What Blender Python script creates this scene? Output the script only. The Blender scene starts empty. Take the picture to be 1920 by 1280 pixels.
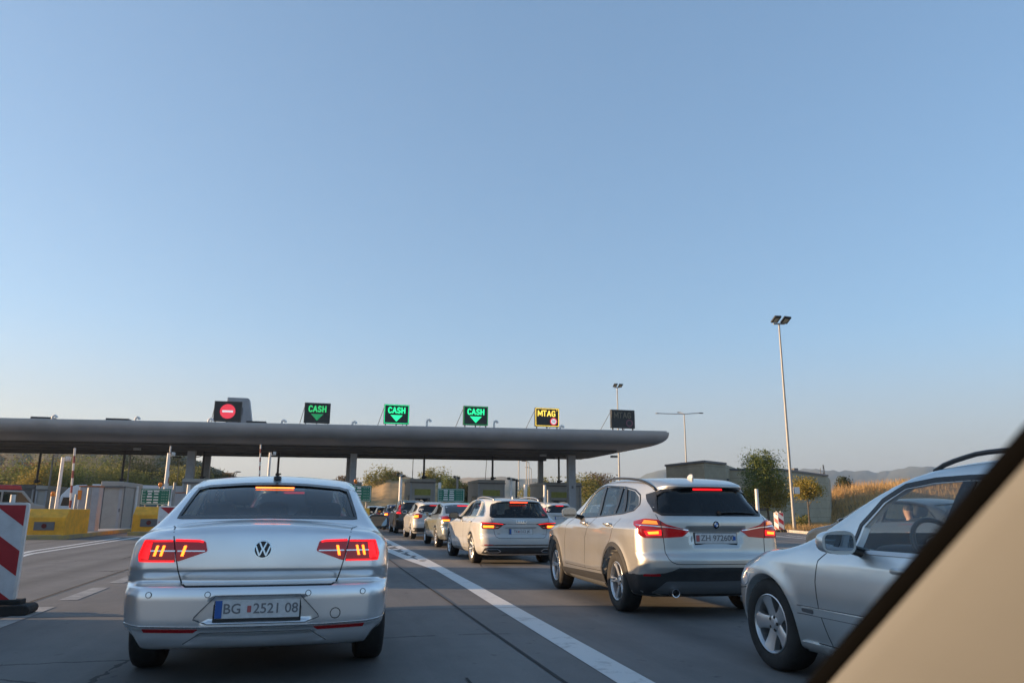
import bpy, bmesh, math, random
import numpy as np
from mathutils import Vector, Matrix, Euler
from mathutils.geometry import delaunay_2d_cdt
rad = math.radians
scene = bpy.context.scene
col = scene.collection
rng = random.Random(7)

# ------------------------------------------------------------------ camera
CAM_H, FPX, PITCH, ROLL, YAW = 1.131, 1390.0, rad(12.9), rad(-0.42), rad(13.905)
CAM = Vector((0, 0, CAM_H))
_fw = Vector((math.sin(YAW)*math.cos(PITCH), math.cos(YAW)*math.cos(PITCH), math.sin(PITCH)))
_rt = Vector((math.cos(YAW), -math.sin(YAW), 0)); _up = _rt.cross(_fw)
RT = _rt*math.cos(ROLL) - _up*math.sin(ROLL); UP = _up*math.cos(ROLL) + _rt*math.sin(ROLL); FW = _fw
cam_data = bpy.data.cameras.new('camera'); cam = bpy.data.objects.new('camera', cam_data); col.objects.link(cam)
cam.matrix_world = Matrix(((RT.x, UP.x, -FW.x, 0), (RT.y, UP.y, -FW.y, 0), (RT.z, UP.z, -FW.z, CAM_H), (0, 0, 0, 1)))
cam_data.sensor_width = 36; cam_data.lens = 36*FPX/1920; cam_data.clip_start = 0.05; cam_data.clip_end = 30000
cam_data.dof.use_dof = True; cam_data.dof.focus_distance = 10.0; cam_data.dof.aperture_fstop = 4.0
scene.camera = cam

# ------------------------------------------------------------------ light
SUN_EL, SUN_AZ_FWD = rad(8.5), rad(14.0)          # low sun on the left, slightly ahead of square-left
SUN_DIR = Vector((-math.cos(SUN_AZ_FWD)*math.cos(SUN_EL), math.sin(SUN_AZ_FWD)*math.cos(SUN_EL), math.sin(SUN_EL)))
world = bpy.data.worlds.new('World'); scene.world = world; world.use_nodes = True
nt = world.node_tree; bg = nt.nodes['Background']
sky = nt.nodes.new('ShaderNodeTexSky'); sky.sky_type = 'NISHITA'; sky.sun_disc = False
sky.sun_elevation = SUN_EL; sky.sun_rotation = math.atan2(SUN_DIR.x, SUN_DIR.y)
sky.air_density = 1.0; sky.dust_density = 0.3; sky.ozone_density = 3.0; sky.altitude = 200
# evening sky: the clear-sky model with its contrast softened, passing into pale warm haze over the horizon
def _wn(typ): return nt.nodes.new(typ)
gm_ = _wn('ShaderNodeGamma'); gm_.inputs[1].default_value = 0.6; nt.links.new(sky.outputs[0], gm_.inputs[0])
gain = _wn('ShaderNodeMix'); gain.data_type = 'RGBA'; gain.blend_type = 'MULTIPLY'; gain.inputs[0].default_value = 1.0
gain.clamp_result = False; gain.inputs[7].default_value = (1.52, 1.74, 1.96, 1); nt.links.new(gm_.outputs[0], gain.inputs[6])
tcw = _wn('ShaderNodeTexCoord'); sxyz = _wn('ShaderNodeSeparateXYZ'); nt.links.new(tcw.outputs['Generated'], sxyz.inputs[0])
mrw = _wn('ShaderNodeMapRange'); mrw.interpolation_type = 'SMOOTHSTEP'
mrw.inputs['From Min'].default_value = -0.02; mrw.inputs['From Max'].default_value = 0.24; mrw.inputs['To Min'].default_value = 0.9; mrw.inputs['To Max'].default_value = 0.0
nt.links.new(sxyz.outputs[2], mrw.inputs[0])
hz = _wn('ShaderNodeMix'); hz.data_type = 'RGBA'; hz.clamp_factor = True; nt.links.new(mrw.outputs[0], hz.inputs[0])
nt.links.new(gain.outputs[2], hz.inputs[6]); hz.inputs[7].default_value = (2.62, 2.32, 2.10, 1)
nt.links.new(hz.outputs[2], bg.inputs[0]); bg.inputs[1].default_value = 0.085
sl = bpy.data.lights.new('sun', 'SUN'); sl.energy = 5.0; sl.angle = rad(0.5); sl.color = (1.0, 0.66, 0.36)
sun = bpy.data.objects.new('sun', sl); col.objects.link(sun)
sun.rotation_euler = SUN_DIR.to_track_quat('Z', 'Y').to_euler(); sun.location = (-30, 10, 30)
vs = scene.view_settings; vs.view_transform = 'Standard'; vs.look = 'None'; vs.exposure = 1.38; vs.gamma = 1.0
scene.cycles.max_bounces = 8; scene.cycles.transparent_max_bounces = 12

# ------------------------------------------------------------------ photo point -> place
def ray(px, py):
    return (FW + RT*((px-960)/FPX) + UP*((640-py)/FPX))
def gp(px, py, z=0.0):                 # point of the ground (height z) seen at a photo pixel
    d = ray(px, py); t = (z-CAM_H)/d.z
    return CAM + d*t
def atF(px, py, F):                    # point on the cross plane F metres down the road
    d = ray(px, py); return CAM + d*(F/d.y)
def atD(px, py, d): return CAM + ray(px, py)*d   # point d metres deep along the view
def zat(P, py):                        # height over P's foot that is seen at photo row py
    k = (640-py)/FPX; q = UP - FW*k; v = Vector((P[0], P[1], 0))-CAM
    return -(v.dot(q))/q.z
def atL(px, py, L):                    # point on the plane L metres right of the camera
    d = ray(px, py); return CAM + d*(L/d.x)

# ------------------------------------------------------------------ objects
def tag(o, label=None, cat=None, group=None, kind=None):
    if label: o['label'] = label
    if cat: o['category'] = cat
    if group: o['group'] = group
    if kind: o['kind'] = kind
    return o
def empty(name, loc=(0, 0, 0), rz=0.0):
    o = bpy.data.objects.new(name, None); col.objects.link(o); o.location = loc; o.rotation_euler = (0, 0, rz)
    o.empty_display_size = 0.1
    return o
def link(name, me, mats, parent=None):
    for m in (mats if isinstance(mats, (list, tuple)) else [mats]): me.materials.append(m)
    o = bpy.data.objects.new(name, me); col.objects.link(o)
    if parent: o.parent = parent
    return o
def children(o): return [c for c in bpy.data.objects if c.parent is o]
def copy_tree(o, parent=None):
    kids = {}
    for c in bpy.data.objects:
        if c.parent: kids.setdefault(c.parent.name, []).append(c)
    def rec(o, p):
        c = o.copy(); col.objects.link(c); c.parent = p
        for k in kids.get(o.name, []): rec(k, c)
        return c
    return rec(o, parent)

class MB:
    """collects shapes, links them as ONE mesh object"""
    def __init__(s): s.v = []; s.f = []; s.m = []
    def add(s, vs_, fs_, mi=0):
        b = len(s.v); s.v.extend([tuple(v) for v in vs_]); s.f.extend([tuple(b+i for i in f) for f in fs_]); s.m.extend([mi]*len(fs_))
        return s
    def box(s, c, d, mi=0, rz=0.0, M=None):
        x, y, z = d[0]/2, d[1]/2, d[2]/2
        P = [Vector((sx*x, sy*y, sz*z)) for sz in (-1, 1) for sy in (-1, 1) for sx in (-1, 1)]
        R_ = M if M is not None else Matrix.Rotation(rz, 3, 'Z')
        P = [R_ @ p + Vector(c) for p in P]
        return s.add(P, [(0, 2, 3, 1), (4, 5, 7, 6), (0, 1, 5, 4), (2, 6, 7, 3), (0, 4, 6, 2), (1, 3, 7, 5)], mi)
    def cyl(s, a, b, r0, r1=None, n=10, mi=0, caps=True):
        r1 = r0 if r1 is None else r1
        a = Vector(a); b = Vector(b); d = (b-a).normalized()
        u = d.orthogonal().normalized(); w = d.cross(u)
        P = []
        for (p, r) in ((a, r0), (b, r1)):
            for i in range(n):
                t = 2*math.pi*i/n; P.append(p + u*(math.cos(t)*r) + w*(math.sin(t)*r))
        F = [(i, (i+1) % n, n+(i+1) % n, n+i) for i in range(n)]
        if caps: F += [tuple(range(n-1, -1, -1)), tuple(range(n, 2*n))]
        return s.add(P, F, mi)
    def tube(s, pts, r, n=8, mi=0):
        pts = [Vector(p) for p in pts]; rs = r if isinstance(r, (list, tuple)) else [r]*len(pts)
        P = []; u = None
        for i, p in enumerate(pts):
            d = (pts[min(i+1, len(pts)-1)] - pts[max(i-1, 0)]).normalized()
            u = d.orthogonal().normalized() if u is None else (u - d*u.dot(d)).normalized()
            w = d.cross(u)
            for k in range(n):
                t = 2*math.pi*k/n; P.append(p + u*(math.cos(t)*rs[i]) + w*(math.sin(t)*rs[i]))
        F = [(i*n+k, i*n+(k+1) % n, (i+1)*n+(k+1) % n, (i+1)*n+k) for i in range(len(pts)-1) for k in range(n)]
        F += [tuple(range(n-1, -1, -1)), tuple(range((len(pts)-1)*n, len(pts)*n))]
        return s.add(P, F, mi)
    def lathe(s, prof, n=24, mi=0, M=None):
        """prof: (radius, axial) around local Z"""
        P = []
        for r, z in prof:
            for k in range(n):
                t = 2*math.pi*k/n; v = Vector((r*math.cos(t), r*math.sin(t), z)); P.append(M @ v if M is not None else v)
        F = [(i*n+k, i*n+(k+1) % n, (i+1)*n+(k+1) % n, (i+1)*n+k) for i in range(len(prof)-1) for k in range(n)]
        return s.add(P, F, mi)
    def prism(s, poly, ax, t0, t1, mi=0, M=None):
        """poly 2-D (counter-clockwise) extruded along axis ax ('x','y','z') from t0 to t1"""
        def mk(p, t):
            v = {'x': (t, p[0], p[1]), 'y': (p[0], t, p[1]), 'z': (p[0], p[1], t)}[ax]
            v = Vector(v); return M @ v if M is not None else v
        n = len(poly); P = [mk(p, t0) for p in poly] + [mk(p, t1) for p in poly]
        F = [tuple(range(n-1, -1, -1)), tuple(range(n, 2*n))] + [(i, (i+1) % n, n+(i+1) % n, n+i) for i in range(n)]
        return s.add(P, F, mi)
    def mesh(s, name):
        me = bpy.data.meshes.new(name); me.from_pydata(s.v, [], s.f)
        if any(s.m): me.polygons.foreach_set('material_index', s.m)
        bm = bmesh.new(); bm.from_mesh(me); bmesh.ops.recalc_face_normals(bm, faces=bm.faces); bm.to_mesh(me); bm.free()
        return me
    def build(s, name, mats, parent=None, smooth=None, bevel=None):
        me = s.mesh(name); o = link(name, me, mats, parent)
        if smooth is not None:
            me.shade_smooth() if smooth >= 180 else me.set_sharp_from_angle(angle=rad(smooth))
            if smooth < 180:
                for p in me.polygons: p.use_smooth = True
        if bevel:
            md = o.modifiers.new('bevel', 'BEVEL'); md.width = bevel; md.segments = 2; md.limit_method = 'ANGLE'; md.angle_limit = rad(40)
        return o

_fontcache = {}
def text_mesh(txt, size, extrude=0.0, bold=0.0, align='CENTER', sx=1.0):
    key = (txt, size, extrude, bold, align, sx)
    if key in _fontcache: return _fontcache[key]
    cu = bpy.data.curves.new('txt', 'FONT'); cu.body = txt; cu.size = size; cu.extrude = extrude; cu.offset = bold
    cu.align_x = align; cu.align_y = 'CENTER'; cu.resolution_u = 3
    o = bpy.data.objects.new('txt', cu); col.objects.link(o)
    dg = bpy.context.evaluated_depsgraph_get(); dg.update()
    me = bpy.data.meshes.new_from_object(o.evaluated_get(dg))
    bpy.data.objects.remove(o)
    for v in me.vertices: v.co.x *= sx
    _fontcache[key] = me
    return me
def text_obj(name, txt, size, M, m, parent=None, **kw):
    """lettering standing in the local X (right) / Z (up) plane of the parent, facing -Y"""
    me = text_mesh(txt, size, **kw).copy()
    me.transform(M @ Matrix.Rotation(rad(90), 4, 'X'))
    return link(name, me, m, parent)

# ------------------------------------------------------------------ materials
def new_mat(name):
    m = bpy.data.materials.new(name); m.use_nodes = True
    return m, m.node_tree, m.node_tree.nodes['Principled BSDF']
def N(t, typ, **kw):
    n = t.nodes.new(typ)
    for k, v in kw.items():
        if k in n.inputs: n.inputs[k].default_value = v
        else: setattr(n, k, v)
    return n
def mat(name, c, rough=0.5, metal=0.0, var=0.0, scale=6.0, coat=0.0, bump=0.0, spec=0.5, c2=None, stretch=None, rvar=0.0, emit=0.0, ec=None):
    m, t, b = new_mat(name)
    b.inputs['Base Color'].default_value = (*c, 1); b.inputs['Roughness'].default_value = rough
    b.inputs['Metallic'].default_value = metal; b.inputs['Coat Weight'].default_value = coat
    b.inputs['Coat Roughness'].default_value = 0.04; b.inputs['Specular IOR Level'].default_value = spec
    if emit:
        b.inputs['Emission Color'].default_value = (*(ec or c), 1); b.inputs['Emission Strength'].default_value = emit
    if var or c2 or bump or rvar:
        tc = N(t, 'ShaderNodeTexCoord'); src = tc.outputs['Object']
        if stretch:
            mp = N(t, 'ShaderNodeMapping'); mp.inputs['Scale'].default_value = stretch
            t.links.new(src, mp.inputs[0]); src = mp.outputs[0]
        nz = N(t, 'ShaderNodeTexNoise', Scale=scale, Detail=6.0, Roughness=0.6); t.links.new(src, nz.inputs['Vector'])
        if var or c2:
            c2 = c2 or tuple(x*(1-var) for x in c); c1 = tuple(min(1, x*(1+var*0.6)) for x in c)
            r = N(t, 'ShaderNodeValToRGB'); r.color_ramp.elements[0].position = 0.32; r.color_ramp.elements[1].position = 0.68
            r.color_ramp.elements[0].color = (*c2, 1); r.color_ramp.elements[1].color = (*c1, 1)
            t.links.new(nz.outputs[0], r.inputs[0]); t.links.new(r.outputs[0], b.inputs['Base Color'])
        if rvar:
            mr = N(t, 'ShaderNodeMapRange'); mr.inputs['To Min'].default_value = max(0, rough-rvar); mr.inputs['To Max'].default_value = min(1, rough+rvar)
            t.links.new(nz.outputs[0], mr.inputs[0]); t.links.new(mr.outputs[0], b.inputs['Roughness'])
        if bump:
            bp = N(t, 'ShaderNodeBump', Strength=bump, Distance=0.02); t.links.new(nz.outputs[0], bp.inputs['Height']); t.links.new(bp.outputs[0], b.inputs['Normal'])
    return m
def glass_mat(name, tint, refl=1.0, ior=1.5, rough=0.0):
    """thin car glass: tinted see-through with a Fresnel reflection"""
    m = bpy.data.materials.new(name); m.use_nodes = True; t = m.node_tree; t.nodes.remove(t.nodes['Principled BSDF'])
    out = t.nodes['Material Output']
    tr = N(t, 'ShaderNodeBsdfTransparent'); tr.inputs[0].default_value = (*tint, 1)
    gl = N(t, 'ShaderNodeBsdfGlossy'); gl.inputs['Roughness'].default_value = rough; gl.inputs[0].default_value = (refl, refl, refl, 1)
    fr = N(t, 'ShaderNodeFresnel', IOR=ior); mx = N(t, 'ShaderNodeMixShader')
    ge = N(t, 'ShaderNodeNewGeometry'); mi = N(t, 'ShaderNodeMapRange'); mi.inputs['To Min'].default_value = ior; mi.inputs['To Max'].default_value = 1/ior
    t.links.new(ge.outputs['Backfacing'], mi.inputs[0]); t.links.new(mi.outputs[0], fr.inputs['IOR'])   # a thin pane reflects alike from both sides
    t.links.new(fr.outputs[0], mx.inputs[0]); t.links.new(tr.outputs[0], mx.inputs[1]); t.links.new(gl.outputs[0], mx.inputs[2])
    t.links.new(mx.outputs[0], out.inputs['Surface'])
    return m
def paint(name, c, metal=0.75, rough=0.32, coat=1.0):
    """metallic lacquer with fine flake and a thin uneven film of road dust"""
    m, t, b = new_mat(name)
    tc = N(t, 'ShaderNodeTexCoord')
    n1 = N(t, 'ShaderNodeTexNoise', Scale=1.6, Detail=3.0, Roughness=0.5); t.links.new(tc.outputs['Object'], n1.inputs['Vector'])
    r = N(t, 'ShaderNodeValToRGB'); r.color_ramp.elements[0].position = 0.15; r.color_ramp.elements[1].position = 0.9; r.color_ramp.interpolation = 'EASE'
    r.color_ramp.elements[0].color = (*c, 1); r.color_ramp.elements[1].color = tuple(x*0.82 for x in c)+(1,)
    t.links.new(n1.outputs[0], r.inputs[0]); t.links.new(r.outputs[0], b.inputs['Base Color'])
    mr = N(t, 'ShaderNodeMapRange'); mr.inputs['From Min'].default_value = 0.1; mr.inputs['From Max'].default_value = 0.9
    mr.inputs['To Min'].default_value = rough-0.05; mr.inputs['To Max'].default_value = rough+0.12
    t.links.new(n1.outputs[0], mr.inputs[0]); t.links.new(mr.outputs[0], b.inputs['Roughness'])
    b.inputs['Metallic'].default_value = metal; b.inputs['Coat Weight'].default_value = coat
    m2 = N(t, 'ShaderNodeMapRange'); m2.inputs['To Min'].default_value = 0.02; m2.inputs['To Max'].default_value = 0.14
    t.links.new(n1.outputs[0], m2.inputs[0]); t.links.new(m2.outputs[0], b.inputs['Coat Roughness'])
    return m

M_ = {}
M_['silver'] = paint('silver_paint', (0.88, 0.89, 0.90), metal=0.85, rough=0.28); M_['warm_silver'] = paint('warm_silver_paint', (0.58, 0.57, 0.54), metal=0.8, rough=0.29)
M_['grey_silver'] = paint('grey_silver_paint', (0.40, 0.43, 0.42), metal=0.7)
M_['blue_silver'] = paint('blue_silver_paint', (0.70, 0.73, 0.73), metal=0.8, rough=0.30)
M_['white'] = paint('white_paint', (0.50, 0.50, 0.49), metal=0.0, rough=0.4)
M_['brown'] = paint('dark_brown_paint', (0.045, 0.04, 0.038), metal=0.5)
M_['blue'] = paint('blue_paint', (0.02, 0.06, 0.18), metal=0.5)
M_['black'] = paint('black_paint', (0.012, 0.014, 0.018), metal=0.2); M_['navy'] = mat('navy_paint', (0.03, 0.042, 0.06), 0.22, spec=0.35, rvar=0.05, scale=1.5)
M_['dark_grey'] = paint('dark_grey_paint', (0.05, 0.055, 0.06), metal=0.6)
M_['plastic'] = mat('black_plastic', (0.022, 0.023, 0.025), 0.5, var=0.25, scale=9, rvar=0.1)
M_['seam'] = mat('gap_or_crease_shade', (0.008, 0.008, 0.009), 0.8, var=0.1)
M_['trim'] = mat('black_trim', (0.010, 0.010, 0.011), 0.25, rvar=0.08)
M_['cabin'] = mat('cabin_lining', (0.022, 0.022, 0.024), 0.8, var=0.3, scale=14)
M_['seat'] = mat('seat_cloth', (0.02, 0.02, 0.022), 0.85, var=0.3, scale=40)
M_['chrome'] = mat('chrome', (0.75, 0.75, 0.76), 0.12, metal=1.0, rvar=0.06)
M_['alloy'] = mat('alloy_wheel', (0.58, 0.59, 0.60), 0.32, metal=0.85, rvar=0.1, scale=20)
M_['tyre'] = mat('tyre_rubber', (0.022, 0.021, 0.020), 0.85, var=0.35, scale=12, bump=0.2)
M_['brake'] = mat('brake_iron', (0.05, 0.045, 0.04), 0.6, metal=0.5, var=0.3)
M_['glass'] = glass_mat('car_glass', (0.42, 0.47, 0.47)); M_['tint'] = glass_mat('tinted_car_glass', (0.26, 0.31, 0.33))
M_['privacy'] = glass_mat('privacy_glass', (0.025, 0.028, 0.032))
M_['clear'] = glass_mat('clear_car_glass', (0.90, 0.93, 0.93))
M_['dark_glass'] = mat('dark_window', (0.008, 0.010, 0.012), 0.03, spec=0.6, rvar=0.02)
M_['mirror'] = mat('mirror_glass', (0.34, 0.37, 0.40), 0.01, metal=1.0, rvar=0.005)
M_['lamp_red'] = mat('red_lamp_lens', (0.17, 0.003, 0.005), 0.10, coat=0.4, rvar=0.04, emit=0.035, ec=(1, 0.01, 0.015))
M_['lamp_dark'] = mat('dark_red_lens', (0.10, 0.003, 0.005), 0.12, coat=0.3, rvar=0.04)
M_['lamp_glow'] = mat('lit_red_lamp', (0.4, 0.006, 0.008), 0.2, var=0.05, emit=0.55, ec=(1, 0.008, 0.012))
M_['lamp_hot'] = mat('lit_amber_lamp', (0.6, 0.2, 0.02), 0.2, var=0.05, emit=1.7, ec=(1, 0.17, 0.012))
M_['reflector'] = mat('red_reflector', (0.32, 0.008, 0.012), 0.2, var=0.2, scale=60)
M_['lamp_amber'] = mat('amber_lens', (0.5, 0.12, 0.01), 0.15, coat=1.0, rvar=0.05, emit=0.333, ec=(1, .3, .02)); M_['lamp_bright'] = mat('bright_brake_lamp', (0.5, 0.03, 0.02), 0.2, var=0.05, emit=1.47, ec=(1, 0.06, 0.02))
M_['lamp_clear'] = mat('clear_lamp_lens', (0.62, 0.64, 0.66), 0.06, spec=0.8, rvar=0.04, coat=1.0)
M_['plate'] = mat('number_plate', (0.60, 0.60, 0.60), 0.45, var=0.12, scale=30)
M_['plate_ink'] = mat('plate_ink', (0.16, 0.16, 0.17), 0.5, var=0.1); M_['plate_blue'] = mat('plate_blue', (0.02, 0.10, 0.36), 0.45, var=0.1)
M_['plate_red'] = mat('plate_red', (0.45, 0.10, 0.10), 0.5, var=0.1)
# ------------------------------------------------------------------ car body surfaces
def pchip(pts, n=1200):
    x = np.array([p[0] for p in pts], float); y = np.array([p[1] for p in pts], float)
    h = np.diff(x); d = np.diff(y)/h; m = np.zeros(len(x))
    for i in range(1, len(x)-1):
        if d[i-1]*d[i] > 0:
            w1 = 2*h[i]+h[i-1]; w2 = h[i]+2*h[i-1]; m[i] = (w1+w2)/(w1/d[i-1]+w2/d[i])
    m[0], m[-1] = d[0], d[-1]
    X = np.linspace(x[0], x[-1], n); k = np.clip(np.searchsorted(x, X, 'right')-1, 0, len(h)-1)
    t = (X-x[k])/h[k]
    Y = (1+2*t)*(1-t)**2*y[k] + t*(1-t)**2*h[k]*m[k] + t*t*(3-2*t)*y[k+1] + t*t*(t-1)*h[k]*m[k+1]
    return X, Y
class Curve:
    def __init__(s, pts, soft=0.0):
        s.X, s.Y = pchip(pts)
        if soft:
            k = max(1, int(soft/(s.X[1]-s.X[0]))); ker = np.hanning(2*k+3)[1:-1]; ker /= ker.sum()
            s.Y = np.convolve(np.pad(s.Y, k, mode='edge'), ker, 'valid')
        s.D = np.gradient(s.Y, s.X); k = max(1, int(.06/(s.X[1]-s.X[0]))); ker = np.hanning(2*k+3)[1:-1]; s.D = np.convolve(np.pad(s.D, k, mode='edge'), ker/ker.sum(), 'valid')   # broad slope, only scales the distance
    def __call__(s, v): return np.interp(v, s.X, s.Y)
    def d(s, v): return np.interp(v, s.X, s.D)
def rmax(a, b, r):
    a = a+r; b = b+r
    return np.minimum(np.maximum(a, b), 0) + np.sqrt(np.maximum(a, 0)**2 + np.maximum(b, 0)**2) - r
def sstep(a, b, x):
    t = np.clip((x-a)/(b-a), 0, 1); return t*t*(3-2*t)

class Surf:
    """smooth closed car body: f < 0 inside"""
    def __init__(s, S):
        s.S = S; s.L = S['L']; s.hw = S['hw']; s.H = S['H']
        s.T = Curve(S['top'], S.get('top_soft', 0.05)); s.W = Curve(S['side'], 0.015)
        s.R = Curve(S['rear'], 0.012); s.F = Curve(S['front'], 0.02)
        s.P = Curve(S['plan'], 0.1); s.G = Curve(S['gplan'], 0.1)
        s.wheels = S['wheels']
    def f(s, P):
        S = s.S; x, y, z = P[:, 0], P[:, 1], P[:, 2]; ax = np.abs(x); q = ax/s.hw
        belt = S['belt']
        W = s.W(z) - s.P(y) - s.G(y)*sstep(belt-.05, belt+.25, z)
        for (yw, zw, ra) in s.wheels:
            d = np.sqrt((y-yw)**2+(z-zw)**2); W = W + S.get('flare', .012)*np.exp(-((d-ra)/.07)**2)
        if 'line' in S:                                       # character lines along the side: (y0,z0,y1,z1,amp)
            for (y0, z0, y1, z1, a) in S['line']:
                zl = z0+(z1-z0)*(y-y0)/(y1-y0)
                W = W + a*np.exp(-np.abs(z-zl)/.05)*sstep(min(y0, y1)-.15, min(y0, y1)+.1, y)*(1-sstep(max(y0, y1)-.1, max(y0, y1)+.15, y))
        side = (ax-W)/np.sqrt(1+s.W.d(z)**2)
        T = s.T(y) - S.get('crown', .05)*q*q - S.get('crown4', 0.0)*q**4
        top = (z-T)/np.sqrt(1+s.T.d(y)**2)
        R = s.R(z) + S.get('rc', .12)*q**2.4
        if 'rear_extra' in S: R = R + S['rear_extra'](x, z)
        rear = (R-y)/np.sqrt(1+np.clip(s.R.d(z), -4, 4)**2)
        Fr = s.F(z) - S.get('fc', .28)*q**2.6
        front = (y-Fr)/np.sqrt(1+np.clip(s.F.d(z), -4, 4)**2)
        g = rmax(side, rear, S.get('r_sr', .12)); g = rmax(g, front, S.get('r_sf', .15))
        g = rmax(g, top, S.get('r_t', .05)); g = rmax(g, S.get('zb', .2)-z, .04)
        return g
    def n(s, P):
        e = 2e-3; g = np.zeros_like(P)
        for i in range(3):
            d = np.zeros(3); d[i] = e; g[:, i] = s.f(P+d)-s.f(P-d)
        return g/np.maximum(np.linalg.norm(g, axis=1, keepdims=True), 1e-9)
    def hit(s, P0, d, maxd=3.2, n=100):
        """first entry into the body from P0 along d (per row)"""
        P0 = np.asarray(P0, float); d = np.broadcast_to(np.asarray(d, float), P0.shape); m = len(P0)
        lo = np.full(m, np.nan); st = maxd/n; prev = s.f(P0)
        for k in range(1, n+1):
            cur = s.f(P0+d*(st*k)); w = np.isnan(lo) & (cur <= 0); lo[w] = st*(k-1)
        bad = np.isnan(lo); lo[bad] = maxd*.5; hi = lo+st
        for _ in range(22):
            mid = (lo+hi)/2; ins = s.f(P0+d*mid[:, None]) <= 0; hi = np.where(ins, mid, hi); lo = np.where(ins, lo, mid)
        return P0+d*hi[:, None], ~bad
    def project(s, uv, side, off=0.0):
        uv = np.asarray(uv, float); k = len(uv); z0 = np.zeros(k)
        if side == 'rear': P0 = np.c_[uv[:, 0], z0-.6, uv[:, 1]]; d = (0, 1, 0)
        elif side == 'front': P0 = np.c_[uv[:, 0], z0+s.L+.6, uv[:, 1]]; d = (0, -1, 0)
        elif side == 'left': P0 = np.c_[z0-1.5, uv[:, 0], uv[:, 1]]; d = (1, 0, 0)
        elif side == 'right': P0 = np.c_[z0+1.5, uv[:, 0], uv[:, 1]]; d = (-1, 0, 0)
        else: P0 = np.c_[uv[:, 0], uv[:, 1], z0+2.4]; d = (0, 0, -1)
        P, ok = s.hit(P0, d)
        for _ in range(14):                                   # points just beyond the outline slide back onto it
            if ok.all(): break
            b = ~ok
            if side in ('rear', 'front', 'top'): P0[b, 0] *= .985
            else: P0[b, 2] += (.6-P0[b, 2])*.03
            P2, o2 = s.hit(P0[b], d); P[b] = P2; ok[b] = o2
        return (P + s.n(P)*off) if off else P
    def body(s, nx, ny, nz, inset=0.0, cab=None):
        """closed quad mesh of the body, or of the cabin hollow when cab is given"""
        L, hw, H = s.L, s.hw, s.H
        t = np.linspace(0, 1, ny+1); ys = L*(.45*(.5-.5*np.cos(math.pi*t))+.55*t); xs = np.linspace(-hw*1.08, hw*1.08, nx+1)
        zs = np.linspace(.12, H+.12, nz+1)
        idx = {}; V = []; Fc = []
        def vid(i, j, k):
            key = (i, j, k)
            if key not in idx: idx[key] = len(V); V.append((xs[i], ys[j], zs[k]))
            return idx[key]
        for i in range(nx):
            for j in range(ny):
                Fc.append((vid(i, j, 0), vid(i, j+1, 0), vid(i+1, j+1, 0), vid(i+1, j, 0)))
                Fc.append((vid(i, j, nz), vid(i+1, j, nz), vid(i+1, j+1, nz), vid(i, j+1, nz)))
        for j in range(ny):
            for k in range(nz):
                Fc.append((vid(0, j, k), vid(0, j, k+1), vid(0, j+1, k+1), vid(0, j+1, k)))
                Fc.append((vid(nx, j, k), vid(nx, j+1, k), vid(nx, j+1, k+1), vid(nx, j, k+1)))
        for i in range(nx):
            for k in range(nz):
                Fc.append((vid(i, 0, k), vid(i+1, 0, k), vid(i+1, 0, k+1), vid(i, 0, k+1)))
                Fc.append((vid(i, ny, k), vid(i, ny, k+1), vid(i+1, ny, k+1), vid(i+1, ny, k)))
        B = np.array(V)
        if cab is None:
            cy, cz = s.S.get('core', (.75, .60)); C = np.c_[np.zeros(len(B)), np.clip(B[:, 1], cy, L-1.1), np.full(len(B), cz)]
            fn = s.f
        else:
            fl = Curve(cab['floor']); y0, y1, zc = cab['y0'], cab['y1'], cab['zc']
            C = np.c_[np.zeros(len(B)), np.clip(B[:, 1], y0, y1), np.full(len(B), zc)]
            B = B.copy(); B[:, 1] = np.where(B[:, 1] < y0, y0-(y0-B[:, 1])*1.0, B[:, 1])
            def fn(P): return rmax(rmax(s.f(P)+cab.get('th', .045), fl(P[:, 1])-P[:, 2], .02), np.abs(P[:, 0])-cab.get('xw', .80), .02)
        d = B-C; lo = np.zeros(len(B)); hi = np.full(len(B), 1.7)
        for _ in range(34):
            mid = (lo+hi)/2; ins = fn(C+d*mid[:, None]) <= 0; lo = np.where(ins, mid, lo); hi = np.where(ins, hi, mid)
        return C+d*lo[:, None], Fc

def mesh_of(P, F, name='m', mi=0):
    me = bpy.data.meshes.new(name); me.from_pydata([tuple(p) for p in P], [], F)
    if mi: me.polygons.foreach_set('material_index', [mi]*len(me.polygons))
    return me
SOLVER = 'EXACT'
def boolean(me, cutters):
    o = bpy.data.objects.new('work', me); col.objects.link(o)
    for m in (M_['seam'], M_['cabin']): me.materials.append(m)
    tmp = [o]
    for c in cutters:
        for m in (M_['seam'], M_['cabin']): c.materials.append(m)
        k = bpy.data.objects.new('cut', c); col.objects.link(k); tmp.append(k)
        md = o.modifiers.new('b', 'BOOLEAN'); md.operation = 'DIFFERENCE'; md.object = k; md.solver = SOLVER
    dg = bpy.context.evaluated_depsgraph_get(); dg.update()
    out = bpy.data.meshes.new_from_object(o.evaluated_get(dg))
    for k in tmp: bpy.data.objects.remove(k)
    out.materials.clear()
    return out
def set_normals(me, surf, paint_slots=(0,)):
    nl = len(me.loops); li = np.empty(nl, int); me.loops.foreach_get('vertex_index', li)
    co = np.empty(len(me.vertices)*3); me.vertices.foreach_get('co', co); co = co.reshape(-1, 3)
    nv = surf.n(co); nrm = np.zeros((nl, 3))
    for p in me.polygons:
        p.use_smooth = True; a, b = p.loop_start, p.loop_start+p.loop_total
        nrm[a:b] = nv[li[a:b]] if p.material_index in paint_slots else np.array(p.normal)
    me.normals_split_custom_set([tuple(v) for v in nrm])

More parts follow.
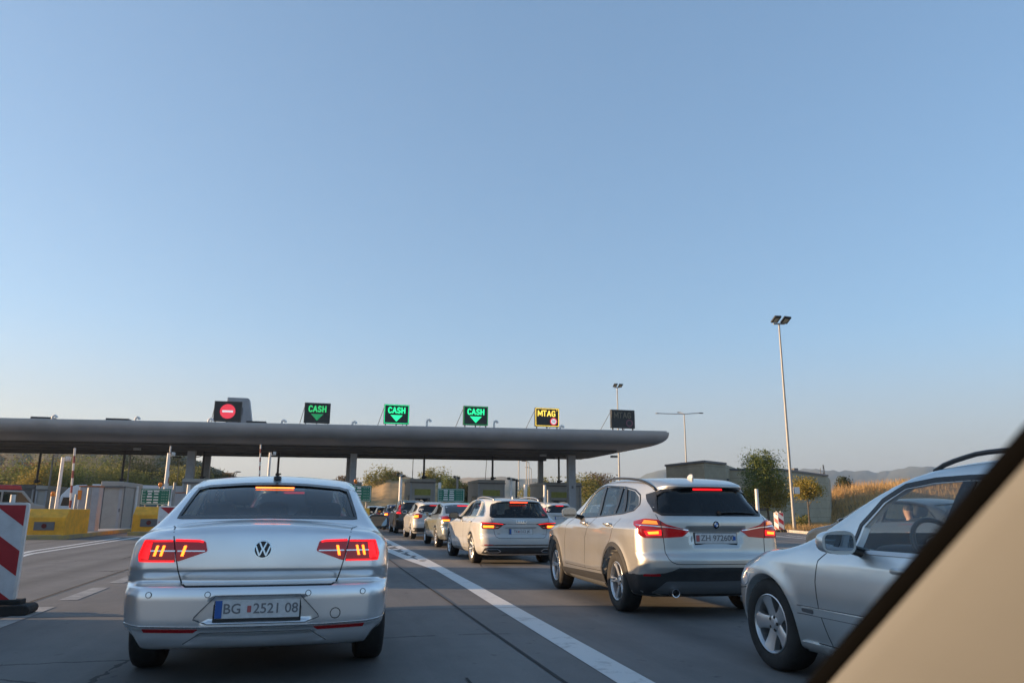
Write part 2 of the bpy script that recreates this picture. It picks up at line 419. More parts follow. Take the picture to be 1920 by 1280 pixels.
def resample(poly, sp, closed=True):
    out = []; n = len(poly)
    for i in range(n if closed else n-1):
        a = np.array(poly[i], float); b = np.array(poly[(i+1) % n], float); k = max(1, int(np.ceil(np.linalg.norm(b-a)/sp)))
        for j in range(k): out.append(tuple(a+(b-a)*j/k))
    if not closed: out.append(tuple(poly[-1]))
    return out
def rounded(poly, r, n=5):
    """fillet the corners of a 2-D polygon; r one radius or one per corner"""
    out = []; m = len(poly)
    for i in range(m):
        p = np.array(poly[i], float); a = np.array(poly[i-1], float); b = np.array(poly[(i+1) % m], float)
        ri = r[i] if isinstance(r, (list, tuple)) else r
        ua = (a-p); la = np.linalg.norm(ua); ub = (b-p); lb = np.linalg.norm(ub); ua /= la; ub /= lb
        c = min(ri, la*.48, lb*.48)
        if c < 1e-4: out.append(tuple(p)); continue
        for k in range(n+1):
            t = k/n; out.append(tuple((p+ua*c)*(1-t)**2 + 2*p*t*(1-t) + (p+ub*c)*t*t))
    return out
def mirror_poly(poly): return [(-a, b) for a, b in reversed(poly)]
def grow(poly, d):
    c = np.mean(np.array(poly), axis=0); return [tuple(c+(np.array(p)-c)*(1+d/max(np.linalg.norm(np.array(p)-c), 1e-3))) for p in poly]
def circle(c, r, n=28, ry=None): return [(c[0]+r*math.cos(2*math.pi*k/n), c[1]+(ry or r)*math.sin(2*math.pi*k/n)) for k in range(n)]

def cdt(poly, sp):
    B = resample(poly, sp); n = len(B); A = np.array(B)
    lo = A.min(0); hi = A.max(0); pts = list(B)
    gx = np.arange(lo[0]+sp*.5, hi[0], sp); gy = np.arange(lo[1]+sp*.5, hi[1], sp)
    for a in gx:                                              # grid points well inside the outline
        for b in gy:
            ins = False
            for i in range(n):
                x0, y0 = B[i]; x1, y1 = B[(i+1) % n]
                if (y0 > b) != (y1 > b) and a < (x1-x0)*(b-y0)/(y1-y0)+x0: ins = not ins
            if ins and np.min((A[:, 0]-a)**2+(A[:, 1]-b)**2) > (sp*.45)**2: pts.append((a, b))
    r = delaunay_2d_cdt([Vector(p) for p in pts], [(i, (i+1) % n) for i in range(n)], [], 1, 1e-6)
    return [tuple(v) for v in r[0]], [tuple(f) for f in r[2]]
def edge_walls(P, F, Nn, depth):
    """side walls that take a patch down into the body"""
    cnt = {}
    for f in F:
        for a, b in zip(f, f[1:]+f[:1]): cnt[(a, b)] = cnt.get((a, b), 0)+1
    P = list(map(tuple, P)); mp = {}
    def low(i):
        if i not in mp: mp[i] = len(P); P.append(tuple(np.array(P[i])-Nn[i]*depth))
        return mp[i]
    W = [(b, a, low(a), low(b)) for (a, b) in list(cnt) if (b, a) not in cnt]
    return P, list(F)+W
def patch(surf, name, poly, side, m, parent, off=0.003, depth=0.012, sp=0.035, bulge=0.0):
    uv, F = cdt(poly, sp); Pb = surf.project(uv, side); Nn = surf.n(Pb)
    o_ = np.full(len(uv), off)
    P = Pb + Nn*o_[:, None]
    if F:                                                     # make the outside face outwards
        a, b, c = [P[i] for i in F[0][:3]]
        if np.dot(np.cross(b-a, c-a), Nn[F[0][0]]) < 0: F = [f[::-1] for f in F]
    nf = len(F)
    if depth: P, F = edge_walls(P, F, Nn, depth)
    me = mesh_of(P, F, name); o = link(name, me, m, parent)
    Nv = surf.n(np.array([tuple(p) for p in P])); nl = []
    for i, p in enumerate(me.polygons):
        p.use_smooth = True
        for li in p.loop_indices: nl.append(tuple(Nv[me.loops[li].vertex_index]) if i < nf else tuple(p.normal))
    me.normals_split_custom_set(nl)
    return o
def strip(surf, name, pts, side, w, m, parent, off=0.002, depth=0.006, sp=0.03, closed=False):
    """narrow band along a polyline drawn on the body"""
    C = np.array(resample(pts, sp, closed)); n = len(C)
    if closed: d = np.roll(C, -1, 0)-np.roll(C, 1, 0)
    else: d = np.gradient(C, axis=0)
    d /= np.maximum(np.linalg.norm(d, axis=1, keepdims=True), 1e-9); nn = np.c_[-d[:, 1], d[:, 0]]
    uv = np.r_[C+nn*w/2, C-nn*w/2]; Pb = surf.project(uv, side); Nn = surf.n(Pb); P = Pb+Nn*off
    m_ = n if closed else n-1
    F = [(i, (i+1) % n, n+(i+1) % n, n+i) for i in range(m_)]
    a, b, c = P[F[0][0]], P[F[0][1]], P[F[0][2]]
    if np.dot(np.cross(b-a, c-a), Nn[F[0][0]]) < 0: F = [f[::-1] for f in F]
    P, F = edge_walls(P, F, Nn, depth)
    me = mesh_of(P, F, name); o = link(name, me, m, parent)
    for p in me.polygons: p.use_smooth = True
    me.set_sharp_from_angle(angle=rad(50))
    return o
def join_into(name, objs, parent):
    """several patches of one part -> one mesh object"""
    mats = []; V = []; F = []; mi = []
    for o in objs:
        b = len(V); V += [tuple(o.matrix_local @ v.co) for v in o.data.vertices]
        m = o.data.materials[0]
        if m not in mats: mats.append(m)
        for p in o.data.polygons: F.append(tuple(b+i for i in p.vertices)); mi.append(mats.index(m))
    for o in objs: bpy.data.objects.remove(o)
    me = bpy.data.meshes.new(name); me.from_pydata(V, [], F); me.polygons.foreach_set('material_index', mi)
    for p in me.polygons: p.use_smooth = True
    me.set_sharp_from_angle(angle=rad(45))
    return link(name, me, mats, parent)

def superell(mb, c, r, e=0.5, n=16, mi=0, M=None):
    """rounded-box solid"""
    def pw(v): return math.copysign(abs(v)**e, v)
    P = []; F = []; m = n//2
    for i in range(m+1):
        ph = -math.pi/2+math.pi*i/m
        for k in range(n):
            t = 2*math.pi*k/n
            v = Vector((r[0]*pw(math.cos(ph))*pw(math.cos(t)), r[1]*pw(math.cos(ph))*pw(math.sin(t)), r[2]*pw(math.sin(ph))))
            P.append((M @ v if M is not None else v)+Vector(c))
    for i in range(m):
        for k in range(n): F.append((i*n+k, i*n+(k+1) % n, (i+1)*n+(k+1) % n, (i+1)*n+k))
    return mb.add(P, F, mi)

def make_wheel(parent, x, y, r, w, rr, style, spokes=5, steer=0.0, name='wheel'):
    """tyre mesh with the alloy rim as its child; x signed, outer face away from the car"""
    s = 1 if x > 0 else -1
    A = Matrix.Rotation(rad(90)*s, 4, 'Y')                    # local z -> outwards
    b = w/2
    prof = [(rr*.93, -b*.8), (rr, -b*.9), (r*.88, -b), (r*.97, -b*.86), (r, -b*.6), (r*.998, 0), (r, b*.6), (r*.97, b*.86), (r*.90, b*1.0), (rr*1.06, b*.97), (rr, b*.86), (rr*.93, b*.7)]
    mb = MB().lathe(prof, 40, M=A)
    for k in range(0):
        pass
    ty = mb.build(name, M_['tyre'], parent, smooth=60); ty.location = (x, y, r); ty.rotation_euler = (0, 0, steer)
    q = MB().lathe([(rr*.90, -b*.7), (rr*.86, b*.2), (rr*.90, b*.72), (rr*1.0, b*.90), (rr*.97, b*.93), (rr*.91, b*.78), (rr*.875, b*.3)], 40, 0, A)
    q.lathe([(0.0, b*.05), (rr*.62, b*.05), (rr*.62, -b*.2), (rr*.85, -b*.2)], 32, 1, A)      # brake disc
    def spoke(t, r0, r1, w0, w1, z0, z1, th=.03, bow=0.0):
        c, s_ = math.cos(t), math.sin(t); P = []
        st = 6
        for i in range(st+1):
            u = i/st; ra = r0+(r1-r0)*u; wd = (w0+(w1-w0)*u)+bow*math.sin(math.pi*u)*-1; zz = z0+(z1-z0)*u**1.5
            for (tt, dz) in ((-.5, -th), (-.5, -.006), (-.28, 0), (.28, 0), (.5, -.006), (.5, -th)):
                P.append(A @ Vector((c*ra-s_*wd*tt, s_*ra+c*wd*tt, zz+dz)))
        F = [(i*6+k, i*6+k+1, (i+1)*6+k+1, (i+1)*6+k) for i in range(st) for k in range(5)]
        q.add(P, F, 0)
    for k in range(spokes):
        t = 2*math.pi*k/spokes+.3
        if style == 'five': spoke(t, rr*.16, rr*.93, rr*.46, rr*.62, b*.62, b*.84, .05, rr*.10)
        elif style == 'double':
            spoke(t-.10, rr*.15, rr*.93, rr*.13, rr*.11, b*.60, b*.86); spoke(t+.10, rr*.15, rr*.93, rr*.13, rr*.11, b*.60, b*.86)
        else: spoke(t, rr*.15, rr*.93, rr*.20, rr*.16, b*.55, b*.86)
    q.lathe([(rr*.30, b*.45), (rr*.29, b*.60), (rr*.22, b*.68), (rr*.14, b*.70), (rr*.13, b*.74), (0, b*.75)], 24, 0, A)
    for k in range(5):
        t = 2*math.pi*k/5+.3+math.pi/5; q.cyl(A @ Vector((rr*.22*math.cos(t), rr*.22*math.sin(t), b*.6)), A @ Vector((rr*.22*math.cos(t), rr*.22*math.sin(t), b*.70)), .012, n=8, mi=1)
    rim = q.build('rim', [M_['alloy'], M_['brake']], ty, smooth=35)
    return ty

def make_mirror(parent, x, y, z, m, sz=(.125, .10, .085), glass=True, arm=True):
    s = 1 if x > 0 else -1
    mb = MB(); superell(mb, (0, 0, 0), sz, .62, 20)
    for i, v in enumerate(mb.v):                              # flat on the side facing back
        v = Vector(v)
        if v.y < -sz[1]*.35: v.y = -sz[1]*.35
        v.z *= 1-.18*max(0, s*v.x/sz[0])
        mb.v[i] = tuple(v)
    if arm: mb.cyl((-s*sz[0]*.7, .0, -sz[2]*.5), (-s*(sz[0]+.10), .03, -sz[2]*.95), .03, .035, 10, 1)
    o = mb.build('door_mirror', [m, M_['trim']], parent, smooth=50); o.location = (x, y, z); o.rotation_euler = (0, 0, s*rad(8))
    if glass:
        pl = rounded([(-sz[0]*.82, -sz[2]*.66), (sz[0]*.82, -sz[2]*.66), (sz[0]*.82, sz[2]*.66), (-sz[0]*.82, sz[2]*.66)], sz[2]*.45)
        g = MB().prism(pl, 'y', -sz[1]*.35-.004, -sz[1]*.35+.01).build('mirror_glass', M_['mirror'], o)
    return o

PLATE_W, PLATE_H = .52, .112
def make_plate(parent, x, y, z, tilt, txt, blue='left', red=None, w=PLATE_W, h=PLATE_H, frame=True, size=.085):
    mb = MB()
    if frame: mb.box((0, .012, -.006), (w+.022, .016, h+.03), 1)
    mb.box((0, 0, 0), (w, .012, h), 0)
    if blue == 'left': mb.box((-w/2+.022, -.008, 0), (.042, .005, h*.96), 2)
    if blue == 'right': mb.box((w/2-.03, -.008, 0), (.034, .005, h*.4), 2)
    if red == 'left': mb.box((-w/2+.03, -.008, 0), (.040, .005, h*.62), 3)
    if red == 'mid': mb.box((-w*.10, -.008, 0), (.024, .005, h*.36), 3)
    o = mb.build('number_plate', [M_['plate'], M_['plastic'], M_['plate_blue'], M_['plate_red']], parent, bevel=.003)
    o.location = (x, y, z); o.rotation_euler = (rad(tilt), 0, 0)
    if txt: text_obj('plate_lettering', txt, size, Matrix.Translation((.02, -.0075, 0)), M_['plate_ink'], o, extrude=.0012, bold=.001)
    return o

def seat_part(parent, x, y, zb, M=None, head=True, w=.24, h=.33, name='seat', m=None):
    mb = MB(); R_ = Matrix.Rotation(rad(-16), 3, 'X').transposed()
    R_ = Matrix.Rotation(rad(14), 3, 'X')
    superell(mb, (x, y, zb+h), (w, .075, h), .45, 20, M=R_)
    superell(mb, (x, y+.25, zb+.02), (w, .26, .08), .5, 16)
    if head:
        superell(mb, (x, y-.10, zb+2*h+.11), (.135, .055, .10), .55, 16, M=R_)
        for s in (-.05, .05): mb.cyl((x+s, y-.07, zb+2*h-.04), (x+s, y-.09, zb+2*h+.06), .007, n=6)
    return mb.build(name, m or M_['seat'], parent, smooth=180)

def car(S, loc, rz, label, cat, group, name):
    """body shell, openings, glass, wheels; detail is added by the caller"""
    root = empty(name, (loc[0], loc[1], loc[2] if len(loc) > 2 else 0), rz); tag(root, label, cat, group)
    sf = Surf(S); P, F = sf.body(*S['res']); me = mesh_of(P, F, 'body')
    cut = []
    if S.get('cab'):
        Pc, Fc = sf.body(26, 60, 26, cab=S['cab']); cut.append(mesh_of(Pc, Fc, 'cab', 1))
    arch = MB()
    for (yw, zw, ra) in S['wheels']:
        for s in (-1, 1): arch.cyl((s*(S['hw']-.30), yw, zw), (s*(S['hw']+.2), yw, zw), ra, n=40)
    am = arch.mesh('a'); am.polygons.foreach_set('material_index', [1]*len(am.polygons)); cut.append(am)
    def wcut(polys, ax, t0, t1):
        mb = MB()
        for p in polys: mb.prism(p, ax, t0, t1)
        m = mb.mesh('w'); m.polygons.foreach_set('material_index', [1]*len(m.polygons)); return m
    wins = S.get('windows', {})
    if S.get('cab'):
        if 'side' in wins:
            cut.append(wcut(wins['side'], 'x', -1.3, -.45)); cut.append(wcut(wins['side'], 'x', .45, 1.3))
        if 'rear' in wins: cut.append(wcut([wins['rear']], 'y', -.5, S.get('rear_cut', 1.5)))
        if 'front' in wins: cut.append(wcut([wins['front']], 'y', S.get('front_cut', 2.6), S['L']+.5))
    me = boolean(me, cut)
    body = link('body', me, [S['paint'], M_['cabin']], root)
    set_normals(me, sf)
    # glass
    hollow = bool(S.get('cab')); off = -.006 if hollow else .0025; dep = .0 if hollow else .006
    gm = lambda k: S['glass'].get(k) if hollow else M_['dark_glass']
    for i, p in enumerate(wins.get('side', [])):
        for sd in ('left', 'right'):
            patch(sf, 'side_window', grow(p, .012) if hollow else p, sd, S['glass_side'][i] if 'glass_side' in S and hollow else gm('side'), root, off, dep, sp=.07)
    if 'rear' in wins: patch(sf, 'rear_window', grow(wins['rear'], .012) if hollow else wins['rear'], 'rear', gm('rear'), root, off, dep, sp=.06)
    if 'front' in wins: patch(sf, 'windscreen', grow(wins['front'], .012) if hollow else wins['front'], 'front', gm('front'), root, off, dep, sp=.08)
    # wheels
    tr, r, w, rr, style, n = S['wheel']
    for (yw, zw, ra) in S['wheels']:
        for s in (-1, 1): make_wheel(root, s*tr, yw, r, w, rr, style, n)
    return root, sf, body
# ------------------------------------------------------------------ car shapes (metres, y from the rear bumper forwards)
def pocket(x, z, pts, depth, soft=.018):
    """soft-edged recess: half-width given by z"""
    zz = [p[0] for p in pts]; xx = [p[1] for p in pts]
    hw_ = np.interp(z, zz, xx); d = np.minimum(np.minimum((hw_-np.abs(x)), z-zz[0]), zz[-1]-z)
    return depth*sstep(0, soft, d)
SALOON = dict(L=4.767, hw=.916, H=1.44, belt=1.0, res=(44, 120, 66), zb=.255,
    top=[(-.3, 1.0), (.06, 1.018), (.3, 1.045), (.55, 1.062), (.64, 1.09), (.9, 1.20), (1.25, 1.325), (1.6, 1.395), (2.0, 1.432), (2.4, 1.43), (2.8, 1.385), (3.1, 1.28), (3.4, 1.13), (3.62, 1.03), (3.8, .995), (4.2, .935), (4.55, .84), (4.75, .74), (5.2, .6)],
    side=[(0, .74), (.2, .80), (.3, .865), (.45, .905), (.6, .916), (.75, .912), (.86, .898), (.92, .875), (.97, .84), (1.02, .805), (1.2, .725), (1.35, .665), (1.43, .63), (1.6, .55)],
    plan=[(-.3, .16), (0, .115), (.3, .068), (.7, .02), (1.05, .004), (3.6, 0), (4.1, .02), (4.5, .06), (5.0, .13)],
    gplan=[(-.2, .15), (.5, .095), (1.0, .045), (1.5, .015), (2.1, 0), (2.8, .02), (3.3, .08), (3.8, .15)],
    rear=[(0, .5), (.2, .20), (.27, .075), (.33, .035), (.385, .022), (.402, .004), (.46, 0), (.57, 0), (.625, .010), (.652, .035), (.664, .115), (.68, .118), (.73, .088), (.745, .080), (.80, .084), (.90, .096), (.97, .110), (1.005, .128), (1.06, .16), (1.5, .5)],
    front=[(0, 4.4), (.2, 4.62), (.3, 4.72), (.5, 4.767), (.65, 4.75), (.75, 4.70), (.9, 4.5), (1.5, 4.2)],
    rc=.13, r_sr=.11, r_t=.035, crown=.085, crown4=.02, flare=.010, fc=.30,
    wheels=[(1.094, .325, .365), (3.885, .325, .365)], wheel=(.79, .325, .215, .215, 'multi', 7),
    line=[(.2, .905, 3.8, .80, .010)],
    rear_extra=lambda x, z: pocket(x, z, [(.418, .30), (.45, .385), (.588, .262)], .028) + pocket(x, z, [(.300, .43), (.366, .33)], .016) + .45*np.clip((np.abs(x)-.70-.55*np.clip(z-.28, 0, 1))/.12, 0, 1)*np.clip((.405-z)/.09, 0, 1),
    windows=dict(side=[[(1.02, 1.06), (1.35, 1.29), (1.7, 1.345), (2.22, 1.36), (2.24, 1.01)], [(2.32, 1.005), (2.30, 1.36), (2.62, 1.33), (2.95, 1.18), (3.22, 1.01)]],
        rear=[(-.635, 1.072), (0, 1.082), (.635, 1.072), (.585, 1.29), (.52, 1.312), (.25, 1.335), (0, 1.342), (-.25, 1.335), (-.52, 1.312), (-.585, 1.29)],
        front=[(-.70, 1.06), (.70, 1.06), (.55, 1.36), (-.55, 1.36)]), rear_cut=1.75, front_cut=2.75,
    cab=dict(floor=[(-.5, 1.0), (1.0, 1.0), (1.25, .98), (1.45, .5), (3.2, .5), (3.35, .95), (5, .96)], y0=1.2, y1=3.0, zc=1.14, xw=.78))
SUV = dict(L=4.439, hw=.91, H=1.57, belt=1.06, res=(44, 116, 70), zb=.22, core=(1.3, 1.05),
    top=[(-.3, 1.39), (.15, 1.432), (.3, 1.472), (.6, 1.525), (1.0, 1.555), (1.5, 1.567), (1.95, 1.555), (2.25, 1.51), (2.55, 1.405), (2.85, 1.265), (3.1, 1.145), (3.28, 1.075), (3.5, 1.04), (3.9, .985), (4.2, .91), (4.4, .81), (4.8, .6)],
    side=[(0, .72), (.22, .82), (.35, .88), (.5, .905), (.7, .91), (.85, .908), (.95, .893), (1.01, .855), (1.06, .812), (1.10, .79), (1.34, .695), (1.48, .63), (1.6, .56)],
    plan=[(-.3, .14), (0, .085), (.25, .045), (.6, .010), (.9, 0), (3.6, 0), (4.0, .025), (4.3, .07), (4.8, .15)],
    gplan=[(-.2, .17), (.3, .125), (.8, .06), (1.3, .02), (2.0, 0), (2.7, .04), (3.3, .13)],
    rear=[(0, .5), (.2, .22), (.27, .10), (.33, .055), (.45, .025), (.55, .0), (.62, 0), (.66, .012), (.70, .040), (.80, .05), (.95, .058), (1.02, .06), (1.08, .075), (1.12, .10), (1.25, .175), (1.37, .245), (1.395, .240), (1.415, .20), (1.44, .165), (1.49, .165), (1.7, .2)],
    front=[(0, 4.1), (.2, 4.3), (.4, 4.42), (.6, 4.439), (.8, 4.40), (.95, 4.28), (1.5, 4.0)],
    rc=.16, r_sr=.13, r_t=.06, crown=.05, crown4=.05, flare=.014, fc=.34,
    wheels=[(.916, .34, .395), (3.586, .34, .395)], wheel=(.775, .34, .225, .222, 'double', 5),
    line=[(.2, .96, 3.3, .90, .012), (.7, .47, 3.0, .44, .010)],
    rear_extra=lambda x, z: pocket(x, z, [(.74, .27), (.80, .31), (.985, .38)], .030, .06),
    windows=dict(side=[[(2.60, 1.06), (2.48, 1.24), (2.30, 1.385), (2.10, 1.445), (1.93, 1.462), (1.80, 1.085)], [(1.73, 1.087), (1.85, 1.458), (1.60, 1.455), (1.32, 1.435), (1.24, 1.105)], [(1.19, 1.108), (1.26, 1.43), (1.19, 1.425), (.98, 1.128)], [(.92, 1.133), (1.13, 1.415), (.88, 1.38), (.74, 1.315), (.66, 1.22), (.71, 1.16)]], rear=[(-.60, 1.112), (.60, 1.112), (.645, 1.145), (.575, 1.33), (.50, 1.38), (.25, 1.398), (0, 1.404), (-.25, 1.398), (-.50, 1.38), (-.575, 1.33), (-.645, 1.145)], front=[(-.72, 1.12), (.72, 1.12), (.58, 1.47), (-.58, 1.47)]), rear_cut=1.0, front_cut=2.3,
    cab=dict(floor=[(-.5, 1.02), (.9, 1.02), (1.05, .6), (2.85, .6), (3.0, 1.0), (5, 1.0)], y0=.75, y1=2.6, zc=1.22, xw=.78))
ESTATE = dict(L=4.725, hw=.921, H=1.45, belt=1.0, res=(40, 110, 60), zb=.2, core=(1.2, 1.0),
    top=[(-.3, 1.36), (.2, 1.365), (.5, 1.395), (1.0, 1.43), (1.6, 1.445), (2.1, 1.435), (2.5, 1.385), (2.9, 1.235), (3.2, 1.10), (3.42, 1.01), (3.6, .985), (4.1, .93), (4.45, .85), (4.7, .74), (5.1, .6)],
    side=[(0, .74), (.2, .81), (.3, .875), (.45, .91), (.6, .921), (.75, .918), (.86, .905), (.92, .87), (.97, .82), (1.02, .79), (1.2, .715), (1.35, .66), (1.45, .61), (1.6, .54)],
    plan=[(-.3, .13), (0, .08), (.25, .045), (.6, .010), (.95, 0), (3.7, 0), (4.2, .025), (4.5, .065), (5.0, .14)],
    gplan=[(-.2, .15), (.3, .11), (.8, .05), (1.3, .02), (2.0, 0), (2.8, .03), (3.4, .12)],
    rear=[(0, .5), (.18, .18), (.25, .07), (.32, .035), (.40, .03), (.415, .008), (.50, 0), (.58, .005), (.62, .03), (.66, .055), (.80, .06), (.92, .062), (.97, .08), (1.0, .10), (1.2, .23), (1.30, .31), (1.335, .27), (1.37, .22), (1.6, .2)],
    front=[(0, 4.4), (.2, 4.6), (.35, 4.70), (.55, 4.725), (.7, 4.70), (.85, 4.55), (1.5, 4.2)],
    rc=.15, r_sr=.13, r_t=.05, crown=.06, crown4=.03, flare=.012, fc=.32,
    wheels=[(1.025, .33, .368), (3.845, .33, .368)], wheel=(.79, .33, .23, .228, 'multi', 9),
    line=[(.2, .90, 4.0, .84, .012)],
    rear_extra=lambda x, z: pocket(x, z, [(.61, .30), (.65, .36), (.80, .36)], .022, .03),
    windows=dict(side=[[(2.80, 1.01), (2.45, 1.19), (2.15, 1.315), (1.92, 1.365), (1.80, 1.38), (1.88, 1.025)], [(1.80, 1.028), (1.73, 1.382), (1.50, 1.388), (1.22, 1.36), (1.12, 1.03)], [(1.04, 1.03), (1.13, 1.35), (.92, 1.31), (.70, 1.17), (.48, 1.03)]], rear=[(-.63, 1.005), (.63, 1.005), (.66, 1.03), (.57, 1.28), (.47, 1.318), (.2, 1.326), (-.2, 1.326), (-.47, 1.318), (-.57, 1.28), (-.66, 1.03)], front=[(-.70, 1.05), (.70, 1.05), (.55, 1.37), (-.55, 1.37)]), rear_cut=1.1, front_cut=2.4,
    cab=dict(floor=[(-.5, .98), (1.0, .98), (1.15, .55), (3.0, .55), (3.15, .96), (5, .96)], y0=.8, y1=2.8, zc=1.12, xw=.79))
ESTATE2 = dict(L=4.85, hw=.911, H=1.48, belt=.93, res=(36, 130, 64), zb=.2,
    top=[(-.3, 1.36), (.2, 1.37), (.5, 1.405), (1.0, 1.435), (1.6, 1.45), (2.1, 1.455), (2.45, 1.435), (2.7, 1.395), (2.96, 1.305), (3.2, 1.20), (3.42, 1.09), (3.62, .995), (3.8, .945), (4.2, .89), (4.55, .80), (4.75, .70), (5.1, .55)],
    side=[(0, .76), (.18, .83), (.26, .865), (.40, .897), (.52, .908), (.60, .911), (.72, .905), (.82, .885), (.88, .86), (.93, .825), (1.1, .765), (1.3, .69), (1.40, .64), (1.6, .55)],
    plan=[(-.3, .13), (0, .08), (.3, .04), (.7, .008), (1.0, 0), (3.9, 0), (4.2, .02), (4.5, .07), (4.75, .15), (5.0, .25)],
    gplan=[(-.2, .12), (.3, .08), (.8, .04), (1.3, .02), (2.0, 0), (2.8, .008), (3.3, .04), (3.6, .08)],
    rear=[(0, .4), (.25, .08), (.4, 0), (.6, 0), (.7, .05), (.95, .08), (1.3, .25), (1.5, .3)],
    front=[(0, 4.55), (.2, 4.74), (.32, 4.82), (.48, 4.85), (.6, 4.83), (.72, 4.75), (.85, 4.5), (1.5, 4.2)],
    rc=.15, r_sr=.13, r_t=.045, crown=.055, crown4=.03, flare=.016, fc=.30, r_sf=.18,
    wheels=[(1.15, .327, .362), (4.01, .327, .362)], wheel=(.785, .327, .225, .212, 'five', 5),
    line=[(.4, .81, 4.5, .79, .006)],
    windows=dict(side=[[(3.06, .905), (3.03, 1.05), (2.88, 1.20), (2.72, 1.283), (2.5, 1.31), (2.29, 1.315), (2.42, .905)], [(2.33, .905), (2.20, 1.315), (1.6, 1.31), (1.42, .93)], [(1.33, .94), (1.5, 1.30), (.85, 1.24), (.55, 1.0)]], rear=[(-.6, 1.0), (.6, 1.0), (.5, 1.28), (-.5, 1.28)], front=[(-.70, 1.0), (.70, 1.0), (.56, 1.37), (-.56, 1.37)]), rear_cut=1.0, front_cut=2.35,
    cab=dict(floor=[(-.5, .9), (1.0, .9), (1.2, .45), (3.05, .45), (3.2, .80), (5, .84)], y0=.9, y1=2.9, zc=1.08, xw=.79, th=.05))
def variant(S, ky=1.0, kx=1.0, kz=1.0, **kw):
    """same kind of body in other proportions"""
    T = dict(S); sc = lambda pts, a, b: [(p[0]*a, p[1]*b) for p in pts]
    T['L'] *= ky; T['hw'] *= kx; T['H'] *= kz; T['belt'] *= kz
    T['top'] = sc(S['top'], ky, kz); T['side'] = sc(S['side'], kz, kx); T['plan'] = sc(S['plan'], ky, kx); T['gplan'] = sc(S['gplan'], ky, kx)
    T['rear'] = sc(S['rear'], kz, ky); T['front'] = sc(S['front'], kz, ky)
    T['wheels'] = [(w[0]*ky, w[1], w[2]) for w in S['wheels']]
    T['line'] = [(a*ky, b*kz, c*ky, d*kz, e) for a, b, c, d, e in S.get('line', [])]
    w = S['windows']; T['windows'] = dict(side=[sc(p, ky, kz) for p in w['side']], rear=sc(w['rear'], kx, kz), front=sc(w['front'], kx, kz))
    f = S.get('rear_extra')
    if f: T['rear_extra'] = lambda x, z: f(x/kx, z/kz)*ky
    tr, r, ww, rr, st, n = S['wheel']; T['wheel'] = (tr*kx, r, ww, rr, st, n)
    T.update(kw); return T
def ys(sf, x, z): return float(sf.project([(x, z)], 'rear')[0, 1])
def zs_(sf, x, y): return float(sf.project([(x, y)], 'top')[0, 2])
def seams(sf, root, lines, name='gap_or_crease_shade', w=.007, m=None, off=.0012):
    """panel gaps and drawn crease lines of one car, lines: (side, points, closed)"""
    for side, pts in lines: strip(sf, name, pts, side, w, m or M_['seam'], root, off=off, depth=.004, sp=.035)
def lamp_pair(sf, root, name, poly, lens, lits=(), lines=(), off=.006, sp=.017, side_poly=None):
    """one lamp on each side, poly drawn for the left (x < 0); lits: (polygon, material), lines: (points, width, material)"""
    for s in (0, 1):
        mp = (lambda p: p) if s == 0 else mirror_poly
        o = patch(sf, name, mp(poly), 'rear', lens, root, off, .02, sp)
        for i, (p, m) in enumerate(lits):
            q = patch(sf, 'lit_segment', mp(p), 'rear', m, o, off+.004+.0025*i, .006, sp)
        for pts, w, m in lines:
            strip(sf, 'lamp_strip', [(a*(-1 if s else 1), b) for a, b in pts], 'rear', w, m, o, off=off+.003, depth=.004, sp=.03)
def roundel(sf, root, x, z, r, kind):
    o = patch(sf, 'badge', circle((x, z), r), 'rear', M_['chrome'], root, .006, .01, r*.6)
    if kind == 'vw':
        patch(sf, 'badge_field', circle((x, z), r*.84), 'rear', M_['trim'], o, .0075, .002, r*.5)
        V = [(-.40, .70), (-.02, -.12), (.02, -.12), (.40, .70)]
        for pts in ([(-.36, .72), (0, -.06), (.36, .72)], [(-.74, .36), (-.34, -.66), (0, .12), (.34, -.66), (.74, .36)]):
            strip(sf, 'badge_letter', [(x+a*r, z+b*r) for a, b in pts], 'rear', r*.15, M_['chrome'], o, off=.010, depth=.003, sp=.012)
    if kind == 'quarters':
        patch(sf, 'badge_field', circle((x, z), r*.90), 'rear', M_['trim'], o, .0075, .002, r*.5)
        for k, m in ((0, M_['plate_white']), (1, M_['badge_blue']), (2, M_['plate_white']), (3, M_['badge_blue'])):
            p = [(x, z)] + [(x+.56*r*math.cos(t), z+.56*r*math.sin(t)) for t in [math.pi/2*(k+j/6)+math.pi/2 for j in range(7)]]
            patch(sf, 'badge_quarter', p, 'rear', m, o, .0095, .002, r*.5)
    return o
def arch_trim(sf, root, m, w=.05, a0=-8, a1=188):
    for (yw, zw, ra) in sf.wheels:
        for sd in ('left', 'right'):
            pts = [(yw+(ra+w/2)*math.cos(rad(t)), zw+(ra+w/2)*math.sin(rad(t))) for t in np.linspace(a0, a1, 34)]
            strip(sf, 'wheel_arch_trim', pts, sd, w, m, root, off=.006, depth=.014, sp=.05)
M_['plate_white'] = mat('white_enamel', (.75, .75, .75), .3, var=.03); M_['badge_blue'] = mat('blue_enamel', (.02, .12, .42), .25, var=.05)
M_['rail_dark'] = mat('roof_rail', (.03, .031, .033), .35, metal=.3, rvar=.08); M_['rail_alu'] = mat('alu_rail', (.55, .55, .55), .35, metal=.9, rvar=.08)
M_['clad_grey'] = mat('grey_plastic', (.11, .115, .12), .45, metal=.3, rvar=.08)
M_['skin'] = mat('skin', (.50, .28, .20), .55, var=.1, scale=30); M_['hair'] = mat('dark_hair', (.02, .015, .012), .6, var=.3, scale=60)
M_['shirt'] = mat('white_shirt', (.6, .6, .62), .8, var=.1, scale=20)
Rz = lambda deg: rad(deg)

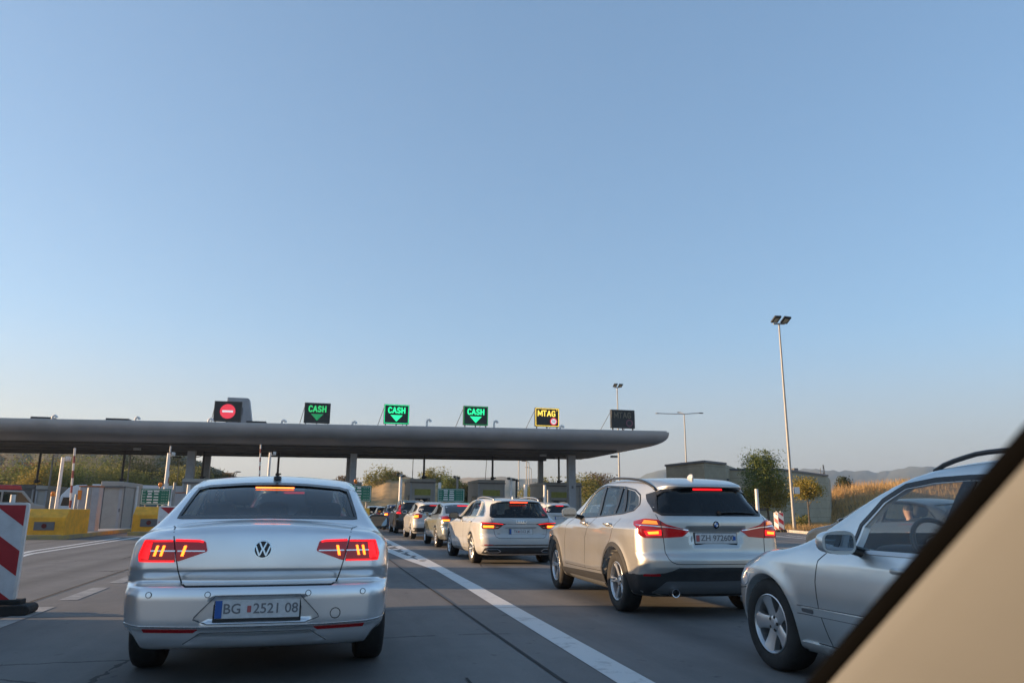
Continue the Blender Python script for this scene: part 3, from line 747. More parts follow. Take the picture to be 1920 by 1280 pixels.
# ------------------------------------------------------------------ silver saloon straight ahead
S = dict(SALOON, paint=M_['silver'], glass=dict(side=M_['tint'], rear=M_['tint'], front=M_['clear']))
root, sf, body = car(S, (-.367, 5.278), Rz(.95), 'silver saloon with lit LED tail lamps, seen square from behind in the near lane', 'car', 'cars queuing at the toll plaza', 'saloon_car')
lid = [(-.572, .985), (-.545, .86), (-.53, .80), (-.50, .685), (-.485, .66), (-.455, .648)]
seams(sf, root, [('rear', lid+[(.455, .648)]+mirror_poly(lid)),
    ('top', [(-.576, .20), (-.592, .34), (-.632, .53)]), ('top', [(.576, .20), (.592, .34), (.632, .53)]),
    ('left', [(2.27, .30), (2.27, 1.0)]), ('right', [(2.27, .30), (2.27, 1.0)]), ('right', [(1.40, .42), (1.20, .75), (1.15, 1.02)]), ('left', [(1.40, .42), (1.20, .75), (1.15, 1.02)])])
for s in (-1, 1):                                             # lamps: one lens on the wing, one on the lid
    mp = (lambda p: p) if s == -1 else mirror_poly
    for pl, nm in (([(-.537, .795), (-.765, .795), (-.775, .84), (-.745, .932), (-.563, .935)], 'o'), ([(-.345, .862), (-.362, .925), (-.40, .932), (-.555, .936), (-.528, .797)], 'i')):
        o = patch(sf, 'tail_light', mp(rounded(pl, .012, 3)), 'rear', M_['lamp_red'], root, .006, .02, .03)
        if nm == 'o':
            for x0 in (-.622, -.662): patch(sf, 'lit_segment', mp([(x0-.015, .832), (x0-.001, .832), (x0+.014, .897), (x0, .897)]), 'rear', M_['lamp_hot'], o, .011, .006, .03)
            strip(sf, 'lamp_strip', mp([(-.545, .80), (-.757, .80), (-.762, .84), (-.738, .924), (-.565, .927)]), 'rear', .011, M_['lamp_glow'], o, off=.010, depth=.005)
            patch(sf, 'lit_segment', mp([(-.705, .812), (-.757, .812), (-.728, .916), (-.69, .916)]), 'rear', M_['lamp_glow'], o, .0105, .005, .03)
            strip(sf, 'lamp_strip', mp([(-.545, .864), (-.70, .864)]), 'rear', .008, M_['chrome'], o, off=.009, depth=.004)
        else:
            patch(sf, 'lit_segment', mp([(-.507, .832), (-.491, .832), (-.475, .897), (-.491, .897)]), 'rear', M_['lamp_hot'], o, .011, .006, .03)
            strip(sf, 'lamp_strip', mp([(-.375, .921), (-.40, .927), (-.548, .931)]), 'rear', .014, M_['lamp_glow'], o, off=.010, depth=.005)
            strip(sf, 'lamp_strip', mp([(-.36, .864), (-.53, .864)]), 'rear', .008, M_['chrome'], o, off=.009, depth=.004)
patch(sf, 'brake_light', [(-.150, 1.302), (.150, 1.302), (.150, 1.308), (-.150, 1.308)], 'rear', M_['lamp_hot'], root, .004, .006, .03)
roundel(sf, root, 0, .873, .062, 'vw')
make_plate(root, 0, ys(sf, 0, .505)-.004, .508, -3, 'BG   2521 08', red='mid', size=.086)
for s in (-1, 1):
    patch(sf, 'reflector', (lambda p: p if s < 0 else mirror_poly(p))([(-.675, .375), (-.38, .370), (-.355, .390), (-.685, .396)]), 'rear', M_['reflector'], root, .004, .01, .04)
    for x in (.31, .665):
        o = patch(sf, 'parking_sensor', circle((s*x, .60), .017, 14), 'rear', M_['silver'], root, .003, .008, .02); strip(sf, 'sensor_ring', circle((s*x, .60), .017, 14), 'rear', .004, M_['seam'], o, closed=True, off=.0035)
strip(sf, 'tow_cover', circle((.49, .47), .032, 20), 'rear', .005, M_['seam'], root, closed=True)
strip(sf, 'bumper_trim', [(-.84, .425), (-.70, .410), (-.4, .404), (0, .402), (.4, .404), (.70, .410), (.84, .425)], 'rear', .010, M_['chrome'], root, off=.004, depth=.01)
seams(sf, root, [('rear', [(-.44, .30), (-.335, .368), (.335, .368), (.44, .30)]), ('rear', [(-.30, .420), (-.385, .45), (-.378, .468), (-.262, .590), (.262, .590), (.378, .468), (.385, .45), (.30, .420), (-.30, .420)])], 'bumper_crease', .005, M_['clad_grey'])
strip(sf, 'window_trim', S['windows']['rear'], 'rear', .022, M_['trim'], root, off=.003, closed=True)
for sd in ('left', 'right'): strip(sf, 'window_trim', [(1.0, 1.045), (1.33, 1.30), (1.7, 1.36), (2.3, 1.375), (2.65, 1.345), (2.98, 1.195), (3.28, .99), (2.2, .995), (1.0, 1.045)], sd, .018, M_['chrome'], root, off=.004)
a = MB(); superell(a, (0, 0, .015), (.034, .055, .022), .7, 16); a.tube([(0, 0, .02), (0, -.01, .06), (0, -.06, .20)], [.012, .007, .004], 8)
o = a.build('aerial', M_['trim'], root, smooth=60); o.location = (0, 1.52, zs_(sf, 0, 1.52)-.004)
for s in (-1, 1): make_mirror(root, s*1.0, 2.99, 1.02, M_['silver'] if s < 0 else M_['black'], (.11, .09, .075))
for x in (-.36, .36): seat_part(root, x, 2.35, .50)
bench = MB()
for x in (-.42, 0, .42): superell(bench, (x, 1.28, .80), (.25, .09, .28), .45, 16); superell(bench, (x, 1.22, 1.12), (.12, .05, .075), .55, 14)
bench.build('rear_seat', M_['seat'], root, smooth=180)
ex = MB().box((0, 1.0, .26), (1.3, 1.3, .06)).build('underbody', M_['plastic'], root)

# ------------------------------------------------------------------ silver compact SUV in the second lane
S = dict(SUV, paint=M_['warm_silver'], glass=dict(side=M_['glass'], rear=M_['privacy'], front=M_['clear']), glass_side=[M_['glass'], M_['tint'], M_['tint'], M_['tint']])
root, sf, body = car(S, (4.284, 7.685), Rz(-1.75), 'silver compact SUV with black lower cladding, sunlit left flank, second lane', 'car', 'cars queuing at the toll plaza', 'suv_car')
gate = [(-.655, 1.11), (-.65, 1.05), (-.612, .86), (-.602, .70), (-.582, .64), (-.55, .605), (-.49, .582)]
door1 = [(2.99, .40), (3.0, .72), (2.92, .95), (2.74, 1.05)]
seams(sf, root, [('rear', gate+[(.49, .582)]+mirror_poly(gate))]+[(sd, p) for sd in ('left', 'right') for p in (door1, [(2.07, .40), (2.03, .80), (1.80, 1.07), (1.90, 1.46)], [(1.15, .72), (1.04, .80), (.96, .92), (.90, 1.06)], [(2.07, .41), (3.0, .41)], [(1.3, .42), (2.07, .41)])])
lamp_pair(sf, root, 'tail_light', rounded([(-.31, .938), (-.40, .872), (-.61, .857), (-.80, .855), (-.85, .89), (-.855, .98), (-.82, 1.03), (-.76, 1.062), (-.65, 1.052), (-.57, 1.003)], .015, 3), M_['lamp_red'],
    lits=[([(-.63, .885), (-.78, .880), (-.80, .93), (-.63, .945)], M_['lamp_glow']), ([(-.66, .90), (-.76, .895), (-.77, .92), (-.66, .93)], M_['lamp_hot']), ([(-.66, 1.0), (-.80, 1.005), (-.77, 1.04), (-.67, 1.035)], M_['lamp_amber'])],
    lines=[([(-.33, .940), (-.57, .975), (-.72, .985), (-.84, .99)], .011, M_['chrome']), ([(-.618, .86), (-.635, 1.04)], .008, M_['seam'])])
patch(sf, 'brake_light', [(-.18, 1.392), (.18, 1.392), (.18, 1.407), (-.18, 1.407)], 'rear', M_['lamp_glow'], root, .02, .03, .03)
roundel(sf, root, 0, 1.003, .043, 'quarters')
make_plate(root, 0, ys(sf, 0, .855)-.006, .855, -2, 'ZH 972600', blue='right', red='left', w=.50, h=.11, size=.088)
clad = [(-.875, .465), (-.62, .490), (-.55, .51), (-.47, .543), (0, .548), (.47, .543), (.55, .51), (.62, .49), (.875, .465), (.85, .30), (.55, .247), (-.55, .247), (-.85, .30)]
patch(sf, 'bumper_cladding', clad, 'rear', M_['plastic'], root, .006, .02, .045)
patch(sf, 'skid_panel', rounded([(-.74, .275), (-.60, .402), (.60, .402), (.74, .275)], .03), 'rear', M_['clad_grey'], root, .013, .012, .05)
for sd in ('left', 'right'):
    patch(sf, 'sill_cladding', [(1.30, .385), (2.2, .372), (3.14, .355), (3.14, .215), (1.30, .215)], sd, M_['plastic'], root, .006, .02, .06)
    patch(sf, 'sill_insert', [(1.36, .285), (2.9, .275), (2.75, .222), (1.36, .222)], sd, M_['clad_grey'], root, .012, .012, .06)
    patch(sf, 'bumper_corner', [(.20, .466), (.52, .455), (.50, .245), (.20, .25)], sd, M_['plastic'], root, .005, .02, .05)
    strip(sf, 'window_trim', [(2.66, 1.048), (1.76, 1.075), (.92, 1.118), (.68, 1.155), (.635, 1.22), (.72, 1.335), (.88, 1.397), (1.2, 1.44), (1.9, 1.475), (2.12, 1.458), (2.33, 1.395), (2.52, 1.245), (2.66, 1.048)], sd, .018, M_['trim'], root, off=.004)
    for q in ([(1.81, 1.083), (1.72, 1.085), (1.84, 1.462), (1.94, 1.466)], [(1.25, 1.103), (1.18, 1.106), (1.25, 1.435), (1.33, 1.44)], [(.99, 1.125), (.91, 1.13), (1.12, 1.42), (1.20, 1.43)]):
        patch(sf, 'pillar_trim', q, sd, M_['trim'], root, .003, .01, .03)
    for y in (2.12, 1.16):
        h = MB().tube([(0, -.11, 0), (-.028, -.09, .004), (-.034, 0, .006), (-.028, .09, .004), (0, .11, 0)], [.013, .017, .018, .017, .013], 10)
        P = sf.project([(y, .985)], sd)[0]; o = h.build('door_handle', M_['warm_silver'], root, smooth=180); o.location = tuple(P)
        if sd == 'right': o.rotation_euler = (0, 0, math.pi)
for s in (-1, 1): patch(sf, 'reflector', (lambda p: p if s < 0 else mirror_poly(p))([(-.82, .452), (-.665, .458), (-.67, .482), (-.82, .474)]), 'rear', M_['reflector'], root, .011, .012, .04)
arch_trim(sf, root, M_['plastic'], .052)
strip(sf, 'window_trim', S['windows']['rear'], 'rear', .03, M_['trim'], root, off=.003, closed=True)
for s in (-1, 1): patch(sf, 'window_trim', (lambda p: p if s < 0 else mirror_poly(p))([(-.60, 1.112), (-.655, 1.14), (-.60, 1.34), (-.55, 1.37), (-.56, 1.30), (-.62, 1.15)]), 'rear', M_['trim'], root, .004, .01, .03)
for s in (-1, 1):                                             # roof rails
    yy = np.linspace(.42, 2.35, 22); pts = [(s*(.585-.05*((y-1.3)/1.0)**2), y, zs_(sf, s*(.585-.05*((y-1.3)/1.0)**2), y)+.012+.034*math.sin(math.pi*min(1, max(0, (y-.42)/1.93)))**.4) for y in yy]
    MB().tube(pts, .015, 10).build('roof_rail', M_['rail_dark'], root, smooth=180)
fin = MB(); superell(fin, (0, 0, 0), (.022, .075, .05), .8, 14)
for i, v in enumerate(fin.v):
    fin.v[i] = (v[0]*(1-.5*max(0, v[2]/.05)), v[1]-.5*max(0, v[2]), v[2])
o = fin.build('roof_fin', M_['white'], root, smooth=180); o.location = (-.02, .62, zs_(sf, 0, .62)+.008)
w_ = MB().tube([(.05, ys(sf, .05, 1.135)-.022, 1.135), (.3, ys(sf, .3, 1.14)-.022, 1.14), (.52, ys(sf, .52, 1.125)-.018, 1.125)], [.016, .011, .007], 8)
w_.cyl((.06, ys(sf, .06, 1.13)+.01, 1.13), (.06, ys(sf, .06, 1.13)-.035, 1.13), .026, .02, 12).build('rear_wiper', M_['trim'], root, smooth=60)
ep = MB().lathe([(.036, .12), (.038, -.01), (.044, -.012), (.044, .10)], 20, 0, Matrix.Rotation(rad(90), 4, 'X').inverted() @ Matrix.Rotation(0, 4, 'Z')).build('exhaust_pipe', M_['chrome'], root, smooth=40); ep.location = (-.53, .03, .285)
for s in (-1, 1): make_mirror(root, s*1.0, 2.44, 1.12, M_['warm_silver'], (.105, .085, .075))
for x in (-.36, .36): seat_part(root, x, 2.0, .58)
bench = MB()
for x in (-.42, 0, .42): superell(bench, (x, 1.05, .86), (.24, .09, .28), .45, 16); superell(bench, (x, 1.0, 1.20), (.12, .05, .075), .55, 14)
bench.build('rear_seat', M_['seat'], root, smooth=180)
MB().box((0, 1.9, .24), (1.3, 3.0, .06)).build('underbody', M_['plastic'], root)

# ------------------------------------------------------------------ white estate ahead of it
S = dict(ESTATE, paint=M_['white'], glass=dict(side=M_['glass'], rear=M_['tint'], front=M_['clear']))
root, sf, body = car(S, (4.222, 16.033), Rz(.8), 'white estate car with amber indicators lit, directly ahead of the silver SUV', 'car', 'cars queuing at the toll plaza', 'estate_car')
gate = [(-.66, 1.0), (-.635, .92), (-.60, .76), (-.585, .66), (-.56, .60), (-.50, .568)]
seams(sf, root, [('rear', gate+[(.50, .568)]+mirror_poly(gate)), ('rear', [(-.31, .862), (.31, .862)])]+[(sd, p) for sd in ('left', 'right') for p in ([(3.05, .30), (3.08, .75), (2.88, 1.0)], [(1.95, .30), (1.92, .8), (1.84, 1.0)], [(1.35, .45), (1.12, .72), (1.08, 1.0)], [(1.35, .30), (3.05, .29)])])  # the short line between the lamps is drawn shade of the lid crease
lamp_pair(sf, root, 'tail_light', rounded([(-.31, .868), (-.40, .842), (-.50, .762), (-.83, .762), (-.86, .82), (-.85, .90), (-.60, .897)], .012, 3), M_['lamp_dark'],
    lits=[([(-.60, .785), (-.81, .785), (-.815, .832), (-.60, .832)], M_['lamp_hot']), ([(-.56, .775), (-.60, .775), (-.60, .87), (-.56, .87)], M_['lamp_red'])],
    lines=[([(-.40, .858), (-.60, .880), (-.84, .885)], .012, M_['lamp_glow']), ([(-.50, .80), (-.60, .80)], .006, M_['chrome'])])
patch(sf, 'brake_light', [(-.20, 1.322), (.20, 1.322), (.20, 1.338), (-.20, 1.338)], 'rear', M_['lamp_bright'], root, .01, .02, .03)
for k in range(4): strip(sf, 'badge_ring', circle((-.078+k*.052, .912), .034, 18), 'rear', .009, M_['chrome'], root, closed=True, off=.006, depth=.006, sp=.012)
make_plate(root, 0.0, ys(sf, 0, .705)-.006, .705, -2, 'TK 1312 JK', red='mid', size=.078)
patch(sf, 'diffuser', rounded([(-.82, .24), (-.79, .36), (-.70, .378), (.70, .378), (.79, .36), (.82, .24)], .03), 'rear', M_['plastic'], root, .005, .02, .05)
strip(sf, 'bumper_trim', [(-.78, .428), (0, .428), (.78, .428)], 'rear', .016, M_['trim'], root, off=.004, depth=.01)
for s in (-1, 1):
    patch(sf, 'reflector', (lambda p: p if s < 0 else mirror_poly(p))([(-.80, .420), (-.62, .420), (-.62, .438), (-.80, .438)]), 'rear', M_['reflector'], root, .007, .012, .04)
    strip(sf, 'exhaust_trim', [(s*a, b) for a, b in [(-.75, .335), (-.52, .335), (-.45, .30), (-.50, .272), (-.70, .272)]], 'rear', .014, M_['chrome'], root, closed=True, off=.010, depth=.012)
for sd in ('left', 'right'):
    strip(sf, 'window_trim', [(2.88, .998), (1.85, 1.012), (.42, 1.018), (.68, 1.185), (.92, 1.33), (1.22, 1.378), (1.55, 1.402), (1.95, 1.38), (2.2, 1.325), (2.5, 1.195), (2.88, .998)], sd, .014, M_['chrome'], root, off=.004)
    patch(sf, 'pillar_trim', [(1.88, 1.025), (1.80, 1.025), (1.73, 1.385), (1.80, 1.38)], sd, M_['trim'], root, .003, .01, .06)
    for y in (2.15, 1.15):
        h = MB().tube([(0, -.11, 0), (-.028, -.09, .004), (-.034, 0, .006), (-.028, .09, .004), (0, .11, 0)], [.013, .017, .018, .017, .013], 8)
        P = sf.project([(y, .90)], sd)[0]; o = h.build('door_handle', M_['white'], root, smooth=180); o.location = tuple(P)
        if sd == 'right': o.rotation_euler = (0, 0, math.pi)
strip(sf, 'window_trim', S['windows']['rear'], 'rear', .024, M_['trim'], root, off=.003, closed=True)
for s in (-1, 1):
    yy = np.linspace(.45, 2.3, 18); pts = [(s*(.545-.04*((y-1.3)/1.0)**2), y, zs_(sf, s*(.545-.04*((y-1.3)/1.0)**2), y)+.010+.03*math.sin(math.pi*min(1, max(0, (y-.45)/1.85)))**.4) for y in yy]
    MB().tube(pts, .014, 8).build('roof_rail', M_['rail_alu'], root, smooth=180)
fin = MB(); superell(fin, (0, 0, 0), (.02, .07, .045), .8, 12); o = fin.build('roof_fin', M_['white'], root, smooth=180); o.location = (-.02, .75, zs_(sf, 0, .75)+.008)
text_obj('model_lettering', 'A4', .06, Matrix.Translation((-.50, ys(sf, -.5, .66)-.006, .66)), M_['chrome'], root, extrude=.002)
text_obj('model_lettering', 'quattro', .05, Matrix.Translation((.50, ys(sf, .5, .66)-.008, .655)), M_['chrome'], root, extrude=.002)
for s in (-1, 1): make_mirror(root, s*1.02, 2.62, 1.03, M_['trim'], (.12, .09, .08))
for x in (-.36, .36): seat_part(root, x, 2.1, .50)
bench = MB()
for x in (-.42, 0, .42): superell(bench, (x, 1.15, .80), (.24, .09, .28), .45, 16); superell(bench, (x, 1.10, 1.12), (.12, .05, .07), .55, 14)
bench.build('rear_seat', M_['seat'], root, smooth=180)
MB().box((0, 1.9, .22), (1.3, 3.0, .06)).build('underbody', M_['plastic'], root)

# ------------------------------------------------------------------ silver estate close on the right
S = dict(ESTATE2, paint=M_['blue_silver'], glass=dict(side=M_['clear'], rear=M_['tint'], front=M_['clear']))
root, sf, body = car(S, (4.20, 1.24), 0, 'silver estate car close on the right, its steering wheel showing through the window', 'car', 'cars queuing at the toll plaza', 'estate_car')
both = ('left', 'right')
seams(sf, root, [(sd, p) for sd in both for p in ([(3.30, .24), (3.385, .50), (3.40, .68), (3.375, .82), (3.28, .895)], [(2.34, .26), (2.36, .6), (2.38, .90), (2.23, 1.33)], [(3.46, .275), (1.6, .265)], [(4.30, .565), (4.42, .55), (4.55, .54)])])
seams(sf, root, [(sd, p) for sd in both for p in ([(3.62, .505), (3.0, .512), (1.6, .515)], [(3.62, .452), (3.0, .455), (1.6, .458)])], 'trim_groove', .006, M_['clad_grey'])
for sd in both:
    patch(sf, 'side_moulding', rounded([(3.58, .462), (3.58, .50), (3.41, .503), (1.6, .508), (1.6, .465), (3.41, .458)], .012), sd, M_['blue_silver'], root, .014, .016, .05)
    patch(sf, 'side_marker', rounded([(3.555, .470), (3.555, .494), (3.43, .496), (3.43, .466)], .012), sd, M_['clad_grey'], root, .017, .012, .04)
    patch(sf, 'sill_panel', [(3.62, .27), (3.60, .215), (1.6, .21), (1.6, .262)], sd, M_['blue_silver'], root, .016, .02, .07)
    patch(sf, 'headlight', rounded([(4.50, .575), (4.43, .67), (4.24, .672), (4.26, .60), (4.34, .572)], .02), sd, M_['lamp_clear'], root, .005, .02, .035)
    strip(sf, 'bumper_strip', [(4.80, .455), (4.62, .448), (4.50, .447)], sd, .035, M_['clad_grey'], root, off=.010, depth=.015)
    strip(sf, 'window_trim', [(3.10, .888), (3.065, 1.06), (2.905, 1.215), (2.73, 1.302), (2.5, 1.33), (2.27, 1.335), (1.6, 1.33), (1.5, 1.325)], sd, .030, M_['trim'], root, off=.004)
    strip(sf, 'window_sill_trim', [(3.14, .892), (2.4, .893), (1.4, .915)], sd, .020, M_['rail_alu'], root, off=.006)
    patch(sf, 'pillar_trim', [(2.42, .905), (2.33, .905), (2.20, 1.315), (2.29, 1.315)], sd, M_['trim'], root, .003, .01, .06)
    h = MB().tube([(0, -.11, 0), (-.028, -.09, .004), (-.034, 0, .006), (-.028, .09, .004), (0, .11, 0)], [.013, .017, .018, .017, .013], 8)
    P = sf.project([(2.55, .80)], sd)[0]; o = h.build('door_handle', M_['blue_silver'], root, smooth=180); o.location = tuple(P)
    if sd == 'right': o.rotation_euler = (0, 0, math.pi)
for s in (-1, 1):
    pts = []
    for y in np.linspace(.5, 2.62, 26):
        x = s*(.60-.03*((y-1.4)/1.0)**2); e = min(1, (2.62-y)/.35, (y-.5)/.25); pts.append((x, y, zs_(sf, x, y)+.004+.046*max(0, e)**.6))
    MB().tube(pts, .015, 10).build('roof_rail', M_['rail_dark'], root, smooth=180)
    make_mirror(root, s*1.03, 2.98, .955, M_['blue_silver'], (.115, .10, .075))
for x in (-.36, .36): seat_part(root, x, 2.05, .36)
dash = MB(); superell(dash, (0, 3.22, .77), (.72, .24, .13), .5, 24); superell(dash, (-.36, 3.12, .88), (.21, .16, .055), .7, 18); dash.build('dashboard', M_['cabin'], root, smooth=180)
tilt = Matrix.Rotation(rad(65), 4, 'X'); sw = MB()
sw.tube([tilt @ Vector((.185*math.cos(t), .185*math.sin(t), 0)) for t in np.linspace(0, 2*math.pi, 33)], .017, 10)
superell(sw, (0, 0, 0), (.085, .065, .03), .6, 14, M=tilt.to_3x3())
for t in (math.pi, 0, -math.pi/2): sw.cyl(tilt @ Vector((.06*math.cos(t), .06*math.sin(t), 0)), tilt @ Vector((.18*math.cos(t), .18*math.sin(t), 0)), .02, .014, 8)
o = sw.build('steering_wheel', M_['plastic'], root, smooth=60); o.location = (-.36, 2.86, .93)
MB().box((0, 2.4, .22), (1.3, 3.0, .06)).build('underbody', M_['plastic'], root)
# ------------------------------------------------------------------ the rest of the queue
LOW = dict(res=(28, 76, 44), cab=None)
QG = 'cars queuing at the toll plaza'
def queue_car(S, loc, rz, label, name, m, lamps, plate='TE 4210 AB', pz=.80, brake=None, rails=None, mirror_y=2.75, mirror_z=1.02, mirror_m=None, handles=True, trim=True, bumper=None):
    root, sf, body = car(dict(S, paint=m, glass=S.get('glass', {})), loc, rz, label, 'car', QG, name)
    for poly, lens, lits in lamps: lamp_pair(sf, root, 'tail_light', poly, lens, lits, sp=.03)
    if plate: make_plate(root, 0, ys(sf, 0, pz)-.008, pz, -2, plate, size=.078)
    if brake: patch(sf, 'brake_light', [(-.18, brake), (.18, brake), (.18, brake+.018), (-.18, brake+.018)], 'rear', M_['lamp_glow'], root, .012, .02, .04)
    if trim:
        strip(sf, 'window_trim', S['windows']['rear'], 'rear', .022, M_['trim'], root, off=.004, closed=True, sp=.05)
        for sd in ('left', 'right'):
            for p in S['windows']['side']: strip(sf, 'window_trim', p, sd, .022, M_['trim'], root, off=.004, closed=True, sp=.06)
    if bumper: patch(sf, 'bumper_cladding', bumper, 'rear', M_['plastic'], root, .006, .02, .06)
    if rails:
        for s in (-1, 1):
            pts = [(s*.56, y, zs_(sf, s*.56, y)+.012+.03*math.sin(math.pi*min(1, max(0, (y-.45)/1.85)))**.4) for y in np.linspace(.45, 2.3, 12)]
            MB().tube(pts, .016, 6).build('roof_rail', rails, root, smooth=180)
    for s in (-1, 1): make_mirror(root, s*(S['hw']+.09), mirror_y, mirror_z, mirror_m or m, (.11, .085, .075))
    MB().box((0, 2.1, .24), (1.3, 3.0, .06)).build('underbody', M_['plastic'], root)
    return root, sf
hot, red, dk, glow, amb = M_['lamp_hot'], M_['lamp_red'], M_['lamp_dark'], M_['lamp_glow'], M_['lamp_amber']
SED = variant(SALOON, .948, .99, .99, **LOW)
l_sed = [([(-.82, .80), (-.82, .97), (-.68, .985), (-.56, .96), (-.52, .90), (-.60, .80)], dk, [([(-.60, .82), (-.79, .82), (-.79, .87), (-.58, .87)], hot), ([(-.60, .89), (-.80, .89), (-.80, .96), (-.62, .96)], red)])]
bmw, _ = queue_car(SED, (4.47, 23.5), Rz(0), 'dusty grey-green saloon with amber indicator, between the white estate and a small white car', 'saloon_car', M_['grey_silver'], l_sed, pz=.72, brake=1.285)
HAT = variant(SUV, .93, .98, .965, **LOW)
l_hat = [([(-.83, .83), (-.83, 1.0), (-.62, 1.02), (-.48, .97), (-.50, .86), (-.62, .83)], red, [([(-.64, .86), (-.80, .86), (-.80, .95), (-.64, .96)], hot)])]
queue_car(HAT, (4.45, 30.9), Rz(0), 'small white crossover half in shadow, fourth car of the second lane', 'hatchback_car', M_['white'], l_hat, pz=.68, brake=1.34, bumper=[(-.84, .30), (-.82, .46), (.82, .46), (.84, .30)], mirror_y=2.3, mirror_z=1.08)
TAL = variant(SUV, 1.0, 1.0, 1.07, **LOW)
l_tal = [([(-.86, .96), (-.86, 1.05), (-.74, 1.12), (-.66, 1.42), (-.60, 1.42), (-.64, 1.10), (-.60, .98)], red, [([(-.62, .985), (-.83, .985), (-.82, 1.04), (-.64, 1.05)], glow)])]
queue_car(TAL, (4.50, 38.7), Rz(0), 'dark brown tall SUV with pale roof rails and upright tail lamps', 'suv_car', M_['brown'], l_tal, pz=.92, rails=M_['rail_alu'], mirror_y=2.45, mirror_z=1.18)
queue_car(HAT, (4.50, 46.6), Rz(0), 'dark blue car just ahead of the brown SUV', 'hatchback_car', M_['blue'], l_hat, pz=.70, mirror_y=2.3, mirror_z=1.08)
queue_car(SED, (4.60, 55.5), Rz(0), 'dark grey saloon two cars ahead of the brown SUV, near the booth', 'saloon_car', M_['dark_grey'], l_sed, pz=.72)
queue_car(HAT, (4.30, 64.0), Rz(0), 'black car at the toll booth, farthest of the second lane', 'hatchback_car', M_['black'], l_hat, pz=.70, mirror_y=2.3, mirror_z=1.08)
XOV = variant(SUV, .99, 1.0, .99, **LOW)
l_xov = [([(-.85, .95), (-.84, 1.02), (-.72, 1.08), (-.65, 1.30), (-.60, 1.30), (-.63, 1.05), (-.58, .95)], red, [([(-.62, .96), (-.82, .96), (-.82, 1.01), (-.63, 1.02)], glow)])]
queue_car(XOV, (10.4, 32.6), Rz(0), 'white crossover in the third lane, seen between the white estate and the silver SUV', 'suv_car', M_['white'], l_xov, pz=.86, brake=1.385, rails=M_['rail_alu'], mirror_y=2.45, mirror_z=1.10)
queue_car(SED, (10.4, 24.6), Rz(0), 'pale saloon mostly hidden behind the silver SUV in the third lane', 'saloon_car', M_['blue_silver'], l_sed, pz=.72, brake=1.285)
# ahead in the near lane, glimpsed through the silver saloon's windows
q1, _ = queue_car(XOV, (-.42, 12.1), Rz(0), 'grey crossover directly ahead of the near silver saloon, glimpsed through its rear window', 'suv_car', M_['dark_grey'], l_xov, pz=.86, brake=1.385, mirror_y=2.45, mirror_z=1.10)
for (F, lb, m) in ((19.2, 'white saloon second ahead of the near silver saloon', 'white'), (26.2, 'black saloon third ahead of the near silver saloon', 'black')):
    c = copy_tree(bmw); c.location = (-.45, F, 0); tag(c, lb, 'car', QG)
    for k in children(c):
        if k.name.startswith(('body', 'door_mirror')):
            k.data = k.data.copy(); k.data.materials[0] = M_[m]
# dark saloon with its driver, seen through the close estate's windows
DRK = variant(SALOON, .98, .99, .985, res=(32, 90, 48), glass=dict(side=M_['clear'], rear=M_['glass'], front=M_['clear']))
root, sf = queue_car(DRK, (10.35, 9.25), Rz(0), 'dark saloon with a driver at the wheel, beyond the close silver estate', 'saloon_car', M_['navy'], l_sed, pz=.5, mirror_y=2.95, mirror_z=.98)
for x in (-.36, .36): seat_part(root, x, 1.85, .42)
dash = MB(); superell(dash, (0, 3.1, .82), (.72, .24, .12), .5, 20); dash.build('dashboard', M_['cabin'], root, smooth=180)
tl = Matrix.Rotation(rad(65), 4, 'X'); sw = MB().tube([tl @ Vector((.18*math.cos(t), .18*math.sin(t), 0)) for t in np.linspace(0, 2*math.pi, 25)], .016, 8)
o = sw.build('steering_wheel', M_['plastic'], root, smooth=60); o.location = (-.36, 2.62, .90)

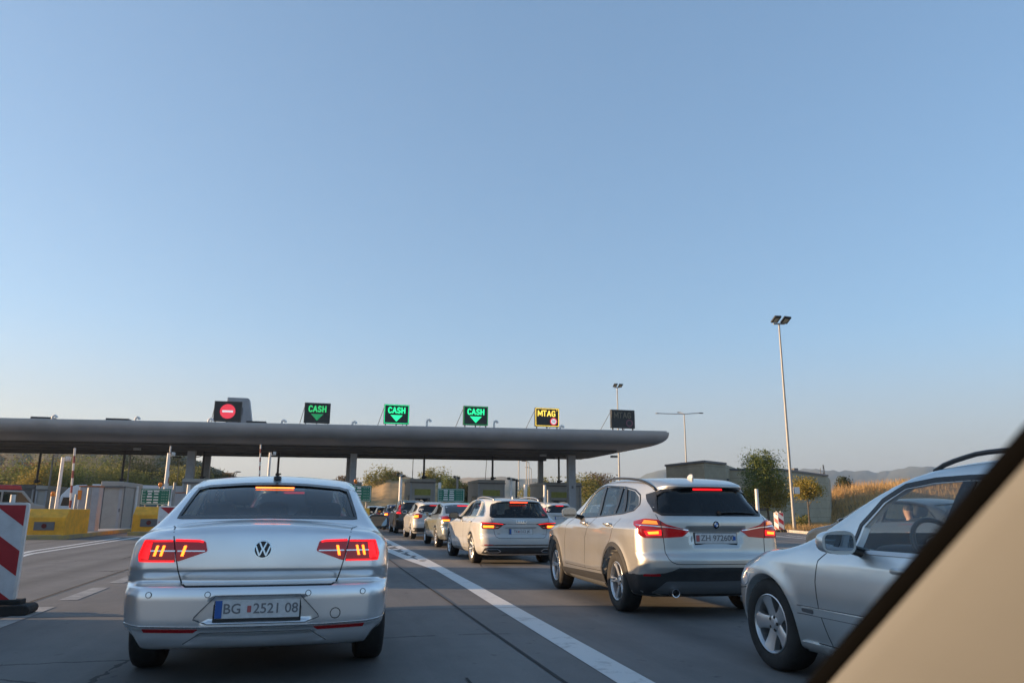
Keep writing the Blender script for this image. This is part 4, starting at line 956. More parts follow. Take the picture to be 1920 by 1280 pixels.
def person(loc, rz, label):
    """seated driver: one continuous skinned body, shirt and hair as children"""
    J = {'pel': (0, 0, 0, .15, .11), 'bel': (0, -.03, .17, .15, .10), 'che': (0, -.05, .36, .165, .105), 'col': (0, -.05, .48, .10, .07), 'nec': (0, -.03, .56, .052, .052),
         'jaw': (0, -.005, .635, .062, .068), 'mid': (0, -.012, .70, .074, .088), 'top': (0, -.02, .765, .062, .075), 'crn': (0, -.02, .80, .03, .035)}
    for s, n in ((-1, 'l'), (1, 'r')):
        J.update({n+'sh': (s*.19, -.05, .46, .055, .055), n+'el': (s*.25, .10, .25, .042, .042), n+'wr': (s*.15, .34, .36, .028, .024), n+'pa': (s*.14, .40, .39, .036, .018),
                  n+'hip': (s*.09, .05, -.01, .095, .09), n+'kn': (s*.13, .47, .06, .06, .06), n+'an': (s*.13, .62, -.32, .04, .04), n+'to': (s*.13, .78, -.36, .035, .03)})
        for k in range(4): J[n+'f%d' % k] = (s*(.155-.012*k), .445+.006*(k in (1, 2)), .405-.006*k, .010, .010); J[n+'g%d' % k] = (s*(.15-.012*k), .455, .375-.006*k, .009, .009)
        J[n+'t0'] = (s*.105, .405, .405, .011, .011); J[n+'t1'] = (s*.095, .435, .41, .009, .009)
    E = [('pel', 'bel'), ('bel', 'che'), ('che', 'col'), ('col', 'nec'), ('nec', 'jaw'), ('jaw', 'mid'), ('mid', 'top'), ('top', 'crn')]
    for n in 'lr':
        E += [('che', n+'sh'), (n+'sh', n+'el'), (n+'el', n+'wr'), (n+'wr', n+'pa'), ('pel', n+'hip'), (n+'hip', n+'kn'), (n+'kn', n+'an'), (n+'an', n+'to'), (n+'pa', n+'t0'), (n+'t0', n+'t1')]
        for k in range(4): E += [(n+'pa', n+'f%d' % k), (n+'f%d' % k, n+'g%d' % k)]
    ks = list(J); me = bpy.data.meshes.new('person'); me.from_pydata([J[k][:3] for k in ks], [(ks.index(a), ks.index(b)) for a, b in E], [])
    o = link('person', me, M_['skin']); md = o.modifiers.new('skin', 'SKIN'); md.use_smooth_shade = True
    for i, k in enumerate(ks): me.skin_vertices[0].data[i].radius = J[k][3:5]
    me.skin_vertices[0].data[0].use_root = True
    sb = o.modifiers.new('sub', 'SUBSURF'); sb.levels = 2; sb.render_levels = 2
    dg = bpy.context.evaluated_depsgraph_get(); dg.update(); m2 = bpy.data.meshes.new_from_object(o.evaluated_get(dg)); o.modifiers.clear()
    bm = bmesh.new(); bm.from_mesh(m2)                        # face: brow, nose, chin, eye sockets, ears pulled out of the head itself
    for v in bm.verts:
        x, y, z = v.co
        if z > .58:
            f = max(0, y)/.09
            v.co.y += f*(.030*math.exp(-(x/.014)**2-((z-.685)/.024)**2) + .012*math.exp(-(x/.03)**2-((z-.625)/.016)**2) + .006*math.exp(-(x/.022)**2-((z-.655)/.007)**2)
                       - .012*(math.exp(-((abs(x)-.032)/.014)**2-((z-.712)/.012)**2)))
            v.co.x += math.copysign(.014*math.exp(-((y+.015)/.018)**2-((z-.69)/.026)**2), x) if abs(x) > .05 else 0
    bm.to_mesh(m2); bm.free(); o.data = m2; m2.materials.clear(); m2.materials.append(M_['skin']); m2.shade_smooth()
    def skinpart(name, m, keep, d):
        P = [v.co + v.normal*d for v in m2.vertices]; F = [tuple(p.vertices) for p in m2.polygons if all(keep(m2.vertices[i].co) for i in p.vertices)]
        return link(name, mesh_of(P, F), m, o)
    h = skinpart('hair', M_['hair'], lambda c: c.z > .685 and (c.y < .045 or c.z > .765) and not (c.y > .02 and c.z < .73), .012)
    s_ = skinpart('shirt', M_['shirt'], lambda c: -.02 < c.z < .535 and c.y < .22, .008)
    t_ = skinpart('trousers', M_['seat'], lambda c: c.z < .02 and c.z > -.30 or (c.y > .3 and c.z < .15 and c.z > -.3), .008)
    ey = MB()
    for s in (-1, 1): superell(ey, (s*.032, .068, .712), (.010, .008, .006), 1, 8)
    ey.build('eyes', M_['plate_white'], o, smooth=180)
    for q in (h, s_, t_): q.data.shade_smooth()
    o.location = loc; o.rotation_euler = (0, 0, rz); tag(o, label, 'person')
    return o
person((10.35-.36, 9.25+2.06, .50), 0.35, 'driver in a pale shirt at the wheel of the dark saloon')
# ------------------------------------------------------------------ setting: ground, road, hills
def sheet(name, pts, z, m, kind='structure', nx=1):
    me = bpy.data.meshes.new(name); me.from_pydata([(p[0], p[1], z) for p in pts], [], [tuple(range(len(pts)))])
    o = link(name, me, m); tag(o, kind=kind)
    if me.polygons[0].normal.z < 0: me.flip_normals()
    return o
def noise_mat(name, cols, scale=1.0, rough=.9, bump=.3, big=.08, bscale=None):
    """three-colour ground: fine grain over broad patches"""
    m, t, b = new_mat(name); tc = N(t, 'ShaderNodeTexCoord')
    n1 = N(t, 'ShaderNodeTexNoise', Scale=scale, Detail=9.0, Roughness=.7); n2 = N(t, 'ShaderNodeTexNoise', Scale=big, Detail=4.0, Roughness=.6)
    for n in (n1, n2): t.links.new(tc.outputs['Object'], n.inputs['Vector'])
    ad = N(t, 'ShaderNodeMath', operation='ADD'); ml = N(t, 'ShaderNodeMath', operation='MULTIPLY'); ml.inputs[1].default_value = .5
    t.links.new(n1.outputs[0], ad.inputs[0]); t.links.new(n2.outputs[0], ad.inputs[1]); t.links.new(ad.outputs[0], ml.inputs[0])
    r = N(t, 'ShaderNodeValToRGB'); r.color_ramp.elements[0].position = .38; r.color_ramp.elements[0].color = (*cols[0], 1)
    r.color_ramp.elements[1].position = .62; r.color_ramp.elements[1].color = (*cols[2], 1); e = r.color_ramp.elements.new(.5); e.color = (*cols[1], 1)
    t.links.new(ml.outputs[0], r.inputs[0]); t.links.new(r.outputs[0], b.inputs['Base Color'])
    b.inputs['Roughness'].default_value = rough
    bp = N(t, 'ShaderNodeBump', Strength=bump, Distance=.02)
    t.links.new(n1.outputs[0], bp.inputs['Height']); t.links.new(bp.outputs[0], b.inputs['Normal'])
    return m
def road_mat():
    """worn concrete: mottling, long faint tyre-darkened streaks down each lane, small stains"""
    m, t, b = new_mat('worn_concrete'); tc = N(t, 'ShaderNodeTexCoord')
    def nz(scale, st, det=7.0, rg=.62):
        mp = N(t, 'ShaderNodeMapping'); mp.inputs['Scale'].default_value = st; t.links.new(tc.outputs['Object'], mp.inputs[0])
        n = N(t, 'ShaderNodeTexNoise', Scale=scale, Detail=det, Roughness=rg); t.links.new(mp.outputs[0], n.inputs['Vector']); return n
    a = nz(.35, (1, .5, 1)); s = nz(1.1, (1, .045, 1)); f = nz(42, (1, 1, 1)); d = nz(2.6, (1, .6, 1), 9, .7)
    r = N(t, 'ShaderNodeValToRGB'); r.color_ramp.elements[0].position = .30; r.color_ramp.elements[1].position = .70
    r.color_ramp.elements[0].color = (.075, .075, .077, 1); r.color_ramp.elements[1].color = (.245, .236, .222, 1)
    m1 = N(t, 'ShaderNodeMath', operation='ADD'); t.links.new(a.outputs[0], m1.inputs[0]); t.links.new(s.outputs[0], m1.inputs[1])
    m2 = N(t, 'ShaderNodeMath', operation='MULTIPLY_ADD'); t.links.new(f.outputs[0], m2.inputs[0]); m2.inputs[1].default_value = .35; t.links.new(m1.outputs[0], m2.inputs[2])
    m3 = N(t, 'ShaderNodeMath', operation='MULTIPLY_ADD'); t.links.new(d.outputs[0], m3.inputs[0]); m3.inputs[1].default_value = .55; t.links.new(m2.outputs[0], m3.inputs[2])
    m4 = N(t, 'ShaderNodeMath', operation='MULTIPLY'); t.links.new(m3.outputs[0], m4.inputs[0]); m4.inputs[1].default_value = .345
    t.links.new(m4.outputs[0], r.inputs[0])
    st = N(t, 'ShaderNodeValToRGB'); sp = nz(5.5, (1, .8, 1), 3, .5); st.color_ramp.elements[0].position = .66; st.color_ramp.elements[0].color = (1, 1, 1, 1)
    st.color_ramp.elements[1].position = .74; st.color_ramp.elements[1].color = (.55, .55, .56, 1); t.links.new(sp.outputs[0], st.inputs[0])
    mx = N(t, 'ShaderNodeMix', data_type='RGBA', blend_type='MULTIPLY'); mx.inputs[0].default_value = 1; t.links.new(r.outputs[0], mx.inputs[6]); t.links.new(st.outputs[0], mx.inputs[7])
    # oil drips down the middle of each lane and rubber-darkened wheel paths (wear that belongs to the slab)
    sx = N(t, 'ShaderNodeSeparateXYZ'); t.links.new(tc.outputs['Object'], sx.inputs[0])
    def mth(op, a_, b_=None, c_=None):
        n = N(t, 'ShaderNodeMath', operation=op)
        for i, v in enumerate((a_, b_, c_)):
            if v is None: continue
            if isinstance(v, (int, float)): n.inputs[i].default_value = v
            else: t.links.new(v, n.inputs[i])
        return n.outputs[0]
    lane = mth('PINGPONG', mth('ADD', sx.outputs[0], .42), 2.36)          # 0 at lane centres
    path = mth('MULTIPLY', mth('SUBTRACT', 1.0, mth('SMOOTH_MIN', 1.0, mth('MULTIPLY', mth('ABSOLUTE', mth('SUBTRACT', lane, .78)), 2.6), .2)), mth('MULTIPLY', s.outputs[0], .62))
    mid = mth('SUBTRACT', 1.0, mth('SMOOTH_MIN', 1.0, mth('MULTIPLY', lane, 2.4), .2))
    vo = N(t, 'ShaderNodeTexVoronoi', Scale=3.4); t.links.new(tc.outputs['Object'], vo.inputs['Vector'])
    drip = mth('MULTIPLY', mth('LESS_THAN', mth('ADD', vo.outputs['Distance'], mth('MULTIPLY', d.outputs[0], .25)), .22), mth('MULTIPLY', mid, .75))
    ck = N(t, 'ShaderNodeTexVoronoi', Scale=.28, feature='DISTANCE_TO_EDGE'); wv = N(t, 'ShaderNodeMix', data_type='RGBA'); wv.inputs[0].default_value = .16
    t.links.new(tc.outputs['Object'], wv.inputs[6]); t.links.new(d.outputs['Color'], wv.inputs[7]); t.links.new(wv.outputs[2], ck.inputs['Vector'])
    crack = mth('MULTIPLY', mth('LESS_THAN', ck.outputs[0], .0035), mth('MULTIPLY', mth('GREATER_THAN', a.outputs[0], .5), .6))
    dark = mth('SUBTRACT', 1.0, mth('MINIMUM', .85, mth('ADD', mth('ADD', path, drip), crack)))
    m5 = N(t, 'ShaderNodeMix', data_type='RGBA', blend_type='MULTIPLY'); m5.inputs[0].default_value = 1; t.links.new(mx.outputs[2], m5.inputs[6])
    cc = N(t, 'ShaderNodeCombineColor'); [t.links.new(dark, cc.inputs[i]) for i in range(3)]; t.links.new(cc.outputs[0], m5.inputs[7]); mx = m5
    t.links.new(mx.outputs[2], b.inputs['Base Color']); b.inputs['Roughness'].default_value = .78; b.inputs['Specular IOR Level'].default_value = .35
    bp = N(t, 'ShaderNodeBump', Strength=.25, Distance=.01); t.links.new(f.outputs[0], bp.inputs['Height']); t.links.new(bp.outputs[0], b.inputs['Normal'])
    return m
def marking_mat(name, wear=.45, c=(.62, .62, .60)):
    m, t, b = new_mat(name); tc = N(t, 'ShaderNodeTexCoord')
    n1 = N(t, 'ShaderNodeTexNoise', Scale=3.0, Detail=10.0, Roughness=.75); t.links.new(tc.outputs['Object'], n1.inputs['Vector'])
    r = N(t, 'ShaderNodeValToRGB'); r.color_ramp.elements[0].position = wear-.12; r.color_ramp.elements[0].color = (.24, .235, .225, 1)
    r.color_ramp.elements[1].position = wear+.06; r.color_ramp.elements[1].color = (*c, 1)
    t.links.new(n1.outputs[0], r.inputs[0]); t.links.new(r.outputs[0], b.inputs['Base Color']); b.inputs['Roughness'].default_value = .7
    return m
M_['earth'] = noise_mat('dry_earth', [(.10, .075, .04), (.19, .14, .075), (.26, .20, .11)], 1.4, big=.06)
M_['dry_hill'] = noise_mat('dry_hillside', [(.12, .10, .045), (.32, .215, .10), (.44, .30, .15)], .45, big=.05, bump=.6)
M_['dark_hill'] = noise_mat('scrub_hillside', [(.03, .04, .018), (.075, .07, .035), (.16, .12, .065)], .5, big=.05, bump=.6)
M_['far_hill'] = noise_mat('far_fields', [(.10, .12, .08), (.26, .20, .13), (.34, .26, .17)], .012, big=.004, bump=0)
M_['far_mount'] = noise_mat('far_mountain', [(.06, .08, .07), (.10, .115, .09), (.15, .14, .10)], .01, big=.003, bump=0)
M_['concrete'] = mat('kerb_concrete', (.42, .40, .37), .85, var=.3, scale=5, bump=.2); M_['road'] = road_mat()
M_['mark'] = marking_mat('road_paint', .39); M_['mark_worn'] = marking_mat('worn_road_paint', .56, (.40, .39, .37)); M_['joint'] = mat('joint_sealant', (.03, .03, .03), .9, var=.4, scale=8)
M_['yellow'] = mat('yellow_paint', (.78, .36, .018), .55, var=.25, scale=3.5, rvar=.12, bump=.08)
M_['kerb_yellow'] = mat('worn_yellow_paint', (.42, .30, .08), .8, c2=(.24, .21, .16), scale=3, bump=.2)

sheet('ground', [(-4500, -400), (4500, -400), (4500, 4500), (-4500, 4500)], -.06, M_['earth'])
road = sheet('road', [(-60, -60), (17, -60), (21, 14), (26.1, 36), (29, 44.7), (31.5, 56), (31.5, 140), (16, 400), (-20, 400), (-60, 160)], 0, M_['road'])
def band(name, pts, w, z, m, kind='structure'):
    P = [np.array(p[:2], float) for p in pts]; L_, R_ = [], []
    for i, p in enumerate(P):
        d = P[min(i+1, len(P)-1)]-P[max(i-1, 0)]; d /= np.linalg.norm(d); n = np.array([-d[1], d[0]]); ww = w[i] if isinstance(w, (list, tuple)) else w
        L_.append(p+n*ww/2); R_.append(p-n*ww/2)
    V = [(*p, z) for p in L_]+[(*p, z) for p in R_]; k = len(P)
    me = bpy.data.meshes.new(name); me.from_pydata(V, [], [(i, k+i, k+i+1, i+1) for i in range(k-1)])
    o = link(name, me, m)
    if me.polygons[0].normal.z < 0: me.flip_normals()
    return tag(o, kind=kind)
band('lane_marking', [(2.06, 1.0), (2.14, 5.0), (2.23, 9.0), (2.30, 11.7), (2.42, 20), (2.52, 34.8)], .255, .004, M_['mark'])
band('lane_marking', [(2.28, 15.2), (2.10, 18.5), (1.93, 23), (1.72, 30), (1.55, 36)], [.18, .26, .28, .28, .28], .0045, M_['mark'])
for i, f in enumerate(np.linspace(17.8, 33.5, 10)):
    t = (f-15.2)/20.8; band('hatch_marking', [(2.20-.62*t+.12, f-.55*t), (2.36+.08*t-.05, f+.9*t+.1)], .22+.05*t, .004, M_['mark'])
band('lane_marking', [(-6.3, 16.5), (-7.08, 21.8), (-7.22, 35.0)], .16, .004, M_['mark']); band('lane_marking', [(-6.9, 18.5), (-7.50, 23.1), (-7.70, 33.1)], .16, .0045, M_['mark'])
for a, b in ((8.3, 10.2), (10.9, 12.5), (13.2, 15.0), (15.6, 17.2)): band('lane_marking', [(-3.05, a), (-3.08, b)], .22, .004, M_['mark_worn'])
for a, b in ((30.5, 36), (40, 46)): band('lane_marking', [(22.6, a), (24.0, b)], .2, .004, M_['mark'])
band('lane_marking', [(19.6, 22), (22.4, 34), (25.5, 46)], .2, .004, M_['mark'])
for pts in ([(1.75, 2), (1.67, 5.17), (1.60, 15.6), (1.62, 50)], [(-3.35, 2), (-3.42, 10.5), (-3.57, 17.1), (-3.7, 50)], [(6.9, 3), (6.9, 60)], [(12.5, 3), (13, 60)]): band('slab_joint', pts, .028, .006, M_['joint'])
for f in (4.2, 9.2, 14.2, 19.2, 24.2, 29.2, 34.2, 40): band('slab_joint', [(-20, f+.4), (20, f-.4)], .014, .0065, M_['joint'])
band('slab_joint', [(1.02, 3.2), (1.04, 5.45)], .02, .006, M_['joint'])
kb = MB()
kp = [(17.2, -10), (21, 14), (26.16, 36), (29.0, 44.7), (31.5, 56), (31.6, 80)]
for (a, b) in zip(kp, kp[1:]):
    a = Vector((*a, 0)); b = Vector((*b, 0)); d = (b-a); n = max(1, int(d.length/1.0)); an = math.atan2(d.y, d.x)
    for i in range(n):
        c = a+d*((i+.5)/n); kb.box((c.x+.08, c.y, .045), (d.length/n-.012, .20, .21), rz=an)
tag(kb.build('kerb', M_['concrete'], bevel=.015), kind='structure')
sheet('verge', [(17.35, -60), (21.2, 14), (26.36, 36), (29.2, 44.7), (31.7, 56), (31.8, 140), (300, 140), (300, -60)], .02, M_['earth'])

def ridge(name, cols, df, dt, db, m, ny=14, rough=.0, seed=1, z0=-.5, kind='structure', fl=None):
    """hill mesh: crest follows (photo column, crest row) at view depth dt; foot at df, back at db"""
    rr = random.Random(seed); xs = [c[0] for c in cols]; V = []; nx = len(cols)
    top = []
    for (px, py) in cols:
        P = atD(px, py, dt); top.append(P)
    for j in range(ny+1):
        t = j/ny*2
        for i, (px, py) in enumerate(cols):
            d = (df+(dt-df)*t) if t <= 1 else dt+(db-dt)*(t-1)
            g = atD(px, 945, d); h = top[i].z
            k = (math.sin(min(t, 2-t)*math.pi/2)**1.15)
            V.append((g.x, g.y, z0+(h-z0)*k+(rr.uniform(-1, 1)*rough*(1 if 0 < t < 1.9 else 0))))
    F = [(j*nx+i, j*nx+i+1, (j+1)*nx+i+1, (j+1)*nx+i) for j in range(ny) for i in range(nx-1)]
    me = bpy.data.meshes.new(name); me.from_pydata(V, [], F); me.shade_smooth()
    o = link(name, me, m); return tag(o, kind=kind)
def crest(pts, n, jit, seed):
    """resample a crest line with small irregularities"""
    rr = random.Random(seed); X = np.linspace(pts[0][0], pts[-1][0], n); Y = Curve(pts)(X)
    ph = [rr.uniform(0, 6.3) for _ in range(6)]
    return [(float(x), float(y+jit*sum(math.sin(x*f/100+p)/(k+1) for k, (f, p) in enumerate(zip((2.3, 5.1, 9.7, 17, 31, 55), ph))))) for x, y in zip(X, Y)]
ridge('hill', crest([(-700, 800), (-250, 812), (0, 828), (180, 832), (290, 838), (340, 855), (400, 884), (440, 899), (520, 906), (600, 914)], 70, 1.2, 3), 85, 170, 330, M_['dark_hill'], 18, .35, 5)
ridge('hill', crest([(560, 932), (640, 920), (700, 903), (730, 894), (760, 893), (800, 899), (850, 912), (900, 926), (960, 940)], 50, 1.0, 4), 92, 120, 230, M_['dry_hill'], 14, .12, 6)
ridge('hill', crest([(420, 922), (600, 917), (700, 912), (860, 900), (905, 896), (960, 899), (1010, 902), (1080, 912), (1200, 925), (1350, 935)], 60, 1.0, 8), 700, 1500, 2300, M_['far_hill'], 12, 2.0, 7)
ridge('mountain', crest([(1080, 930), (1150, 915), (1205, 896), (1232, 884), (1250, 881), (1300, 886), (1400, 892), (1500, 884), (1545, 880), (1600, 884), (1660, 888), (1710, 878), (1745, 875), (1800, 882), (1900, 888), (2100, 880), (2400, 905)], 120, 1.0, 9), 1400, 2500, 3600, M_['far_mount'], 14, 6.0, 9, z0=-4)
ridge('mountain', crest([(560, 935), (760, 916), (830, 912), (980, 915), (1160, 916), (1300, 925)], 60, .7, 12), 1600, 2300, 3200, M_['far_mount'], 10, 4.0, 10, z0=-3)
ridge('grass_bank', crest([(1500, 950), (1548, 934), (1575, 924), (1620, 916), (1680, 914), (1750, 908), (1850, 905), (2000, 900), (2400, 895)], 70, 1.2, 11), 70, 84, 130, M_['dry_hill'], 18, .10, 12)

# ------------------------------------------------------------------ plants
def leaf_mat(name, c, c2, tr=.35, scale=1.2):
    m = bpy.data.materials.new(name); m.use_nodes = True; t = m.node_tree; b = t.nodes['Principled BSDF']; out = t.nodes['Material Output']
    tc = N(t, 'ShaderNodeTexCoord'); n = N(t, 'ShaderNodeTexNoise', Scale=scale, Detail=5.0, Roughness=.7); t.links.new(tc.outputs['Object'], n.inputs['Vector'])
    r = N(t, 'ShaderNodeValToRGB'); r.color_ramp.elements[0].position = .36; r.color_ramp.elements[0].color = (*c2, 1); r.color_ramp.elements[1].position = .64; r.color_ramp.elements[1].color = (*c, 1)
    t.links.new(n.outputs[0], r.inputs[0]); t.links.new(r.outputs[0], b.inputs['Base Color']); b.inputs['Roughness'].default_value = .6; b.inputs['Specular IOR Level'].default_value = .25
    tl_ = N(t, 'ShaderNodeBsdfTranslucent'); t.links.new(r.outputs[0], tl_.inputs[0]); mx = N(t, 'ShaderNodeMixShader'); mx.inputs[0].default_value = tr
    t.links.new(b.outputs[0], mx.inputs[1]); t.links.new(tl_.outputs[0], mx.inputs[2]); t.links.new(mx.outputs[0], out.inputs[0])
    return m
M_['leaf_green'] = leaf_mat('green_leaves', (.21, .25, .06), (.05, .075, .022)); M_['leaf_dark'] = leaf_mat('dark_leaves', (.075, .09, .03), (.018, .026, .010))
M_['leaf_olive'] = leaf_mat('olive_leaves', (.34, .31, .08), (.085, .095, .03)); M_['leaf_yellow'] = leaf_mat('yellow_leaves', (.42, .32, .06), (.17, .15, .04))
M_['leaf_red'] = leaf_mat('rust_red_leaves', (.28, .10, .04), (.11, .045, .022)); M_['leaf_brown'] = leaf_mat('brown_leaves', (.20, .13, .06), (.075, .055, .028))
M_['bark'] = mat('bark', (.12, .095, .07), .9, var=.4, scale=12, bump=.4); M_['straw'] = leaf_mat('dry_grass_blades', (.66, .44, .20), (.38, .24, .10), .4, .3)
M_['grass_green'] = leaf_mat('green_grass_blades', (.15, .14, .045), (.06, .065, .022), .4, .5)
def leaves(center, radii, n, size, seed, clumps=26, flat=.0, up=0.0, spread=.30):
    """leaf-sized faces gathered in clumps through the volume of a crown"""
    g = np.random.default_rng(seed); c = np.array(center, float); R_ = np.array(radii, float)
    d = g.normal(size=(clumps, 3)); d /= np.linalg.norm(d, axis=1, keepdims=True); rr = g.uniform(.25, .92, clumps)**.6
    cc = c+d*rr[:, None]*R_; cs = g.uniform(.55, 1.3, clumps)
    k = g.integers(0, clumps, n); off = np.clip(g.normal(size=(n, 3)), -1.5, 1.5)*spread*R_*cs[k][:, None]
    p = cc[k]+off
    a = g.normal(size=(n, 3)); a[:, 2] += up; a /= np.linalg.norm(a, axis=1, keepdims=True)
    b = np.cross(a, g.normal(size=(n, 3))); b /= np.linalg.norm(b, axis=1, keepdims=True)
    s = size*g.uniform(.55, 1.35, n)
    V = np.stack([p-a*s[:, None], p+b*s[:, None]*.42, p+a*s[:, None], p-b*s[:, None]*.42], 1).reshape(-1, 3)
    F = [(4*i, 4*i+1, 4*i+2, 4*i+3) for i in range(n)]
    return V, F
def tree(name, loc, h, crowns, trunk_h, tr, label, group=None, cat='tree', limbs=4, seed=1, zbase=0.0, cl=None):
    """crowns: list of (center z, radii, n, leaf size, material); crown meshes are children, trunk with limbs another"""
    root = empty(name, (loc[0], loc[1], zbase)); tag(root, label, cat, group); rr = random.Random(seed)
    for i, (off, R_, n, s, m) in enumerate(crowns):
        V, F = leaves(off, R_, n, s, seed*13+i, clumps=cl or max(10, int(n/90)))
        V[:, 2] = np.maximum(V[:, 2], .02)
        link('crown', mesh_of(V, F), m, root)
    t = MB(); bend = rr.uniform(-.12, .12)
    t.tube([(0, 0, -.1), (bend*.3, 0, trunk_h*.4), (bend, bend*.5, trunk_h), (bend*1.2, bend, h*.8)], [tr*1.25, tr, tr*.75, tr*.2], 8)
    c0 = crowns[0]
    for i in range(limbs):
        an = rr.uniform(0, 6.3); z0 = trunk_h*rr.uniform(.75, 1.1); L_ = rr.uniform(.5, .9)
        t.tube([(bend, 0, z0), (bend+math.cos(an)*c0[1][0]*L_*.5, math.sin(an)*c0[1][1]*L_*.5, z0+.25*h*L_), (bend+math.cos(an)*c0[1][0]*L_, math.sin(an)*c0[1][1]*L_, z0+.42*h*L_)], [tr*.5, tr*.33, tr*.1], 6)
    t.build('trunk', M_['bark'], root, smooth=60)
    return root
def at_ground(px, d): P = atD(px, 960, d); return (P.x, P.y)
# right-hand verge
P = at_ground(1441, 54)
tree('broadleaf_tree', P, 5.6, [((-.2, 0, 3.8), (1.55, 1.4, 1.65), 9000, .072, M_['leaf_green']), ((-.15, 0, 4.9), (.75, .7, .65), 1700, .07, M_['leaf_green']), ((.2, -.5, 2.55), (1.5, 1.0, 1.15), 5600, .072, M_['leaf_yellow'])], 1.5, .09, 'tall young tree, green above and sunlit yellow below, in front of the grey building', seed=3)  # lower crown has its sunlit yellow put into the leaf colour
P = at_ground(1516, 48.5)
tree('broadleaf_tree', P, 3.2, [((0, 0, 2.75), (1.05, .95, .65), 4200, .065, M_['leaf_yellow']), ((.1, 0, 2.5), (.7, .6, .4), 500, .08, M_['leaf_olive'])], 2.0, .05, 'small yellow-leaved tree with a thin bare trunk by the wall', seed=5)
P = at_ground(1411, 56)
tree('broadleaf_tree', P, 3.4, [((0, 0, 2.2), (.8, .8, .9), 2400, .07, M_['leaf_yellow'])], 1.0, .05, 'low yellowing tree beside the tall young tree, half behind the silver SUV', seed=6)
for px, d, lb, sd in ((1497, 50, 'green weedy bush at the foot of the lamp post', 1), (1507, 53, 'green weedy bush under the small yellow tree', 2)):
    tree('weed_bush', at_ground(px, d), 1.2, [((0, 0, .6), (.55, .5, .5), 520, .07, M_['leaf_olive'])], .3, .02, lb, 'bushes on the verge', 'bush', seed=sd+20)
P = at_ground(1588, 105)
tree('conifer_tree', P, 6.4, [((0, 0, 4.4), (1.25, 1.2, 1.5), 1900, .17, M_['leaf_dark']), ((-.9, 0, 3.5), (1.3, 1.0, .7), 800, .17, M_['leaf_dark']), ((.1, 0, 5.5), (.55, .5, .6), 400, .15, M_['leaf_dark'])], 2.6, .14, 'dark pointed tree on the dry bank against the mountains', seed=8)
for px, d, w, h, lb, sd, m in ((1682, 96, 3.6, 5.6, 'green bush on the crest of the dry bank', 1, 'leaf_olive'), (1722, 98, 3.0, 5.6, 'brownish bare bush on the crest of the dry bank', 2, 'leaf_brown'), (1905, 92, 4.0, 5.6, 'olive bush at the right end of the dry bank', 3, 'leaf_olive')):
    tree('crest_bush', at_ground(px, d), h, [((0, 0, h-1.35), (w*.5, 1.3, 1.15), 1500, .15, M_[m])], h-2.2, .06, lb, 'bushes on the dry bank', 'bush', seed=sd+30)
# behind the plaza
for px, py, d, w, lb, sd, m in ((717, 880, 112, 5.2, 'round green tree on the golden hill left of the toll booth', 41, 'leaf_olive'), (742, 887, 116, 2.4, 'small brown bush on top of the golden hill', 42, 'leaf_brown'), (814, 881, 118, 5.0, 'round green tree on the golden hill right of the toll booth', 43, 'leaf_olive'),
        (842, 898, 110, 4.4, 'dark green tree low on the right slope of the golden hill', 44, 'leaf_green'), (878, 908, 100, 3.6, 'dark green tree behind the green price board', 45, 'leaf_dark'), (1004, 912, 105, 5.0, 'olive bush behind the toll gate columns', 46, 'leaf_olive'),
        (1098, 897, 96, 6.4, 'brown and green tree clump right of the last column', 47, 'leaf_olive'), (1122, 893, 100, 4.0, 'brown twiggy tree above the roof of the silver SUV', 48, 'leaf_brown'), (1018, 902, 120, 6.0, 'low tree top showing over the last toll booth', 49, 'leaf_olive'),
        (645, 897, 120, 4.0, 'low bush behind the near silver saloon roof', 50, 'leaf_brown')):
    P = at_ground(px, d); h = max(2.2, atD(px, py, d).z)
    tree('broadleaf_tree', P, h, [((0, 0, h-w*.36), (w*.5, w*.45, w*.40), 4200, .15, M_[m]), ((w*.1, -.3, max(1.0, h-w*.62)), (w*.55, w*.45, w*.34), 2400, .15, M_['leaf_green' if m != 'leaf_brown' else 'leaf_brown'])], max(.6, h-w*.8), .10, lb, 'trees behind the plaza', seed=sd, cl=22)
# left hillside
rr = random.Random(11)
hill_trees = [(8, 868, 100, 9, 'leaf_olive'), (34, 874, 96, 7, 'leaf_green'), (60, 866, 105, 6, 'leaf_red'), (64, 884, 92, 6.5, 'leaf_yellow'), (95, 872, 98, 8, 'leaf_olive'), (128, 880, 94, 7, 'leaf_green'), (150, 860, 112, 8, 'leaf_olive'), (182, 858, 108, 9, 'leaf_green'),
    (206, 883, 95, 6, 'leaf_olive'), (222, 862, 115, 8, 'leaf_dark'), (262, 864, 112, 9, 'leaf_dark'), (243, 887, 95, 5.5, 'leaf_olive'), (292, 866, 108, 9, 'leaf_dark'), (316, 857, 125, 6, 'leaf_dark'), (336, 884, 100, 6, 'leaf_olive'), (378, 880, 112, 5.5, 'leaf_dark'), (404, 890, 118, 4.5, 'leaf_dark'),
    (-30, 865, 100, 9, 'leaf_brown'), (22, 852, 130, 8, 'leaf_green'), (118, 850, 135, 9, 'leaf_green'), (424, 888, 120, 2.6, 'leaf_brown'), (352, 872, 128, 5, 'leaf_dark')]
colname = dict(leaf_olive='olive', leaf_green='green', leaf_red='rust red', leaf_yellow='bright yellow', leaf_dark='dark green', leaf_brown='brown')
